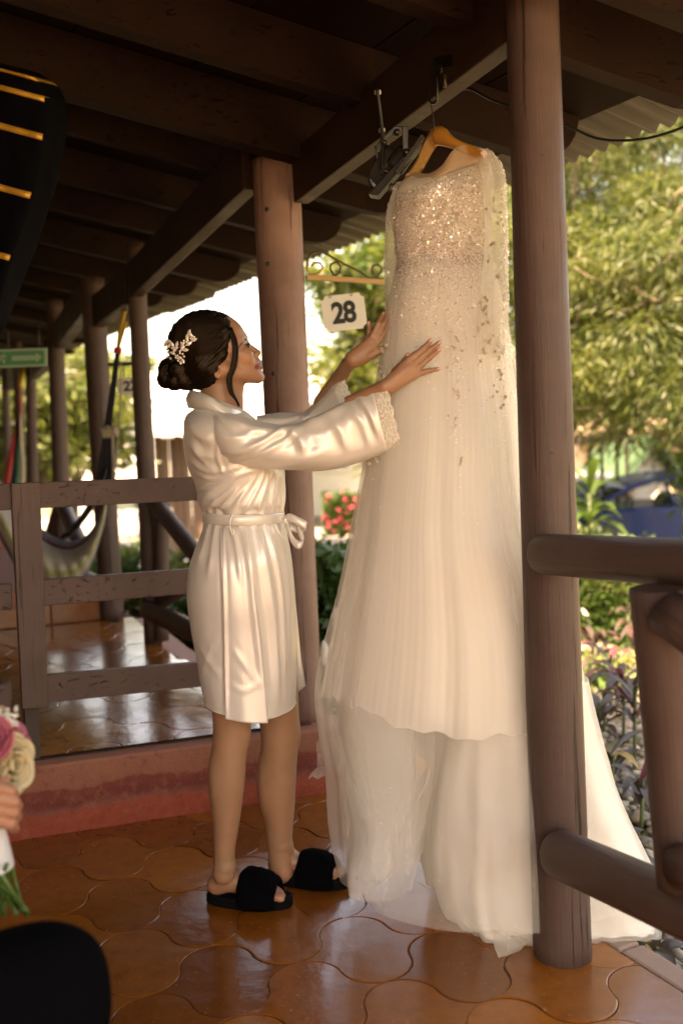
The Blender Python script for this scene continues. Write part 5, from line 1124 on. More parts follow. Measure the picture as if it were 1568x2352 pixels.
# hanger: two shaped wooden arms meeting at the neck, wire hook
hg = thing('coat_hanger', at(1000, 300, 2.50), 'varnished orange wooden coat hanger with wire hook carrying the gown', 'hanger')
simple('hanger_wood', (.62, .27, .055), .3, .1, 60, Coat_Weight=.5); simple('hanger_end', (.72, .42, .15), .4, .1, 60)
def arm(top, bot, Y0, Y1, mat, label=None):
    P, Q = spline([(*p, 0) for p in top], 22)[:, :2], spline([(*p, 0) for p in bot], 22)[:, :2]; Yd = np.linspace(Y0, Y1, 22); m = MB(); V = []
    for i in range(22):
        a, b = at(*P[i], Yd[i]), at(*Q[i], Yd[i]); dv = np.array([.010, .014, 0]) if Y1 < Y0 else np.array([-.012, .012, 0]); md = (a+b)/2; V += [a-dv*.4, md-dv, b-dv*.5, b+dv*.5, md+dv, a+dv*.4]
    m.add(V, gridfaces(22, 6, True), 0, True); m.F += [list(range(6))[::-1], [21*6+j for j in range(6)]]; m.mi += [0, 0]; m.sm += [False, False]; return m.obj('arm', MT[mat], hg)
arm([(998, 292), (1020, 293), (1035, 310), (1060, 325), (1095, 338), (1112, 346)], [(1000, 333), (1015, 335), (1035, 340), (1058, 348), (1090, 358), (1110, 362)], 2.49, 2.38, 'hanger_wood')
arm([(1002, 291), (990, 297), (978, 320), (966, 350), (952, 378), (940, 396)], [(1003, 333), (997, 338), (985, 355), (975, 375), (963, 395), (952, 404)], 2.48, 2.58, 'hanger_end')
m = MB(); m.tube(spline([at(996, 296, 2.50), at(995, 275, 2.50), at(992, 255, 2.50), at(990, 240, 2.50), at(988, 232, 2.50), at(993, 228, 2.50), at(998, 235, 2.50)], 24), .0018, 6); m.obj('hook', MT['steel'], hg)
# ================================================================== HAMMOCKS
def hammock_mat(name, cols):
    k = NT(name); uv = k.n('UVMap').outputs[0]; sx = k.n('SeparateXYZ'); k.l(uv, sx.inputs[0])
    c = k.ramp(sx.outputs[1], cols, 'CONSTANT'); chk = k.n('TexChecker', i_Scale=1.0); mp = k.n('Mapping'); mp.inputs['Scale'].default_value = (130, 60, 1); k.l(uv, mp.inputs[0]); k.l(mp.outputs[0], chk.inputs[0])
    c = k.mix(k.math('MULTIPLY', chk.outputs['Fac'], .35), c, (.02, .02, .02)); MT[name] = k.done(k.bsdf(c, .95, k.bump(chk.outputs['Fac'], .5, .004)))
hammock_mat('hammock_weave', [(0, (.20, .20, .22)), (.10, (.20, .20, .22)), (.13, (.34, .03, .03)), (.17, (.02, .02, .03)), (.20, (.50, .44, .36)), (.42, (.55, .48, .38)), (.62, (.42, .46, .20)), (.72, (.55, .50, .42)), (.88, (.24, .24, .26))])
def sling(name, rim, bot, Yr, Yb, mat, parent, n=70, m_=26):
    R = spline([(*p, 0) for p in rim], n); B = spline([(*p, 0) for p in bot], n); V = np.zeros((m_, n, 3))
    for i in range(m_):
        t = i/(m_-1)
        for j in range(n): V[i, j] = at(R[j, 0]*(1-t)+B[j, 0]*t, R[j, 1]*(1-t)+B[j, 1]*t, Yr*(1-t)+Yb*t-.25*math.sin(t*math.pi)+.008*math.sin(j*1.1+3*t))
    me = mesh(name, V, gridfaces(m_, n)); uv = me.uv_layers.new(name='UVMap'); li = np.zeros(len(me.loops), np.int32); me.loops.foreach_get('vertex_index', li); u_ = np.stack([(li % n)/(n-1), (li//n)/(m_-1)], -1); uv.data.foreach_set('uv', u_.ravel())
    o = obj(name, me, MT[mat], parent); solid(o, .008); return o
hm = thing('hammock', at(150, 1300, 5.0), 'cream, grey and red woven hammock sagging behind the board fence', 'hammock')
sling('cloth', [(243, 1120), (236, 1160), (222, 1200), (200, 1230), (170, 1243), (140, 1240), (105, 1222), (70, 1190), (35, 1150), (0, 1105), (-40, 1050)], [(245, 1130), (243, 1180), (232, 1230), (212, 1290), (190, 1330), (160, 1352), (125, 1360), (85, 1345), (45, 1310), (5, 1240), (-40, 1150)], 5.0, 4.75, 'hammock_weave', hm)
sling('far_side', [(250, 1075), (232, 1130), (215, 1165), (190, 1200), (165, 1230), (140, 1238)], [(238, 1085), (222, 1120), (205, 1155), (182, 1190), (160, 1215), (140, 1232)], 5.15, 5.2, 'rope_black', hm, 40, 8)
simple('navy_weave', (.015, .017, .035), .9, .5, 200)
V = []
m = MB()
for k_ in range(16):
    x1, y1 = 226+k_*1.9, 1090+6*math.sin(k_); m.tube(spline([at(270+.4*(k_-8), 812, 4.95), at(262+.6*(k_-8), 880, 4.95), at(248+.9*(k_-8), 990, 4.97), at(x1+RNG.normal()*1.5, y1, 5.0), at(225+k_*1.3, 1140+k_*2, 5.02)], 14), .0042+.002*(k_ % 3 == 0), 5)
m.obj('cords', MT['rope_black'], hm, kind='stuff')
m = MB()
for k_ in range(3): m.tube(spline([at(276+k_*1.5, 830, 4.9), at(277+k_, 900, 4.9), at(270+k_*1.6, 1000, 4.92), at(262+k_*3, 1080, 4.95)], 12), .002, 5)
m.obj('loose_cords', MT['rope_cream'], hm, kind='stuff')
m = MB(); m.tube([at(272, 798, 4.95), at(270, 812, 4.95)], .022, 12); m.obj('red_collar', MT['rope_red'], hm)
m = MB(); m.tube(spline([at(272, 798, 4.95), at(276, 760, 4.98), at(284, 725, 5.0), at(288, 700, 5.05)], 12), .011, 8); m.tube(spline([at(273, 798, 4.95), at(283, 765, 4.98), at(290, 740, 5.0)], 12), .008, 8); m.obj('yellow_rope', MT['rope_yellow'], hm)
m = MB(); an = np.linspace(0, 1, 10)
for k_ in range(7): m.tube([at(236+k_*5, 983+6*math.sin(k_*2), 4.9), at(240+k_*4.5, 1000+5*math.cos(k_*3), 4.88)], .010, 6)
m.obj('knot', MT['rope_cream'], hm)
h2 = thing('hammock', at(30, 1050, 8.0), 'far hammock of red, green and white cords by the thin columns at the left edge', 'hammock')
for mat_, xs, w_ in (('rope_red', (44, 18), 9), ('rope_cream', (46, 52), 8), ('rope_black', (44, 34), 9), ('sign_green', (46, 42), 5)):
    m = MB(); P = spline([at(46, 890, 8.0), at((46+xs[0])/2, 960, 8.0), at(xs[0]*.5+xs[1]*.5, 1020, 8.0), at(xs[1], 1095, 8.0), at(xs[1]-10, 1150, 8.0)], 16); Vv = np.stack([P-np.array([w_*pxm(8)*.5, 0, 0])*np.linspace(.3, 1.6, 16)[:, None], P+np.array([w_*pxm(8)*.5, 0, 0])*np.linspace(.3, 1.6, 16)[:, None]], 1); m.add(Vv.reshape(-1, 3), gridfaces(16, 2), 0, True); o = m.obj('cord_bundle', MT[mat_], h2); solid(o, .02)
m = MB(); m.tube(spline([at(46, 890, 8.0), at(51, 860, 8.0), at(55, 840, 8.1)], 8), .02, 6); m.obj('yellow_rope', MT['rope_yellow'], h2)

# ================================================================== BOUQUET, and the seated person who holds it
YQ = 1.50
bq = thing('bouquet', at(10, 1900, YQ), 'bridal bouquet of cream and pink roses with white ribbon held at the left edge', 'bouquet')
def rose(c, r, mat, seed, axis=(0.5, -.75, .45)):
    ax = np.array(axis)/np.linalg.norm(axis); s_ = np.cross(ax, (0, 0, 1)); s_ /= np.linalg.norm(s_); u_ = np.cross(s_, ax); m = MB(); rng = np.random.default_rng(seed)
    for lay in range(5):
        rad = r*(.22+.19*lay); npet = 3+lay
        for p in range(npet):
            a0 = p*2*math.pi/npet+lay*.7+rng.random()*.3; V = []
            for i in range(7):
                t = i/6
                for j in range(7):
                    q_ = (j/6-.5); w_ = 1.5*2*math.pi/npet/1.6; aa = a0+q_*w_; rr = rad*(.45+.75*math.sin(t*1.5)**1.0)+r*.12*max(0, t-.75)*lay*(1-abs(q_)); hh = r*(1.05-.13*lay)*t-r*.45+.06*r*rng.random()*0-.10*r*(abs(q_)*2)**2*t
                    V.append(c+s_*math.cos(aa)*rr+u_*math.sin(aa)*rr+ax*hh)
            m.add(V, gridfaces(7, 7), 0, True)
    o = m.obj('rose', MT[mat], bq); solid(o, .0012); return o
rose(at(22, 1757, YQ-.02), .040, 'rose_cream', 1, (.8, -.5, .15)); rose(at(-38, 1735, YQ-.03), .040, 'rose_cream', 2, (-.2, -.9, .3)); rose(at(8, 1690, YQ+.02), .036, 'rose_pink', 3, (.6, -.3, .7)); rose(at(-45, 1665, YQ+.03), .036, 'rose_cream', 4, (-.1, -.5, .9)); rose(at(-20, 1700, YQ-.05), .030, 'rose_pink', 5, (-.1, -.9, .5)); rose(at(5, 1800, YQ+.0), .025, 'rose_cream', 6, (.4, -.6, -.5))
m = MB()
for i in range(60): c = at(RNG.uniform(-30, 40), RNG.uniform(1625, 1665), YQ+RNG.normal()*.02); m.tube([c, c+rv(1)[0]*.003], .0030, 5)
m.obj('babys_breath', MT['petal_white'], bq, kind='stuff')
C = np.array([at(RNG.uniform(-30, 30), RNG.uniform(1770, 1812), YQ+RNG.normal()*.02) for _ in range(60)]); leafmesh('greenery', C, rv(60), .016, .45, [MT['leaf_hedge'], MT['leaf_fresh']], bq, kind='stuff')
rb = ringloft([(-60, 1895, 8, 1900, YQ, .028), (-52, 1930, 18, 1935, YQ, .028), (-42, 1970, 27, 1975, YQ, .030), (-36, 1995, 30, 1992, YQ, .030)], 20, 30, pleats(3, .02, .04)); closed('ribbon_wrap', rb, MT['ribbon_white'], bq)
for i in range(22):
    x0_, x1_ = -38+RNG.random()*66, -45+RNG.random()*112+6; m = MB(); m.tube(spline([at(x0_, 1985, YQ+RNG.normal()*.012), at((x0_+x1_)/2, 2040, YQ+RNG.normal()*.015), at(x1_, 2098+RNG.normal()*10, YQ+RNG.normal()*.02)], 8), .0036, 6); m.obj('stem', MT['stem_green'] if 'stem_green' in MT else simple('stem_green', (.06, .13, .02), .5), bq)
# ================================================================== PEOPLE: implicit bodies turned into one skin mesh
def surface_nets(f, org, h):
    s = f < 0; nx, ny, nz = f.shape
    c = np.zeros((nx-1, ny-1, nz-1), np.int8)
    for dx in (0, 1):
        for dy in (0, 1):
            for dz in (0, 1): c += s[dx:nx-1+dx, dy:ny-1+dy, dz:nz-1+dz]
    act = (c > 0) & (c < 8); idx = -np.ones(act.shape, np.int64); I = np.argwhere(act); idx[act] = np.arange(len(I))
    P = np.zeros((len(I), 3)); W = np.zeros(len(I)); i, j, k = I.T
    cor = [(a, b, c_) for a in (0, 1) for b in (0, 1) for c_ in (0, 1)]
    for a in cor:
        for b in cor:
            if sum(abs(np.subtract(a, b))) == 1 and a < b:
                fa = f[i+a[0], j+a[1], k+a[2]].astype(float); fb = f[i+b[0], j+b[1], k+b[2]].astype(float); m = (fa < 0) != (fb < 0); t = np.where(m, fa/(fa-fb+1e-12), 0)
                q = np.array(a)+(np.array(b)-np.array(a))*t[:, None]; P[m] += q[m]; W[m] += 1
    V = org+(I+P/W[:, None])*h; Fs = []
    for ax in range(3):
        sl0 = [slice(0, -1)]*3; a = s.copy(); o1 = [slice(None)]*3; o2 = [slice(None)]*3; o1[ax] = slice(0, -1); o2[ax] = slice(1, None)
        d = a[tuple(o1)] != a[tuple(o2)]; u_, v_ = [q for q in range(3) if q != ax]; E_ = np.argwhere(d); E_ = E_[(E_[:, u_] > 0) & (E_[:, v_] > 0) & (E_[:, u_] < f.shape[u_]-1) & (E_[:, v_] < f.shape[v_]-1)]
        if not len(E_): continue
        q = []
        for du, dv in ((-1, -1), (0, -1), (0, 0), (-1, 0)): t = E_.copy(); t[:, u_] += du; t[:, v_] += dv; q.append(idx[t[:, 0], t[:, 1], t[:, 2]])
        q = np.stack(q, 1); fl_ = s[E_[:, 0], E_[:, 1], E_[:, 2]]; 
        if ax == 1: fl_ = ~fl_
        q[~fl_] = q[~fl_][:, ::-1]; Fs.append(q)
    return V, np.concatenate(Fs)
class Field:
    def __init__(s, lo, hi, h):
        s.lo = np.array(lo, float); s.h = h; s.n = np.ceil((np.array(hi)-s.lo)/h).astype(int)+1; s.f = np.full(s.n, 1.0, np.float32)
    def _box(s, lo, hi, m):
        a = np.maximum(0, np.floor((lo-m-s.lo)/s.h).astype(int)); b = np.minimum(s.n, np.ceil((hi+m-s.lo)/s.h).astype(int)+1)
        if (b <= a).any(): return None
        g = [s.lo[q]+np.arange(a[q], b[q])*s.h for q in range(3)]; return tuple(slice(a[q], b[q]) for q in range(3)), np.stack(np.meshgrid(*g, indexing='ij'), -1)
    def _mix(s, sl, d, k, sub):
        f = s.f[sl]
        if sub:
            d = -d; hh = np.clip(.5-.5*(f-d)/max(k, 1e-6), 0, 1) if k else (d > f); s.f[sl] = f*(1-hh)+d*hh+k*hh*(1-hh) if k else np.maximum(f, d)
        elif k: hh = np.clip(.5+.5*(f-d)/k, 0, 1); s.f[sl] = f*(1-hh)+d*hh-k*hh*(1-hh)
        else: s.f[sl] = np.minimum(f, d)
    def ell(s, c, r, R=None, k=.008, sub=False):
        c = np.array(c, float); r = np.array(r, float); b = s._box(c-r.max(), c+r.max(), k*2+.01)
        if b is None: return s
        sl, g = b; p = g-c
        if R is not None: p = p@np.array(R)
        k0 = np.linalg.norm(p/r, axis=-1); k1 = np.linalg.norm(p/r**2, axis=-1)+1e-9; s._mix(sl, k0*(k0-1)/k1, k, sub); return s
    def cone(s, a, b_, ra, rb, k=.008, sub=False):
        a = np.array(a, float); b_ = np.array(b_, float); m = max(ra, rb); b = s._box(np.minimum(a, b_)-m, np.maximum(a, b_)+m, k*2+.01)
        if b is None: return s
        sl, g = b; d = b_-a; t = np.clip(((g-a)@d)/(d@d+1e-12), 0, 1); s._mix(sl, np.linalg.norm(g-a-t[..., None]*d, axis=-1)-(ra+(rb-ra)*t), k, sub); return s
    def chain(s, pts, rs, k=.006):
        for i in range(len(pts)-1): s.cone(pts[i], pts[i+1], rs[i], rs[i+1], k)
        return s
    def net(s): return surface_nets(s.f, s.lo, s.h)
def joinsurf(parts):
    V = []; F_ = []; n = 0
    for v, f in parts: V.append(v); F_.append(f+n); n += len(v)
    return np.concatenate(V), np.concatenate(F_)
def lap(V, F_, it=2, lam=.5):
    E_ = np.concatenate([F_[:, [0, 1]], F_[:, [1, 2]], F_[:, [2, 3]], F_[:, [3, 0]]]); E_ = np.concatenate([E_, E_[:, ::-1]])
    for _ in range(it):
        S = np.zeros_like(V); c = np.zeros(len(V)); np.add.at(S, E_[:, 0], V[E_[:, 1]]); np.add.at(c, E_[:, 0], 1); V = V+(S/np.maximum(c, 1)[:, None]-V)*lam
    return V
YW = 2.55; PX = pxm(YW)
FACE_YAW = math.radians(7); fdir = np.array([math.cos(FACE_YAW), math.sin(FACE_YAW), 0]); ndir = np.array([math.sin(FACE_YAW), -math.cos(FACE_YAW), 0])
ctr = at(490, 800, YW)
def Hd(x, y, lat=0.0): p = at(x, y, YW)-ctr; return ctr+fdir*p[0]+np.array([0, 0, p[2]])+ndir*(lat*PX)      # lat in survey pixels, + = near side
def Rz(deg_tilt):                                           # axes: facing (tilted up), lateral, up
    a = math.radians(deg_tilt); X_ = fdir*math.cos(a)+np.array([0, 0, 1])*math.sin(a); Z_ = -fdir*math.sin(a)+np.array([0, 0, 1])*math.cos(a); return np.stack([X_, ndir, Z_], 1)
R20 = Rz(22); p_ = PX
H = Field(ctr+[-.16, -.13, -.22], ctr+[.18, .13, .13], .0020)
H.ell(Hd(482, 788), (77*p_, 64*p_, 72*p_), R20, 0)
H.ell(Hd(532, 800), (40*p_, 55*p_, 58*p_), R20, .02)
H.ell(Hd(556, 846), (44*p_, 42*p_, 30*p_), Rz(12), .016)
for s_ in (-1, 1):
    H.cone(Hd(508, 852, 46*s_), Hd(588, 866, 14*s_), 20*p_, 13*p_, .018)      # jaw line
    H.ell(Hd(560, 822, 33*s_), (21*p_, 17*p_, 20*p_), R20, .014)             # cheek
    H.cone(Hd(559, 776, 8*s_), Hd(548, 784, 36*s_), 8*p_, 8*p_, .010)        # brow ridge
H.ell(Hd(533, 766), (22*p_, 42*p_, 28*p_), Rz(32), .014)                      # forehead
H.ell(Hd(594, 867), (14*p_, 17*p_, 11.5*p_), R20, .010)                        # chin
H.ell(Hd(584, 838), (16*p_, 24*p_, 17*p_), R20, .012)                          # muzzle
for s_ in (-1, 1): H.ell(Hd(566, 798, 25*s_), (9*p_, 13*p_, 8*p_), R20, .006, sub=True)
H.cone(Hd(564, 788), Hd(592, 808.5), 5.2*p_, 6.4*p_, .007)                    # nose
H.ell(Hd(590.5, 811), (8*p_, 8*p_, 6.5*p_), R20, .004)
for s_ in (-1, 1): H.ell(Hd(584.5, 815, 8.5*s_), (6.2*p_, 4.6*p_, 5*p_), R20, .004)
for s_ in (-1, 1): H.ell(Hd(590, 817.5, 5*s_), (2.6*p_, 2.2*p_, 2.0*p_), R20, .001, sub=True)
H.cone(Hd(586, 820), Hd(592, 828), 4.5*p_, 4.5*p_, .006)
for s_ in (-1, 1):
    H.cone(Hd(597.5, 832, 0), Hd(588, 841.5, 17*s_), 4.3*p_, 2.2*p_, .003)    # upper lip
    H.cone(Hd(598, 842.5, 0), Hd(589, 845.5, 14*s_), 4.4*p_, 2.4*p_, .003)    # lower lip
    H.cone(Hd(604.5, 837.3, 0), Hd(588, 844.6, 18*s_), 1.3*p_, 1.0*p_, .0012, sub=True)
    H.ell(Hd(565, 798.5, 25*s_), (10*p_, 12*p_, 9*p_), R20, .002)             # eyeball under the lids
    H.cone(Hd(571, 792, 15*s_), Hd(563, 798, 36*s_), 3.1*p_, 2.6*p_, .003)
H.cone(Hd(505, 868), Hd(502, 985), 43*p_, 46*p_, .020); H.cone(Hd(532, 878), Hd(532, 960), 26*p_, 26*p_, .02)
H.ell(Hd(499, 858, 62), (9*p_, 4*p_, 15*p_), Rz(5), .003); H.ell(Hd(500, 856, 65), (5*p_, 3*p_, 9*p_), Rz(5), .002, sub=True); H.ell(Hd(500, 868, 62), (6*p_, 4*p_, 6*p_), Rz(5), .002)
headV, headF = H.net(); headV = lap(headV, headF, 1, .4)
# torso and legs (the robe hides most of it)
B_ = Field(at(400, 2100, 2.6)*[1, 0, 0]+[-.02, 2.30, -.01], at(720, 900, 2.6)*[1, 0, 0]+[.10, 2.86, 1.42], .0045)
A_ = lambda x, y, Y=2.56: at(x, y, Y)
B_.ell(A_(530, 1030), (.085, .14, .085), None, 0); B_.ell(A_(555, 1075), (.10, .13, .11), None, .03); B_.ell(A_(560, 1180), (.085, .115, .12), None, .03); B_.ell(A_(545, 1310), (.11, .155, .13), None, .03); B_.ell(A_(500, 1340), (.075, .13, .09), None, .03); B_.cone(A_(505, 930), A_(505, 1000), .045, .05, .015)
YN, YF2 = 2.50, 2.63
N_ = lambda x, y: at(x, y, YN); Ff = lambda x, y: at(x, y, YF2); pn = pxm(YN); pf = pxm(YF2)
def limb(Fd, fn_, pts, sc, n=22):
    Q_ = spline(np.array(pts, float), n)
    for i in range(n-1): Fd.cone(fn_(Q_[i, 0], Q_[i, 1]), fn_(Q_[i+1, 0], Q_[i+1, 1]), Q_[i, 2]*sc, Q_[i+1, 2]*sc, 0 if i else .012)
limb(B_, N_, [(535, 1360, 76), (534, 1520, 58), (532, 1643, 45), (530, 1690, 42), (526, 1745, 41), (523, 1795, 40.5), (521, 1850, 36), (519, 1897, 31), (516, 1940, 26.5), (515, 1975, 25.5), (514, 2005, 27)], pn)
B_.ell(N_(562, 1688), (.012, .024, .026), None, .022); B_.ell(N_(503, 1793), (.020, .03, .07), None, .03)
limb(B_, Ff, [(600, 1360, 76), (622, 1520, 60), (640, 1643, 48), (643, 1690, 45), (640, 1745, 43), (638, 1800, 42.5), (640, 1850, 38), (641, 1897, 33), (642, 1940, 29), (644, 1972, 29), (646, 1998, 31)], pf)
B_.ell(Ff(676, 1688), (.012, .024, .026), None, .022); B_.ell(Ff(612, 1800), (.020, .03, .07), None, .03)
bodyV, bodyF = B_.net(); bodyV = lap(bodyV, bodyF, 2, .5); keep = bodyV[:, 2] > .09
# feet
def foot(heel, toe, Yh, Yt, pz, ank, sgn):
    # heel, toe: survey points on top of the sole
    a, b = at(*heel, Yh), at(*toe, Yt); d = b-a; L = np.linalg.norm(d); d = d/L; d[2] = 0; d /= np.linalg.norm(d); sd_ = np.cross(d, [0, 0, 1]); up = np.array([0, 0, 1.]); z0 = .024
    lo = np.minimum(a, b)-.08; hi = np.maximum(a, b)+.08; lo[2] = .0; hi[2] = .20; Q = Field(lo, hi, .0028); W_ = lambda x, y, z: np.array([a[0], a[1], 0])+d*x+sd_*y+up*z
    an = at(*ank[0], ank[1]); rr = ank[2]
    Q.ell(W_(.024, 0, z0+.026), (.030, .027, .028), np.stack([d, sd_, up], 1), 0)
    Q.cone(np.array([an[0], an[1], .20]), np.array([an[0], an[1], .12]), rr, rr*.98, .01); Q.cone(np.array([an[0], an[1], .12]), W_(.050, 0, z0+.045), rr*.98, .030, .014)
    Q.cone(W_(.05, 0, z0+.040), W_(.135, .004*sgn, z0+.026), .030, .022, .014); Q.ell(W_(.150, 0, z0+.018), (.045, .036, .018), np.stack([d, sd_, up], 1), .012)
    Q.ell(W_(.045, .030, z0+.062), (.012, .008, .013), None, .008); Q.ell(W_(.045, -.030, z0+.062), (.012, .008, .013), None, .008)
    for i, (yy, xl, r_) in enumerate(((.026, .215, .0105), (.010, .216, .0082), (-.004, .210, .0076), (-.017, .202, .0072), (-.029, .192, .0066))):
        yy *= sgn; Q.cone(W_(.165, yy*.9, z0+.016), W_(xl-.012, yy, z0+.011), r_*1.05, r_, .004); Q.ell(W_(xl-.008, yy, z0+.010), (r_*1.25, r_, r_*.95), np.stack([d, sd_, up], 1), .002)
    v, f = Q.net(); return lap(v, f, 1, .4), f, a, d, sd_
fn1 = foot((482, 2052), (672, 2062), 2.545, 2.50, 0, ((516, 1975), YN, 24.5*pn), 1)
ff1 = foot((622, 2018), (800, 2032), 2.66, 2.60, 0, ((645, 1972), YF2, 27.5*pf), -1)
# arms and hands
def hand(fingers, palm, Yd, lo_px, hi_px, arm, nails=True, flat=.0):
    a, b = at(*lo_px, Yd), at(*hi_px, Yd); lo = np.minimum(a, b)-.03; hi = np.maximum(a, b)+.03; lo[1] = Yd-.10; hi[1] = Yd+.22; Q = Field(lo, hi, .0019); p1 = pxm(Yd); N = []
    P3 = lambda p: at(p[0], p[1], Yd+(p[2] if len(p) > 2 else 0))
    Q.chain([P3(p) for p, r in arm], [r*p1 for p, r in arm], .006)
    for w0, r0_, w1, r1_ in palm: Q.cone(P3(w0), P3(w1), r0_*p1, r1_*p1, .007)
    for pts, rs in fingers:
        Pp = [P3(p) for p in pts]; Q.chain(Pp, [r*p1 for r in rs], .0022)
        for q, r in list(zip(Pp, rs))[1:-1]: Q.ell(q, (r*p1*1.06,)*3, None, .002)
        N.append((Pp[-1], Pp[-1]-Pp[-2], rs[-1]*p1))
    v, f = Q.net(); return lap(v, f, 1, .35), f, N
rs_ = [8.6, 7.4, 6.4, 5.4]
nh = hand([([(938, 828), (952, 816), (972, 800), (987, 784, .004)], rs_), ([(948, 836), (962, 824), (984, 805), (1007, 788, .004)], [8.8, 7.6, 6.6, 5.5]), ([(956, 846), (968, 836), (986, 821), (1007, 804, .004)], [8.6, 7.4, 6.4, 5.3]), ([(955, 860), (970, 855), (988, 851), (1005, 847.5, .002)], [8, 6.8, 5.8, 4.8]),
           ([(905, 855, .014), (918, 842, .018), (929, 829, .016), (935, 817, .012)], [9, 8.2, 7, 5.6])],
          [((888, 884), 13, (938, 828), 10), ((890, 886), 13, (948, 836), 10), ((893, 888), 13, (956, 846), 10), ((895, 890), 13, (955, 860), 9.5), ((905, 872), 15, (940, 846), 13), ((896, 880, .012), 12, (912, 855, .016), 11)], 2.352, (820, 960), (1020, 770),
          [((800, 935, .04), 25), ((850, 908, .02), 20), ((882, 889), 16.5), ((893, 882), 16)])
fh = hand([([(858, 797), (870, 781), (887, 757), (900, 736, .01)], rs_), ([(854, 789), (864, 771), (880, 743), (893.5, 719, .012)], [8.6, 7.6, 6.6, 5.4]), ([(849, 783), (857, 768), (868, 744), (879, 723, .014)], [8.4, 7.2, 6.2, 5.2]), ([(843, 790, .012), (846, 776, .018), (847.5, 760, .02), (847, 744, .022)], [7.6, 6.6, 5.8, 4.9]),
           ([(838, 822), (853, 816), (870, 806.5), (886, 796)], [11, 9.2, 8.2, 6.2])],
          [((808, 826), 13, (858, 797), 10), ((808, 824), 13, (854, 789), 10), ((808, 822), 13, (849, 783), 10), ((808, 820), 12, (843, 790, .01), 9), ((815, 826), 14, (848, 802), 13), ((812, 832), 13, (838, 823), 12)], 2.47, (740, 930), (915, 705),
          [((740, 925, .17), 22), ((778, 872, .10), 19.5), ((798, 839, .03), 16.5), ((808, 828), 15.5)])
skinV, skinF = joinsurf([(headV, headF), (bodyV, bodyF), fn1[:2], ff1[:2], nh[:2], fh[:2]])
woman = thing('person', at(560, 2060, 2.56)*[1, 1, 0], 'dark haired woman in ivory satin robe and fluffy slippers reaching up to the gown', 'person')
me = mesh('body', skinV, skinF)
# skin tones, lips, nails: the skin's own colours
ca = me.color_attributes.new('tone', 'FLOAT_COLOR', 'POINT'); T = np.ones((len(skinV), 4)); T[:, :3] = (.325, .165, .092)
hx_, hy_ = projv(skinV)
T[:, :3] *= (1+.07*vnoise(skinV*22)+.05*vnoise(skinV*60))[:, None]; T[:, 0] *= 1+.05*vnoise(skinV*14+5)
nearhead = (hx_ < 640) & (hy_ < 960)
def blend(mask, col, a): T[:, :3] = T[:, :3]*(1-(mask*a)[:, None])+np.array(col)*(mask*a)[:, None]
def segd(x, y, a, b): a = np.array(a, float); b = np.array(b, float); d = b-a; t = np.clip(((x-a[0])*d[0]+(y-a[1])*d[1])/(d@d), 0, 1); return np.hypot(x-a[0]-t*d[0], y-a[1]-t*d[1])
lipd = np.minimum(segd(hx_, hy_, (601, 833), (588, 842)), segd(hx_, hy_, (601, 843), (589, 845))); blend(nearhead*np.clip((4.6-lipd)/1.4, 0, 1)*(hx_ > 585), (.17, .026, .016), .95)
blend(nearhead*np.exp(-((hx_-563)/16)**2-((hy_-828)/12)**2), (.48, .18, .10), .45)
blend(nearhead*np.clip((3.2-segd(hx_, hy_, (546, 801), (554, 790)))/1.6, 0, 1), (.05, .025, .015), .75); blend(nearhead*np.clip((3.0-segd(hx_, hy_, (554, 790), (564, 780)))/1.6, 0, 1), (.05, .025, .015), .8)
blend(nearhead*np.clip((5.5-segd(hx_, hy_, (554, 806), (570, 793)))/4, 0, 1), (.24, .10, .06), .7)
blend(nearhead*np.exp(-((hx_-508)/10)**2-((hy_-862)/12)**2), (.55, .20, .10), .3)
for (tip, dv, r) in nh[2]+fh[2]:
    dv = dv/np.linalg.norm(dv); dd = np.linalg.norm(skinV-(tip+dv*.001), axis=1); blend(np.clip((r*2.2-dd)/(r*.8), 0, 1), (.40, .15, .10), .5)
blend((skinV[:, 2] < .06)*1.0, (.42, .17, .10), .5)
ca.data.foreach_set('color', T.ravel())
k = NT('skin'); at_ = k.n('Attribute', attribute_name='tone'); v = k.coord('World'); 
MT['skin'] = k.done(k.bsdf(at_.outputs['Color'], k.ramp(k.noise(v, 40, 4), [(.3, .36), (.7, .5)]), k.bump(k.noise(v, 500, 3), .12, .001), Subsurface_Weight=.12, Subsurface_Radius=(.012, .005, .003), Subsurface_Scale=.6, Specular_IOR_Level=.45)); 
obj('body', me, MT['skin'], woman)
# nails
for (tip, dv, r) in nh[2]+fh[2]:
    dv = dv/np.linalg.norm(dv); up = np.cross(dv, [0, 1, 0]); up /= np.linalg.norm(up); nrm = np.array([-.25, -.95, .0]); nrm = nrm-dv*(nrm@dv); nrm /= np.linalg.norm(nrm); s2 = np.cross(dv, nrm); V = []
    for i in range(6):
        t = i/5; wd = r*.62*(1-.25*(2*t-1)**4)
        for j in range(5): q_ = (j-2)/2; V.append(tip+dv*(r*(-.75+2.0*t))+s2*q_*wd+nrm*(r*.98-r*.30*q_*q_-r*.18*t*t))
    o = obj('fingernail', mesh('fingernail', V, gridfaces(6, 5)), MT['nail'] if 'nail' in MT else simple('nail', (.74, .42, .33), .18, Coat_Weight=.6), woman); solid(o, .0006)
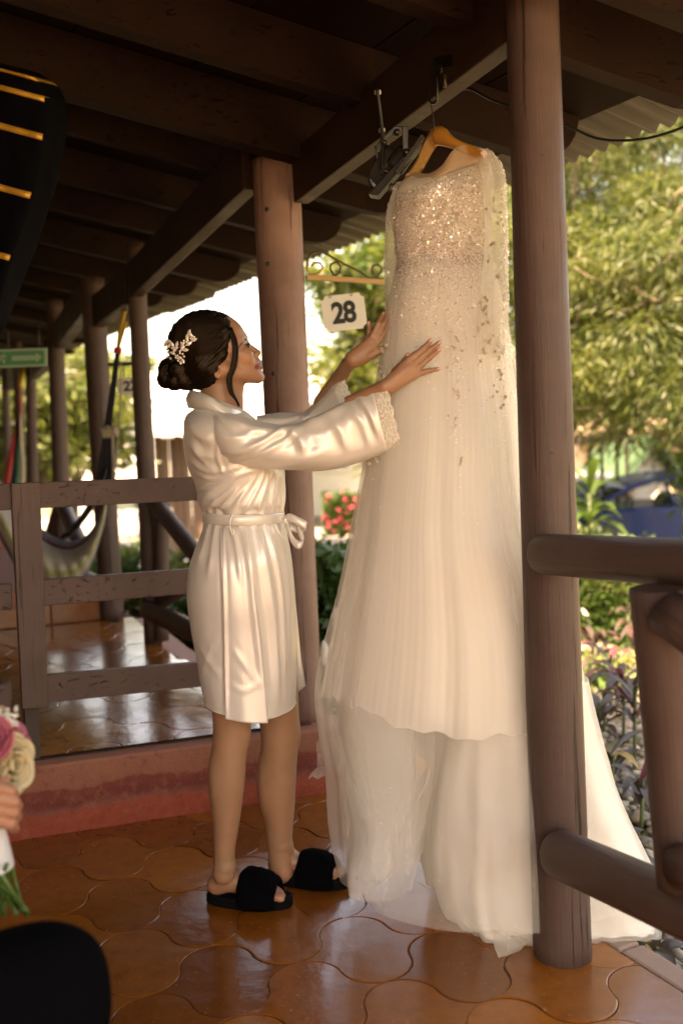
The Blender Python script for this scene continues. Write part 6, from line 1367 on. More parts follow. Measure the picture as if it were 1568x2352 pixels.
# eye (near side) and lashes, brow hairs
simple('eye_white', (.62, .55, .48), .15); simple('eye_dark', (.010, .006, .004), .1); 
import bmesh as _bm
def ball(name, c, r, mat, parent, R=None, seg=16):
    me = bpy.data.meshes.new(name); b = _bm.new(); _bm.ops.create_uvsphere(b, u_segments=seg, v_segments=seg//2+2, radius=1); b.to_mesh(me); b.free()
    V = np.array([v.co[:] for v in me.vertices])*np.array(r); V = V@np.array(R).T if R is not None else V; me.vertices.foreach_set('co', (V+np.array(c)).ravel()); me.update(); me.polygons.foreach_set('use_smooth', [True]*len(me.polygons)); return obj(name, me, mat, parent)
eye = ball('eye', Hd(565.0, 799, 29.5), (8.2*p_, 7.4*p_, 4.4*p_), MT['eye_white'], woman, Rz(42)); ball('iris', Hd(568.0, 797, 33.5), (5.2*p_, 4.6*p_, 4.6*p_), MT['eye_dark'], eye, Rz(40))
m = MB(); up_ = [Hd(555, 807.5, 38), Hd(559, 801, 38), Hd(564.5, 795, 36.5), (Hd(571, 791.5, 31))]; m.tube(spline(up_, 14), [1.0*p_]*14, 6)
for t in np.linspace(.1, 1, 13):
    b = spline(up_, 50)[int(t*49)]; m.tube([b, b+fdir*.0035+ndir*.003+np.array([0, 0, .003]), b+fdir*.0055+ndir*.004+np.array([0, 0, .0075])], [.0005, .0004, .00015], 4)
low_ = [Hd(556, 808, 38), Hd(562, 806.5, 37), Hd(569, 801, 33)]; m.tube(spline(low_, 10), [.5*p_]*10, 5)
# far lashes showing past the bridge of the nose
for t in range(7): b = Hd(566+t*.8, 783-t*.6, -24); m.tube([b, b+fdir*.006+np.array([0, 0, .002]), b+fdir*.0105+np.array([0, 0, .007])], [.0006, .0005, .0002], 4)
m.obj('eyelashes', MT['eye_dark'], woman, kind='stuff')
m = MB()
for i in range(70):
    t = RNG.random(); b0 = np.array([546, 802])+(np.array([554, 790])-np.array([546, 802]))*t*2 if t < .5 else np.array([554, 790])+(np.array([565, 780])-np.array([554, 790]))*(t-.5)*2
    x, y = b0+RNG.normal(size=2)*1.1; a = Hd(x, y, 44-12*t); 
    m.tube([a, a-fdir*.003+np.array([0, 0, -.0022])], [.0007, .0004], 3)
m.obj('eyebrow', MT['eye_dark'], woman, kind='stuff')

# ---------------------------------------------------------------- hair
Q = Field(ctr+[-.21, -.12, -.16], ctr+[.10, .12, .12], .0024)
Q.ell(Hd(466, 787), (82*p_, 74*p_, 72*p_), Rz(20), 0); Q.ell(Hd(490, 766), (50*p_, 64*p_, 45*p_), Rz(10), .012); Q.ell(Hd(470, 840), (52*p_, 58*p_, 52*p_), Rz(10), .02)
Q.ell(Hd(511, 752), (20*p_, 48*p_, 26*p_), Rz(25), .010)
Q.cone(Hd(520, 768, 46), Hd(508, 818, 55), 14*p_, 12*p_, .010); Q.cone(Hd(508, 818, 55), Hd(486, 856, 56), 12*p_, 12*p_, .012)
Q.cone(Hd(520, 768, -46), Hd(508, 820, -55), 14*p_, 12*p_, .010)
Q.cone(Hd(470, 850, 20), Hd(430, 868, 10), 44*p_, 30*p_, .02)
for c_, r_ in (((388, 852, 6), (22, 26, 28)), ((383, 872, 10), (20, 24, 22)), ((404, 878, 22), (22, 20, 21)), ((424, 874, 26), (24, 20, 23)), ((396, 838, -14), (20, 22, 22)), ((410, 852, 34), (20, 14, 22)), ((440, 866, 22), (26, 24, 26)), ((412, 866, -20), (28, 26, 26))):
    Q.ell(Hd(*c_), tuple(q*p_ for q in r_), Rz(0), .0035)
hv, hf = Q.net(); hv = lap(hv, hf, 1, .4)
# combed relief running from brow to bun
hx2, hy2 = projv(hv); ang = np.arctan2(hy2-900, hx2-395); rad_ = np.hypot(hy2-900, hx2-395)
hv = hv+((hv-ctr)/np.linalg.norm(hv-ctr, axis=1)[:, None])*(.0007*np.sin(ang*85+3.5*vnoise(hv*11))+.0004*np.sin(ang*190+2*vnoise(hv*20))+.0012*vnoise(np.stack([ang*26, rad_*.012, hv[:, 1]*6], -1)))[:, None]
k = NT('hair'); v = k.coord('World', (60, 60, 14)); c = k.mix(k.noise(v, 3, 3), (.002, .0012, .0008), (.007, .0038, .0022)); MT['hair'] = k.done(k.bsdf(c, .42, None, Specular_IOR_Level=.22, Specular_Tint=(1, .7, .5, 1)))
hair = obj('hair', mesh('hair', hv, hf), MT['hair'], woman)
def hlat(x, y):
    best = 0
    for (cx, cy, a, b, l, tl) in ((466, 786, 84, 74, 76, 20), (492, 764, 52, 46, 66, 10), (470, 840, 52, 52, 58, 10), (517, 752, 22, 30, 50, 25)):
        t = math.radians(tl); dx, dy = x-cx, -(y-cy); u_, w_ = dx*math.cos(t)+dy*math.sin(t), -dx*math.sin(t)+dy*math.cos(t); q = 1-(u_/a)**2-(w_/b)**2
        if q > 0: best = max(best, l*math.sqrt(q))
    return best
m = MB()
for i in range(520):
    t = RNG.random(); s0_ = spline([(528, 738), (535, 760), (532, 790), (526, 812), (512, 838), (497, 858), (485, 885)], 60)[int(t*59)] if RNG.random() < .62 else np.array([RNG.uniform(420, 528), 0]);
    if s0_[1] == 0: s0_ = np.array([s0_[0], 722+.0016*(s0_[0]-480)**2+RNG.random()*22])
    e = np.array([425+RNG.normal()*12, 855+RNG.normal()*14]); md = (s0_+e)/2+np.array([-6-30*(1-t), -22*(1-t)+6])+RNG.normal(size=2)*3
    C2 = spline([s0_, md, e], 12); P = []
    for x, y in C2: P.append(Hd(x, y, hlat(x, y)+1.0+RNG.random()*1.2))
    m.tube(P, [.00045]*12, 3, caps=False)
k = NT('hair_sheen'); MT['hair_sheen'] = k.done(k.bsdf((.009, .0045, .0026), .36, None, Specular_IOR_Level=.28, Specular_Tint=(1, .75, .55, 1))); m.obj('hair_strands', MT['hair_sheen'], hair, kind='stuff')  # strand highlights painted in: sheen given as a lighter brown
m = MB()                                                     # loose lock framing the face, coils of the bun, flyaways
lk = [(526, 758, 52), (536, 785, 56), (540, 812, 58), (535, 848, 60), (526, 874, 62), (530, 902, 62), (541, 920, 58), (548, 934, 52)]
for o_ in range(16):
    dx = (o_ % 4-1.5)*3.0; dz = (o_//4-1.5)*2.2; P = spline([Hd(x+dx*(1 if i < 6 else .4)+RNG.normal()*.4, y, l+dz) for i, (x, y, l) in enumerate(lk)], 26); m.tube(P, np.interp(np.linspace(0, 1, 26), [0, .3, .7, 1], [.0026, .0026, .0024, .0010]), 6)
m.obj('face_lock', MT['hair'], hair)
m = MB()
for c_, r0_, s_ in (((388, 862, 34), 18, 1), ((412, 872, 42), 15, -1), ((398, 845, 26), 14, 1), ((432, 868, 46), 16, 1)):
    for q_ in range(9):
        r = r0_*(.45+.07*q_); P = [Hd(c_[0]+r*math.cos(t*s_), c_[1]+r*math.sin(t*s_)*1.1, c_[2]-.45*r*.6+RNG.random()) for t in np.linspace(q_*.5, q_*.5+4.4, 18)]; m.tube(P, .0011, 4, caps=False)
for q_ in range(40):
    a = RNG.uniform(380, 530); b0 = Hd(a, 722+.0016*(a-480)**2, RNG.normal()*14); m.tube([b0, b0+np.array([-.012, 0, .004+.003*RNG.random()]), b0+np.array([-.030, 0, .002])], .00022, 3, caps=False)
for q_ in range(14): a = RNG.uniform(365, 385); m.tube(spline([Hd(a+10, 838, 5), Hd(a, 826+RNG.random()*8, 8), Hd(a-8, 838, 8), Hd(a-6, 852, 6)], 9), .0003, 3, caps=False)
m.obj('loose_hairs', MT['hair'], hair, kind='stuff')

# ---------------------------------------------------------------- hair comb of crystals
comb = thing('hair_comb', Hd(420, 830, 70), 'silver hair comb of crystal leaves and pearls pinned above the bun', 'hair comb')
k = NT('crystal'); MT['crystal'] = k.done(k.bsdf((.92, .84, .76), .08, None, Metallic=.35, Coat_Weight=1.0, Specular_IOR_Level=.9)); k = NT('pearl'); MT['pearl'] = k.done(k.bsdf((.85, .76, .66), .2, None, Coat_Weight=.6)); k = NT('silver_wire'); MT['silver_wire'] = k.done(k.bsdf((.65, .60, .55), .22, None, Metallic=1.0))
zc = lambda x, y: (343+.1953*x, 692.1+.1953*y)
def onhair(x, y, e=2.0): return Hd(x, y, hlat(x, y)+e+(8 if x < 400 else 0))
root = zc(300, 600); tips = [zc(500, 410), zc(560, 495), zc(490, 540), zc(440, 610), zc(400, 730), zc(425, 800), zc(340, 840), zc(240, 830), zc(235, 760), zc(220, 560), zc(210, 500), zc(350, 540), zc(265, 520), zc(330, 590), zc(355, 770), zc(425, 680)]
for (x, y) in tips:
    m = MB(); mdx, mdy = (x+root[0])/2+RNG.normal()*3, (y+root[1])/2+RNG.normal()*2; m.tube(spline([onhair(*root), onhair(mdx, mdy, 3), onhair(x, y, 2.5)], 10), .0007, 5); m.obj('wire', MT['silver_wire'], comb)
LV = [(485, 410, 60), (500, 440, 100), (462, 470, 85), (540, 498, 10), (525, 490, 160), (480, 540, 20), (445, 608, 10), (410, 550, 110), (405, 580, 70), (385, 740, 70), (410, 720, 100), (418, 790, 110), (338, 835, 115), (315, 770, 110), (290, 730, 100), (238, 825, 95), (232, 770, 85), (220, 690, 80), (200, 520, 75), (225, 500, 40), (262, 510, 130), (290, 540, 110), (345, 540, 60), (325, 590, 50), (300, 570, 95), (255, 545, 60), (378, 690, 20), (300, 630, 10)]
def crystal(c, ang_, L=.0075, wd=.0034):
    a = math.radians(ang_); d = fdir*math.cos(a)+np.array([0, 0, math.sin(a)]); s2 = np.cross(d, ndir); c = np.array(c); V = [c-d*L, c+d*L, c+s2*wd, c-s2*wd, c+d*L*.45+s2*wd*.75, c+d*L*.45-s2*wd*.75, c-d*L*.45+s2*wd*.75, c-d*L*.45-s2*wd*.75, c+ndir*.0030, c-ndir*.001]
    ring = [1, 4, 2, 6, 0, 7, 3, 5]; return V, [(ring[i], ring[(i+1) % 8], 8) for i in range(8)]+[(ring[(i+1) % 8], ring[i], 9) for i in range(8)]
for (x, y, a_) in LV:
    X_, Y_ = zc(x, y); V, Fc = crystal(onhair(X_, Y_, 4.2), a_+RNG.normal()*8, .0088+.0014*RNG.random(), .0042); m = MB(); m.add(V, Fc); m.obj('crystal', MT['crystal'], comb)
for (x, y) in ((543, 465), (520, 455), (455, 520), (425, 505), (470, 505), (395, 600), (380, 620), (410, 650), (425, 680), (355, 720), (350, 665), (330, 685), (265, 690), (245, 745), (355, 772), (300, 640), (240, 600), (215, 580), (345, 580), (425, 530), (380, 640), (230, 620)):
    X_, Y_ = zc(x, y); ball('pearl', onhair(X_, Y_, 4.5), (.0028,)*3, MT['pearl'], comb, seg=8)
# ear stud
# ================================================================== ROBE
def satin_robe():
    k = NT('robe_satin'); v = k.coord('World'); n = k.noise(v, 6, 2); c = k.mix(n, (.64, .57, .49), (.70, .64, .56)); b1 = k.bump(k.noise(v, 22, 3, .5, .4), .10, .006); b3 = k.bump(k.noise(k.coord('World', (1, 1, .45)), 75, 2, .5, .8), .16, .0025, b1); b2 = k.bump(k.noise(v, 1400, 1), .06, .001, b3)
    MT['robe_satin'] = k.done(k.bsdf(k.mix(.3, c, (.84, .78, .72)),   .33, b2, Specular_IOR_Level=1.0, Metallic=.17, Sheen_Weight=.1))
satin_robe()
robe = obj('robe', mesh('robe_anchor', [(0, 0, 0)], []), MT['robe_satin'], woman) if False else None
def crease(V, folds, dirn=None):
    """raise long soft ridges: folds are (x0,y0,x1,y1,[xm,ym],width px, height m) in survey coordinates"""
    sh = V.shape; P = V.reshape(-1, 3); x, y = projv(P); N = np.zeros_like(P); m_, n_, _ = sh
    a = np.roll(V, -1, 1)-np.roll(V, 1, 1); b = np.gradient(V, axis=0); N = np.cross(a, b).reshape(-1, 3); N /= np.linalg.norm(N, axis=1)[:, None]+1e-9
    C = V.mean(1, keepdims=True)*np.ones((1, n_, 1)); s = np.sign(((P-C.reshape(-1, 3))*N).sum(1)); N *= s[:, None]; d = np.zeros(len(P)); near = N[:, 1] < .35
    for f in folds:
        pts, w_, h_ = f; Q_ = spline([(*p, 0) for p in pts], 12)[:, :2]; dd = np.full(len(P), 1e9); tt = np.zeros(len(P))
        for i in range(11):
            e = Q_[i+1]-Q_[i]; t = np.clip(((x-Q_[i, 0])*e[0]+(y-Q_[i, 1])*e[1])/(e@e+1e-9), 0, 1); q = np.hypot(x-Q_[i, 0]-t*e[0], y-Q_[i, 1]-t*e[1]); bt = q < dd; dd = np.where(bt, q, dd); tt = np.where(bt, (i+t)/11, tt)
        env = np.clip(np.sin(np.clip(tt, .0, 1)*math.pi)*1.6+.12, 0, 1); g = .55*np.exp(-(dd/w_)**2)+.6*np.exp(-dd/(w_*.55)); g2 = np.exp(-((dd-w_*1.7)/w_)**2)*.35
        d += .62*h_*env*(g-g2)*near
    return (P+N*d[:, None]).reshape(sh)
RB = thing  # (parts below hang on one garment mesh)
bodr = [(468, 912, 540, 930, 2.555, .055), (448, 938, 566, 945, 2.555, .095), (430, 955, 590, 965, 2.555, .150), (424, 985, 618, 992, 2.555, .182), (424, 1030, 640, 1035, 2.555, .178), (434, 1075, 652, 1078, 2.555, .160), (448, 1112, 655, 1112, 2.555, .145), (454, 1138, 656, 1138, 2.555, .142), (458, 1160, 655, 1160, 2.555, .138), (469, 1178, 650, 1178, 2.555, .125), (470, 1194, 650, 1194, 2.555, .120)]
def rw(t, ph, P):
    d = np.zeros_like(P); d[:, 2] += .012*np.exp(-((t-.90)/.06)**2)*vnoise(np.stack([ph*5, ph*0, ph*0], -1)); return d
def gath(t, ph): return (.030*np.exp(-((1-t)/.16)**2))*np.sin(ph*21+3*np.sin(ph*2))+.012*np.sin(ph*9+t*4)*t
bodr = [(a, 1000+(b-1000)*(.955 if b > 1000 else 1), c, 1000+(d-1000)*(.955 if d > 1000 else 1), Y_, h_) for a, b, c, d, Y_, h_ in bodr]; VBd = ringloft(bodr, 90, 200, gath, rw)
F1 = [([(505, 990), (500, 1050), (515, 1090)], 5, .006), ([(436, 1060), (480, 1085), (530, 1080), (560, 1068)], 7, .010), ([(440, 1082), (490, 1100), (560, 1084)], 6, .008), ([(452, 1150), (500, 1120), (560, 1085), (600, 1075)], 8, .013), ([(470, 1168), (520, 1130), (575, 1085)], 7, .011), ([(455, 1128), (485, 1118), (530, 1098)], 6, .009), ([(495, 1175), (540, 1130), (590, 1080)], 6, .009), ([(530, 1178), (565, 1125), (600, 1078)], 6, .008), ([(560, 1178), (588, 1130), (612, 1078)], 5, .008), ([(590, 1178), (606, 1130), (622, 1080)], 5, .007), ([(620, 1178), (628, 1130), (636, 1082)], 5, .007), ([(640, 1175), (645, 1130), (648, 1085)], 4, .006), ([(430, 1010), (455, 1040), (490, 1050)], 9, .008), ([(428, 965), (455, 1000), (490, 1010)], 12, .008), ([(458, 1165), (475, 1148), (500, 1142)], 6, .008), ([(436, 1000), (470, 1065), (500, 1078)], 7, .006)]
VBd = crease(VBd, F1); robe_o = closed('robe', VBd, MT['robe_satin'], woman)
skr = [(470, 1194, 650, 1194, 2.555, .120), (468, 1215, 655, 1215, 2.555, .130), (458, 1245, 660, 1245, 2.555, .148), (443, 1285, 667, 1285, 2.555, .168), (434, 1325, 672, 1330, 2.560, .180), (430, 1380, 676, 1385, 2.560, .182), (437, 1445, 679, 1450, 2.565, .178), (450, 1520, 680, 1525, 2.565, .175), (462, 1590, 678, 1600, 2.565, .176), (470, 1626, 676, 1648, 2.565, .178)]
def gath2(t, ph): return (.028*np.exp(-(t/.12)**2))*np.sin(ph*23+2*np.sin(ph*2))+.022*t*np.sin(ph*5+1.2)+.006*t*np.sin(ph*11)
skr = [(a, 1000+(b-1000)*.952, c, 1000+(d-1000)*.952, Y_, h_) for a, b, c, d, Y_, h_ in skr]; VSk = ringloft(skr, 100, 220, gath2)
F2 = [([(508, 1215), (514, 1350), (518, 1500), (520, 1640)], 4.5, .012), ([(560, 1205), (575, 1290), (585, 1400), (612, 1620)], 9, .010), ([(530, 1205), (545, 1260), (556, 1340)], 6, .007), ([(590, 1205), (610, 1300), (630, 1450), (640, 1640)], 8, .012), ([(610, 1205), (635, 1290), (650, 1400), (655, 1600)], 5, .009), ([(625, 1205), (650, 1260), (662, 1360), (668, 1500)], 5, .008), ([(480, 1205), (470, 1250), (452, 1300)], 9, .008), ([(497, 1205), (488, 1250), (478, 1330)], 8, .006), ([(530, 1480), (570, 1530), (600, 1570)], 7, .004), ([(525, 1560), (560, 1580), (600, 1560)], 6, .004), ([(455, 1480), (480, 1520), (510, 1560)], 8, .004), ([(460, 1560), (480, 1500), (505, 1460)], 7, .004)]
VSk = crease(VSk, F2); closed('robe_skirt', VSk, MT['robe_satin'], robe_o)
# near front panel that overlaps, its edge runs down the side
pr_ = []
half = VSk[:, 110:220]                                       # near half of the skirt
for i in range(10, 100):
    xs_, ys_ = projv(half[i]); o_ = np.argsort(xs_); t = (i-10)/89; yy_ = float(np.interp(560, xs_[o_], ys_[o_]))
    xl_ = np.interp(yy_, [1210, 1350, 1500, 1640], [512, 514, 517, 519]); xr_ = np.interp(yy_, [1210, 1300, 1450, 1640], [556, 576, 598, 616]); X2 = np.linspace(xl_, xr_, 22)
    row = np.stack([np.interp(X2, xs_[o_], half[i][o_][:, q]) for q in range(3)], -1); e_ = np.abs(np.linspace(-1, 1, 22))**4; row[:, 1] -= .0025+.010*t+.004*t*e_; row[:, 2] -= .006*t; pr_.append(row)
V = np.array(pr_); solid(obj('front_panel', mesh('front_panel', V, gridfaces(90, 22)), MT['robe_satin'], robe_o), .0025)
# far panel glimpsed in front of the far leg
V = np.array([[at(a+(b-a)*u_, y_, 2.70+.01*math.sin(u_*8)) for u_ in np.linspace(0, 1, 10)] for y_, a, b in [(1380, 664, 678), (1440, 664, 684), (1520, 664, 692), (1575, 664, 701), (1592, 664, 682)]]); solid(obj('back_panel', mesh('back_panel', V, gridfaces(5, 10)), MT['robe_satin'], robe_o), .002)
# hems: a narrow stitched band
m = MB(); hem = VSk[-1]; m.tube(np.vstack([hem, hem[:1]]), .0016, 5, caps=False); m.obj('hem', MT['robe_satin'], robe_o)
# collar
cl_ = []
for (x0_, y0_, x1_, y1_, Yd) in [(556, 940, 566, 968, 2.50), (535, 934, 548, 968, 2.462), (512, 928, 528, 958, 2.452), (490, 915, 502, 948, 2.455), (468, 903, 470, 940, 2.475), (450, 898, 446, 938, 2.51), (438, 896, 434, 936, 2.56), (440, 897, 436, 938, 2.62), (470, 905, 470, 942, 2.66), (515, 925, 520, 955, 2.655), (550, 938, 560, 965, 2.62)]:
    a, b = at(x0_, y0_, Yd), at(x1_, y1_, Yd-.012); cl_.append([a, a*.75+b*.25+np.array([-.004, -.006, .001]), (a+b)/2+np.array([-.006, -.009, 0]), a*.25+b*.75+np.array([-.003, -.006, 0]), b])
cl_ = np.array(cl_); cs = np.stack([spline(cl_[:, j], 60) for j in range(5)], 1); cs += .0025*np.stack([vnoise(cs*40), vnoise(cs*40+3), vnoise(cs*40+6)], -1); solid(obj('collar', mesh('collar', cs, gridfaces(60, 5)), MT['robe_satin'], robe_o), .003)
# sash and bow
sr = ringloft([(467, 1173, 652, 1175, 2.555, .129), (467, 1182, 652, 1183, 2.555, .133), (468, 1190, 652, 1191, 2.555, .132), (469, 1197, 652, 1198, 2.555, .128)], 10, 120, pleats(5, .005, .012)); sash = closed('sash', sr, MT['robe_satin'], robe_o, thick=.002)
def ribbon(pts, Yd, w0, w1, name, parent, tw_=0.0):
    P = spline([at(x, y, Y_) for (x, y), Y_ in zip(pts, Yd)], 26); m = MB(); T_, N_, B2 = frames(P); Vv = []
    for i in range(26):
        t = i/25; w_ = w0+(w1-w0)*t; dirv = np.array([.25, 0, .95])*math.cos(tw_*t)+np.array([0, 1, 0])*math.sin(tw_*t); Vv.append([P[i]+dirv*w_*(q-.5)+np.array([0, -.003*math.sin(q*math.pi), 0]) for q in np.linspace(0, 1, 5)])
    o = obj(name, mesh(name, np.array(Vv), gridfaces(26, 5)), MT['robe_satin'], parent); solid(o, .0016)
ribbon([(655, 1192), (664, 1188), (682, 1196), (703, 1208), (690, 1216), (668, 1210), (656, 1200)], [2.46, 2.44, 2.43, 2.43, 2.46, 2.47, 2.46], .020, .022, 'bow_loop', sash, .5)
ribbon([(656, 1196), (662, 1215), (672, 1240), (686, 1252), (696, 1245), (690, 1225), (684, 1206)], [2.46, 2.44, 2.43, 2.42, 2.43, 2.44, 2.45], .018, .022, 'bow_tail', sash, .3)
ball('bow_knot', at(656, 1196, 2.455), (.011, .010, .013), MT['robe_satin'], sash)
m = MB(); m.tube(spline([at(534, 1182, 2.415), at(530, 1192, 2.41), at(528, 1205, 2.41), at(532, 1224, 2.412), at(537, 1228, 2.413), at(534, 1212, 2.41)], 16), .0022, 6); m.obj('belt_loop', MT['robe_satin'], sash)
# sleeves
def sleeve_px(rows, name, n=64, m_=80, folds=(), crs=None, wob=None):
    """rows: top (x,y), bottom (x,y), Yc, halfdepth"""
    R = spline(np.array([(a[0], a[1], b[0], b[1], Y_, h_) for a, b, Y_, h_ in rows], float), m_); ph = np.arange(n)/n*2*math.pi; V = np.zeros((m_, n, 3))
    for i in range(m_):
        a, b = at(R[i, 0], R[i, 1], R[i, 4]), at(R[i, 2], R[i, 3], R[i, 4]); C = (a+b)/2; E = (a-b)/2; V[i] = C+E*np.cos(ph)[:, None]+np.array([0, 1., 0])*(R[i, 5]*np.sin(ph))[:, None]
        V[i] += .0022*np.sin(ph*5+i*.06)[:, None]*np.array([0, 1, .4])
    V = crease(V, folds); o = closed(name, V, MT['robe_satin'], robe_o, thick=.0015); return V, o
NR = [((492, 950), (497, 1028), 2.440, .055), ((510, 948), (512, 1052), 2.425, .068), ((545, 953), (545, 1066), 2.41, .072), ((600, 968), (605, 1074), 2.40, .070), ((655, 975), (665, 1079), 2.395, .066), ((700, 966), (720, 1082), 2.39, .064), ((745, 950), (775, 1076), 2.39, .062), ((785, 926), (825, 1062), 2.39, .060), ((822, 905), (866, 1048), 2.385, .056), ((852, 890), (888, 1040), 2.375, .050)]
F3 = [([(505, 1040), (560, 1035), (620, 1005), (660, 985)], 7, .012), ([(515, 1062), (580, 1050), (640, 1020), (690, 985)], 6, .009), ([(520, 960), (580, 985), (650, 990), (700, 975)], 9, .009), ([(660, 985), (690, 1010), (700, 1040)], 12, .012), ([(700, 972), (740, 960), (790, 930)], 10, .012), ([(745, 955), (780, 985), (800, 1040)], 13, .010), ([(820, 912), (850, 950), (868, 1000)], 9, .012), ([(800, 930), (835, 975), (850, 1030)], 9, .007), ([(600, 1070), (680, 1060), (760, 1030)], 12, .006), ([(498, 955), (520, 975), (545, 1000)], 6, .007), ([(500, 1000), (540, 1005), (590, 990)], 7, .006)]
VNs, nslv = sleeve_px(NR, 'sleeve', folds=F3)
FR = [((590, 955), (600, 1010), 2.70, .05), ((640, 948), (650, 1005), 2.69, .05), ((690, 948), (700, 1005), 2.67, .05), ((715, 932), (735, 998), 2.66, .05), ((742, 905), (775, 975), 2.62, .048), ((762, 882), (790, 950), 2.585, .044)]
F4 = [([(600, 962), (650, 965), (700, 955)], 7, .008), ([(640, 985), (690, 970), (740, 930)], 6, .008), ([(690, 950), (705, 975), (712, 1000)], 6, .008)]
VFs, fslv = sleeve_px(FR, 'sleeve', n=48, m_=50, folds=F4)
# lace cuffs: scalloped openwork bands
def lace_mat():
    k = NT('lace'); uv = k.n('UVMap').outputs[0]; mp = k.n('Mapping'); k.l(uv, mp.inputs[0]); mp.inputs['Scale'].default_value = (26, 5, 1)
    vo = k.n('TexVoronoi', feature='DISTANCE_TO_EDGE', i_Scale=1.3); k.l(mp.outputs[0], vo.inputs['Vector']); wv = k.n('TexWave', wave_type='RINGS', i_Scale=1.6, i_Distortion=3.5, i_Detail=2); k.l(mp.outputs[0], wv.inputs['Vector'])
    a = k.ramp(vo.outputs['Distance'], [(.06, 1), (.14, 0)]); b = k.ramp(wv.outputs['Fac'], [(.55, 0), (.68, 1)]); f = k.math('MINIMUM', k.math('ADD', k.math('MAXIMUM', a, b), .30), 1.0)
    d = k.bsdf((.84, .78, .68), .7); t = k.n('BsdfTranslucent', i_Color=(.84, .78, .68, 1)); m1 = k.n('MixShader', i_0=.35); k.l(d, m1.inputs[1]); k.l(t.outputs[0], m1.inputs[2]); tp = k.n('BsdfTransparent'); m2 = k.n('MixShader'); k.l(f, m2.inputs[0]); k.l(tp.outputs[0], m2.inputs[1]); k.l(m1.outputs[0], m2.inputs[2]); MT['lace'] = k.done(m2.outputs[0])
lace_mat()
def cuff(edge, axis, length, parent, flare=.10, scal=15):
    n = len(edge); C = edge.mean(0); rows = []; m_ = 9
    for i in range(m_):
        t = i/(m_-1); sc = np.abs(np.sin(np.arange(n)/n*math.pi*scal)); l = length*t*(1+.18*sc*(t > .8)); rows.append(C+(edge-C)*(1+flare*t+.03*np.sin(np.arange(n)/n*2*math.pi*7)[:, None]*t)+axis*np.asarray(l)[..., None])
    V = np.array(rows); Fc = gridfaces(m_, n, True); me = mesh('lace_cuff', V, Fc); uv = me.uv_layers.new(name='UVMap'); li = np.zeros(len(me.loops), np.int32); me.loops.foreach_get('vertex_index', li); uv.data.foreach_set('uv', np.stack([(li % n)/n, (li//n)/(m_-1)], -1).ravel())
    o = obj('lace_cuff', me, MT['lace'], parent); solid(o, .0008)
    m = MB(); m.tube(np.vstack([V[-1], V[-1][:1]]), .0011, 4, caps=False); m.tube(np.vstack([V[0], V[0][:1]]), .0010, 4, caps=False); m.obj('cuff_edging', MT['lace_thread'] if 'lace_thread' in MT else simple('lace_thread', (.82, .76, .66), .7), o)
ax1 = at(905, 975, 2.4)-at(872, 990, 2.4); ax1 /= np.linalg.norm(ax1); cuff(VNs[-1], ax1, .032, nslv, .06)
ax2 = at(800, 890, 2.57)-at(776, 915, 2.585); ax2 /= np.linalg.norm(ax2); cuff(VFs[-1], ax2, .034, fslv, .08)

# ================================================================== SLIPPERS
def slipper(ft, fur_px, Yc, seed):
    v, f, a, d, sd_ = ft; up = np.array([0, 0, 1.]); o0 = np.array([a[0], a[1], 0]); th = np.linspace(0, 2*math.pi, 44, endpoint=False); L = .243
    xx = .114+L/2*np.cos(th)-.002; yy = .039*np.sin(th)*(1+.16*np.cos(th))*np.abs(np.sin(th))**-.12 if False else .040*np.sign(np.sin(th))*np.abs(np.sin(th))**.8*(1+.14*np.cos(th))
    W_ = lambda x, y, z: o0+d*x+sd_*y+up*z; m = MB(); V = []
    for z, s in ((.0005, .97), (.004, 1), (.014, 1.0), (.016, .97), (.019, 1.0), (.026, .985), (.028, .93)):
        V += [W_(.112+(x-.112)*s, y*s, z+(.006*max(0, (x-.19)/.05) if z > .02 else 0)) for x, y in zip(xx, yy)]
    m.add(V, gridfaces(7, 44, True), 0, True); m.F += [list(range(44))[::-1], [6*44+i for i in range(44)]]; m.mi += [0, 0]; m.sm += [False, False]
    sl_ = m.obj('slipper', MT['sole'], woman)
    # furry band: an arch across the forefoot
    rows = []; q0, q1 = .098, .190
    for i in range(15):
        x = q0+(q1-q0)*i/14; e = math.sin(i/14*math.pi)**.45; row = []
        for j in range(25): t = -0.16*math.pi+1.32*math.pi*j/24; ry, rz = .045+.012*e, (.062-.020*i/14)+.016*e; row.append(W_(x, math.cos(t)*ry, .020+max(-.012, math.sin(t))*rz))
        rows.append(row)
    V = np.array(rows); V += .003*np.stack([vnoise(V*60), vnoise(V*60+4), vnoise(V*60+8)], -1); band = obj('fur_band', mesh('fur_band', V, gridfaces(15, 25)), MT['black_fur'], sl_); solid(band, .010, -1)
    Nn = np.cross(np.gradient(V, axis=0), np.gradient(V, axis=1)); Nn /= np.linalg.norm(Nn, axis=2)[..., None]+1e-9; C = V.mean((0, 1)); Nn *= np.sign(((V-C)*Nn).sum(-1))[..., None]
    n = 9000; i = RNG.integers(0, 15, n); j = RNG.integers(0, 25, n); P = V[i, j]+RNG.normal(size=(n, 3))*.0022; D_ = Nn[i, j]+RNG.normal(size=(n, 3))*.55; D_ /= np.linalg.norm(D_, axis=1)[:, None]; S_ = np.cross(D_, rv(n)); S_ /= np.linalg.norm(S_, axis=1)[:, None]; l = (.007+.007*RNG.random(n))[:, None]
    T_ = np.stack([P-S_*.0005, P+S_*.0005, P+D_*l], 1).reshape(-1, 3); obj('fur', mesh('fur', T_, np.arange(3*n).reshape(n, 3), False), MT['black_fur'], band, kind='stuff')
slipper(fn1, None, 2.5, 1); slipper(ff1, None, 2.6, 2)

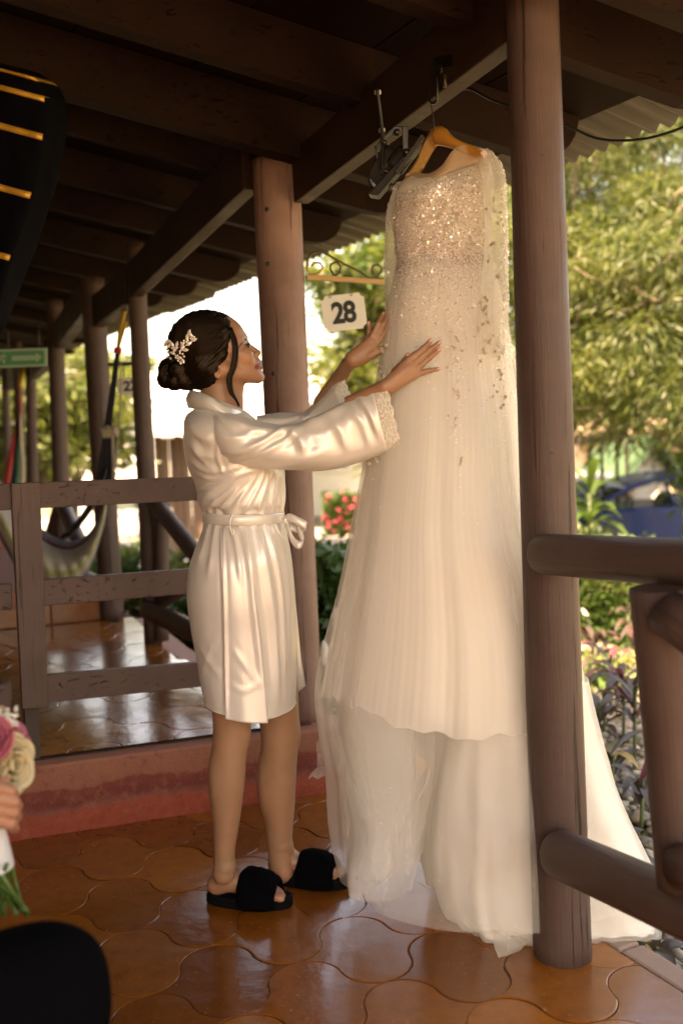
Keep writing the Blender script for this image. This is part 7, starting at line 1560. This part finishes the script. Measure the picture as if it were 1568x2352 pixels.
# ================================================================== SEATED PERSON at the left edge
sp = thing('person', (-.75, 1.15, 0), 'person in black trousers seated at the left edge, hand holding the bouquet', 'person')
Q = Field((-1.35, .70, .0), (-.45, 1.95, 1.30), .006); kn = at(92, 2292, 1.30); 
Q.cone((-1.05, 1.00, .52), kn+np.array([0, 0, -.01]), .105, .078, 0); Q.cone(kn+np.array([0, 0, -.01]), (kn[0]+.03, kn[1]+.02, .06), .072, .045, .03); Q.ell((-1.1, .98, .62), (.16, .17, .18), None, .05); Q.ell((-1.14, .98, .92), (.14, .19, .22), None, .06)
Q.cone((-1.12, 1.12, 1.08), (-1.0, 1.30, .86), .05, .042, .02); ha = at(-30, 1850, 1.50); Q.cone((-1.0, 1.30, .86), ha+np.array([-.06, 0, -.01]), .04, .026, .012)
Q.cone((kn[0]+.03, kn[1]+.02, .06), (kn[0]+.14, kn[1]+.06, .035), .04, .03, .015)
v1, f1 = Q.net(); v1 = lap(v1, f1, 2, .5)
Y0 = 1.475; Hh = Field(at(-90, 1990, Y0)-.04, at(90, 1760, Y0)+[.04, .10, .04], .0026); Hh = Field(np.minimum(at(-110, 1990, Y0), at(90, 1760, Y0))-[.02, .06, .02], np.maximum(at(-110, 1990, Y0), at(90, 1760, Y0))+[.02, .09, .02], .0026)
w3 = lambda x, y, dy=0: at(x, y, Y0+dy)
Hh.cone(w3(-95, 1860), w3(-50, 1850, -.01), .026, .026, 0); Hh.ell(w3(-42, 1855, -.012), (.036, .018, .040), None, .012)
for (y_, x_) in ((1812, 30), (1838, 38), (1862, 36), (1888, 30)): Hh.chain([w3(-38, y_+4, -.02), w3(-5, y_-2, -.042), w3(x_-6, y_+4, -.030), w3(x_+4, y_+14, .0)], [.0105, .0100, .0092, .0080], .004)
Hh.chain([w3(-48, 1835, -.02), w3(-20, 1800, -.035), w3(12, 1795, -.02)], [.013, .011, .009], .006)
v2, f2 = Hh.net(); v2 = lap(v2, f2, 1, .4); PV, PF = joinsurf([(v1, f1), (v2, f2)]); me = mesh('body', PV, PF); ca = me.color_attributes.new('tone', 'FLOAT_COLOR', 'POINT'); T = np.ones((len(PV), 4)); T[:, :3] = (.30, .14, .085); ca.data.foreach_set('color', T.ravel()); obj('body', me, MT['skin'], sp)
Q = Field((-1.45, .60, .0), (-.35, 2.0, 1.25), .007); Q.cone((-1.05, 1.00, .53), kn, .122, .094, 0); Q.cone(kn, (kn[0]+.03, kn[1]+.02, .12), .090, .070, .03); Q.ell((-1.1, .98, .64), (.18, .19, .18), None, .05); Q.ell((-1.14, .98, .92), (.155, .205, .24), None, .06); Q.cone((-1.12, 1.12, 1.08), (-1.0, 1.30, .86), .065, .055, .02)
v3, f3 = Q.net(); v3 = lap(v3, f3, 2, .5); v3 = v3+.004*np.stack([vnoise(v3*18), vnoise(v3*18+3), vnoise(v3*18+7)], -1); obj('black_suit', mesh('black_suit', v3, f3), MT['black_cloth'], sp)
ch = thing('stool', (-1.1, .95, 0), 'plain wooden stool under the seated person at the left edge', 'stool')
m = MB(); m.box((-1.1, .93, .43), (.42, .42, .04)); m.obj('seat', MT['dark_wood'], ch, bevel=.01)
for sx in (-1, 1):
    for sy in (-1, 1): m = MB(); m.tube([(-1.1+sx*.17, .93+sy*.17, 0), (-1.1+sx*.16, .93+sy*.16, .42)], .018, 10); m.obj('leg', MT['dark_wood'], ch)
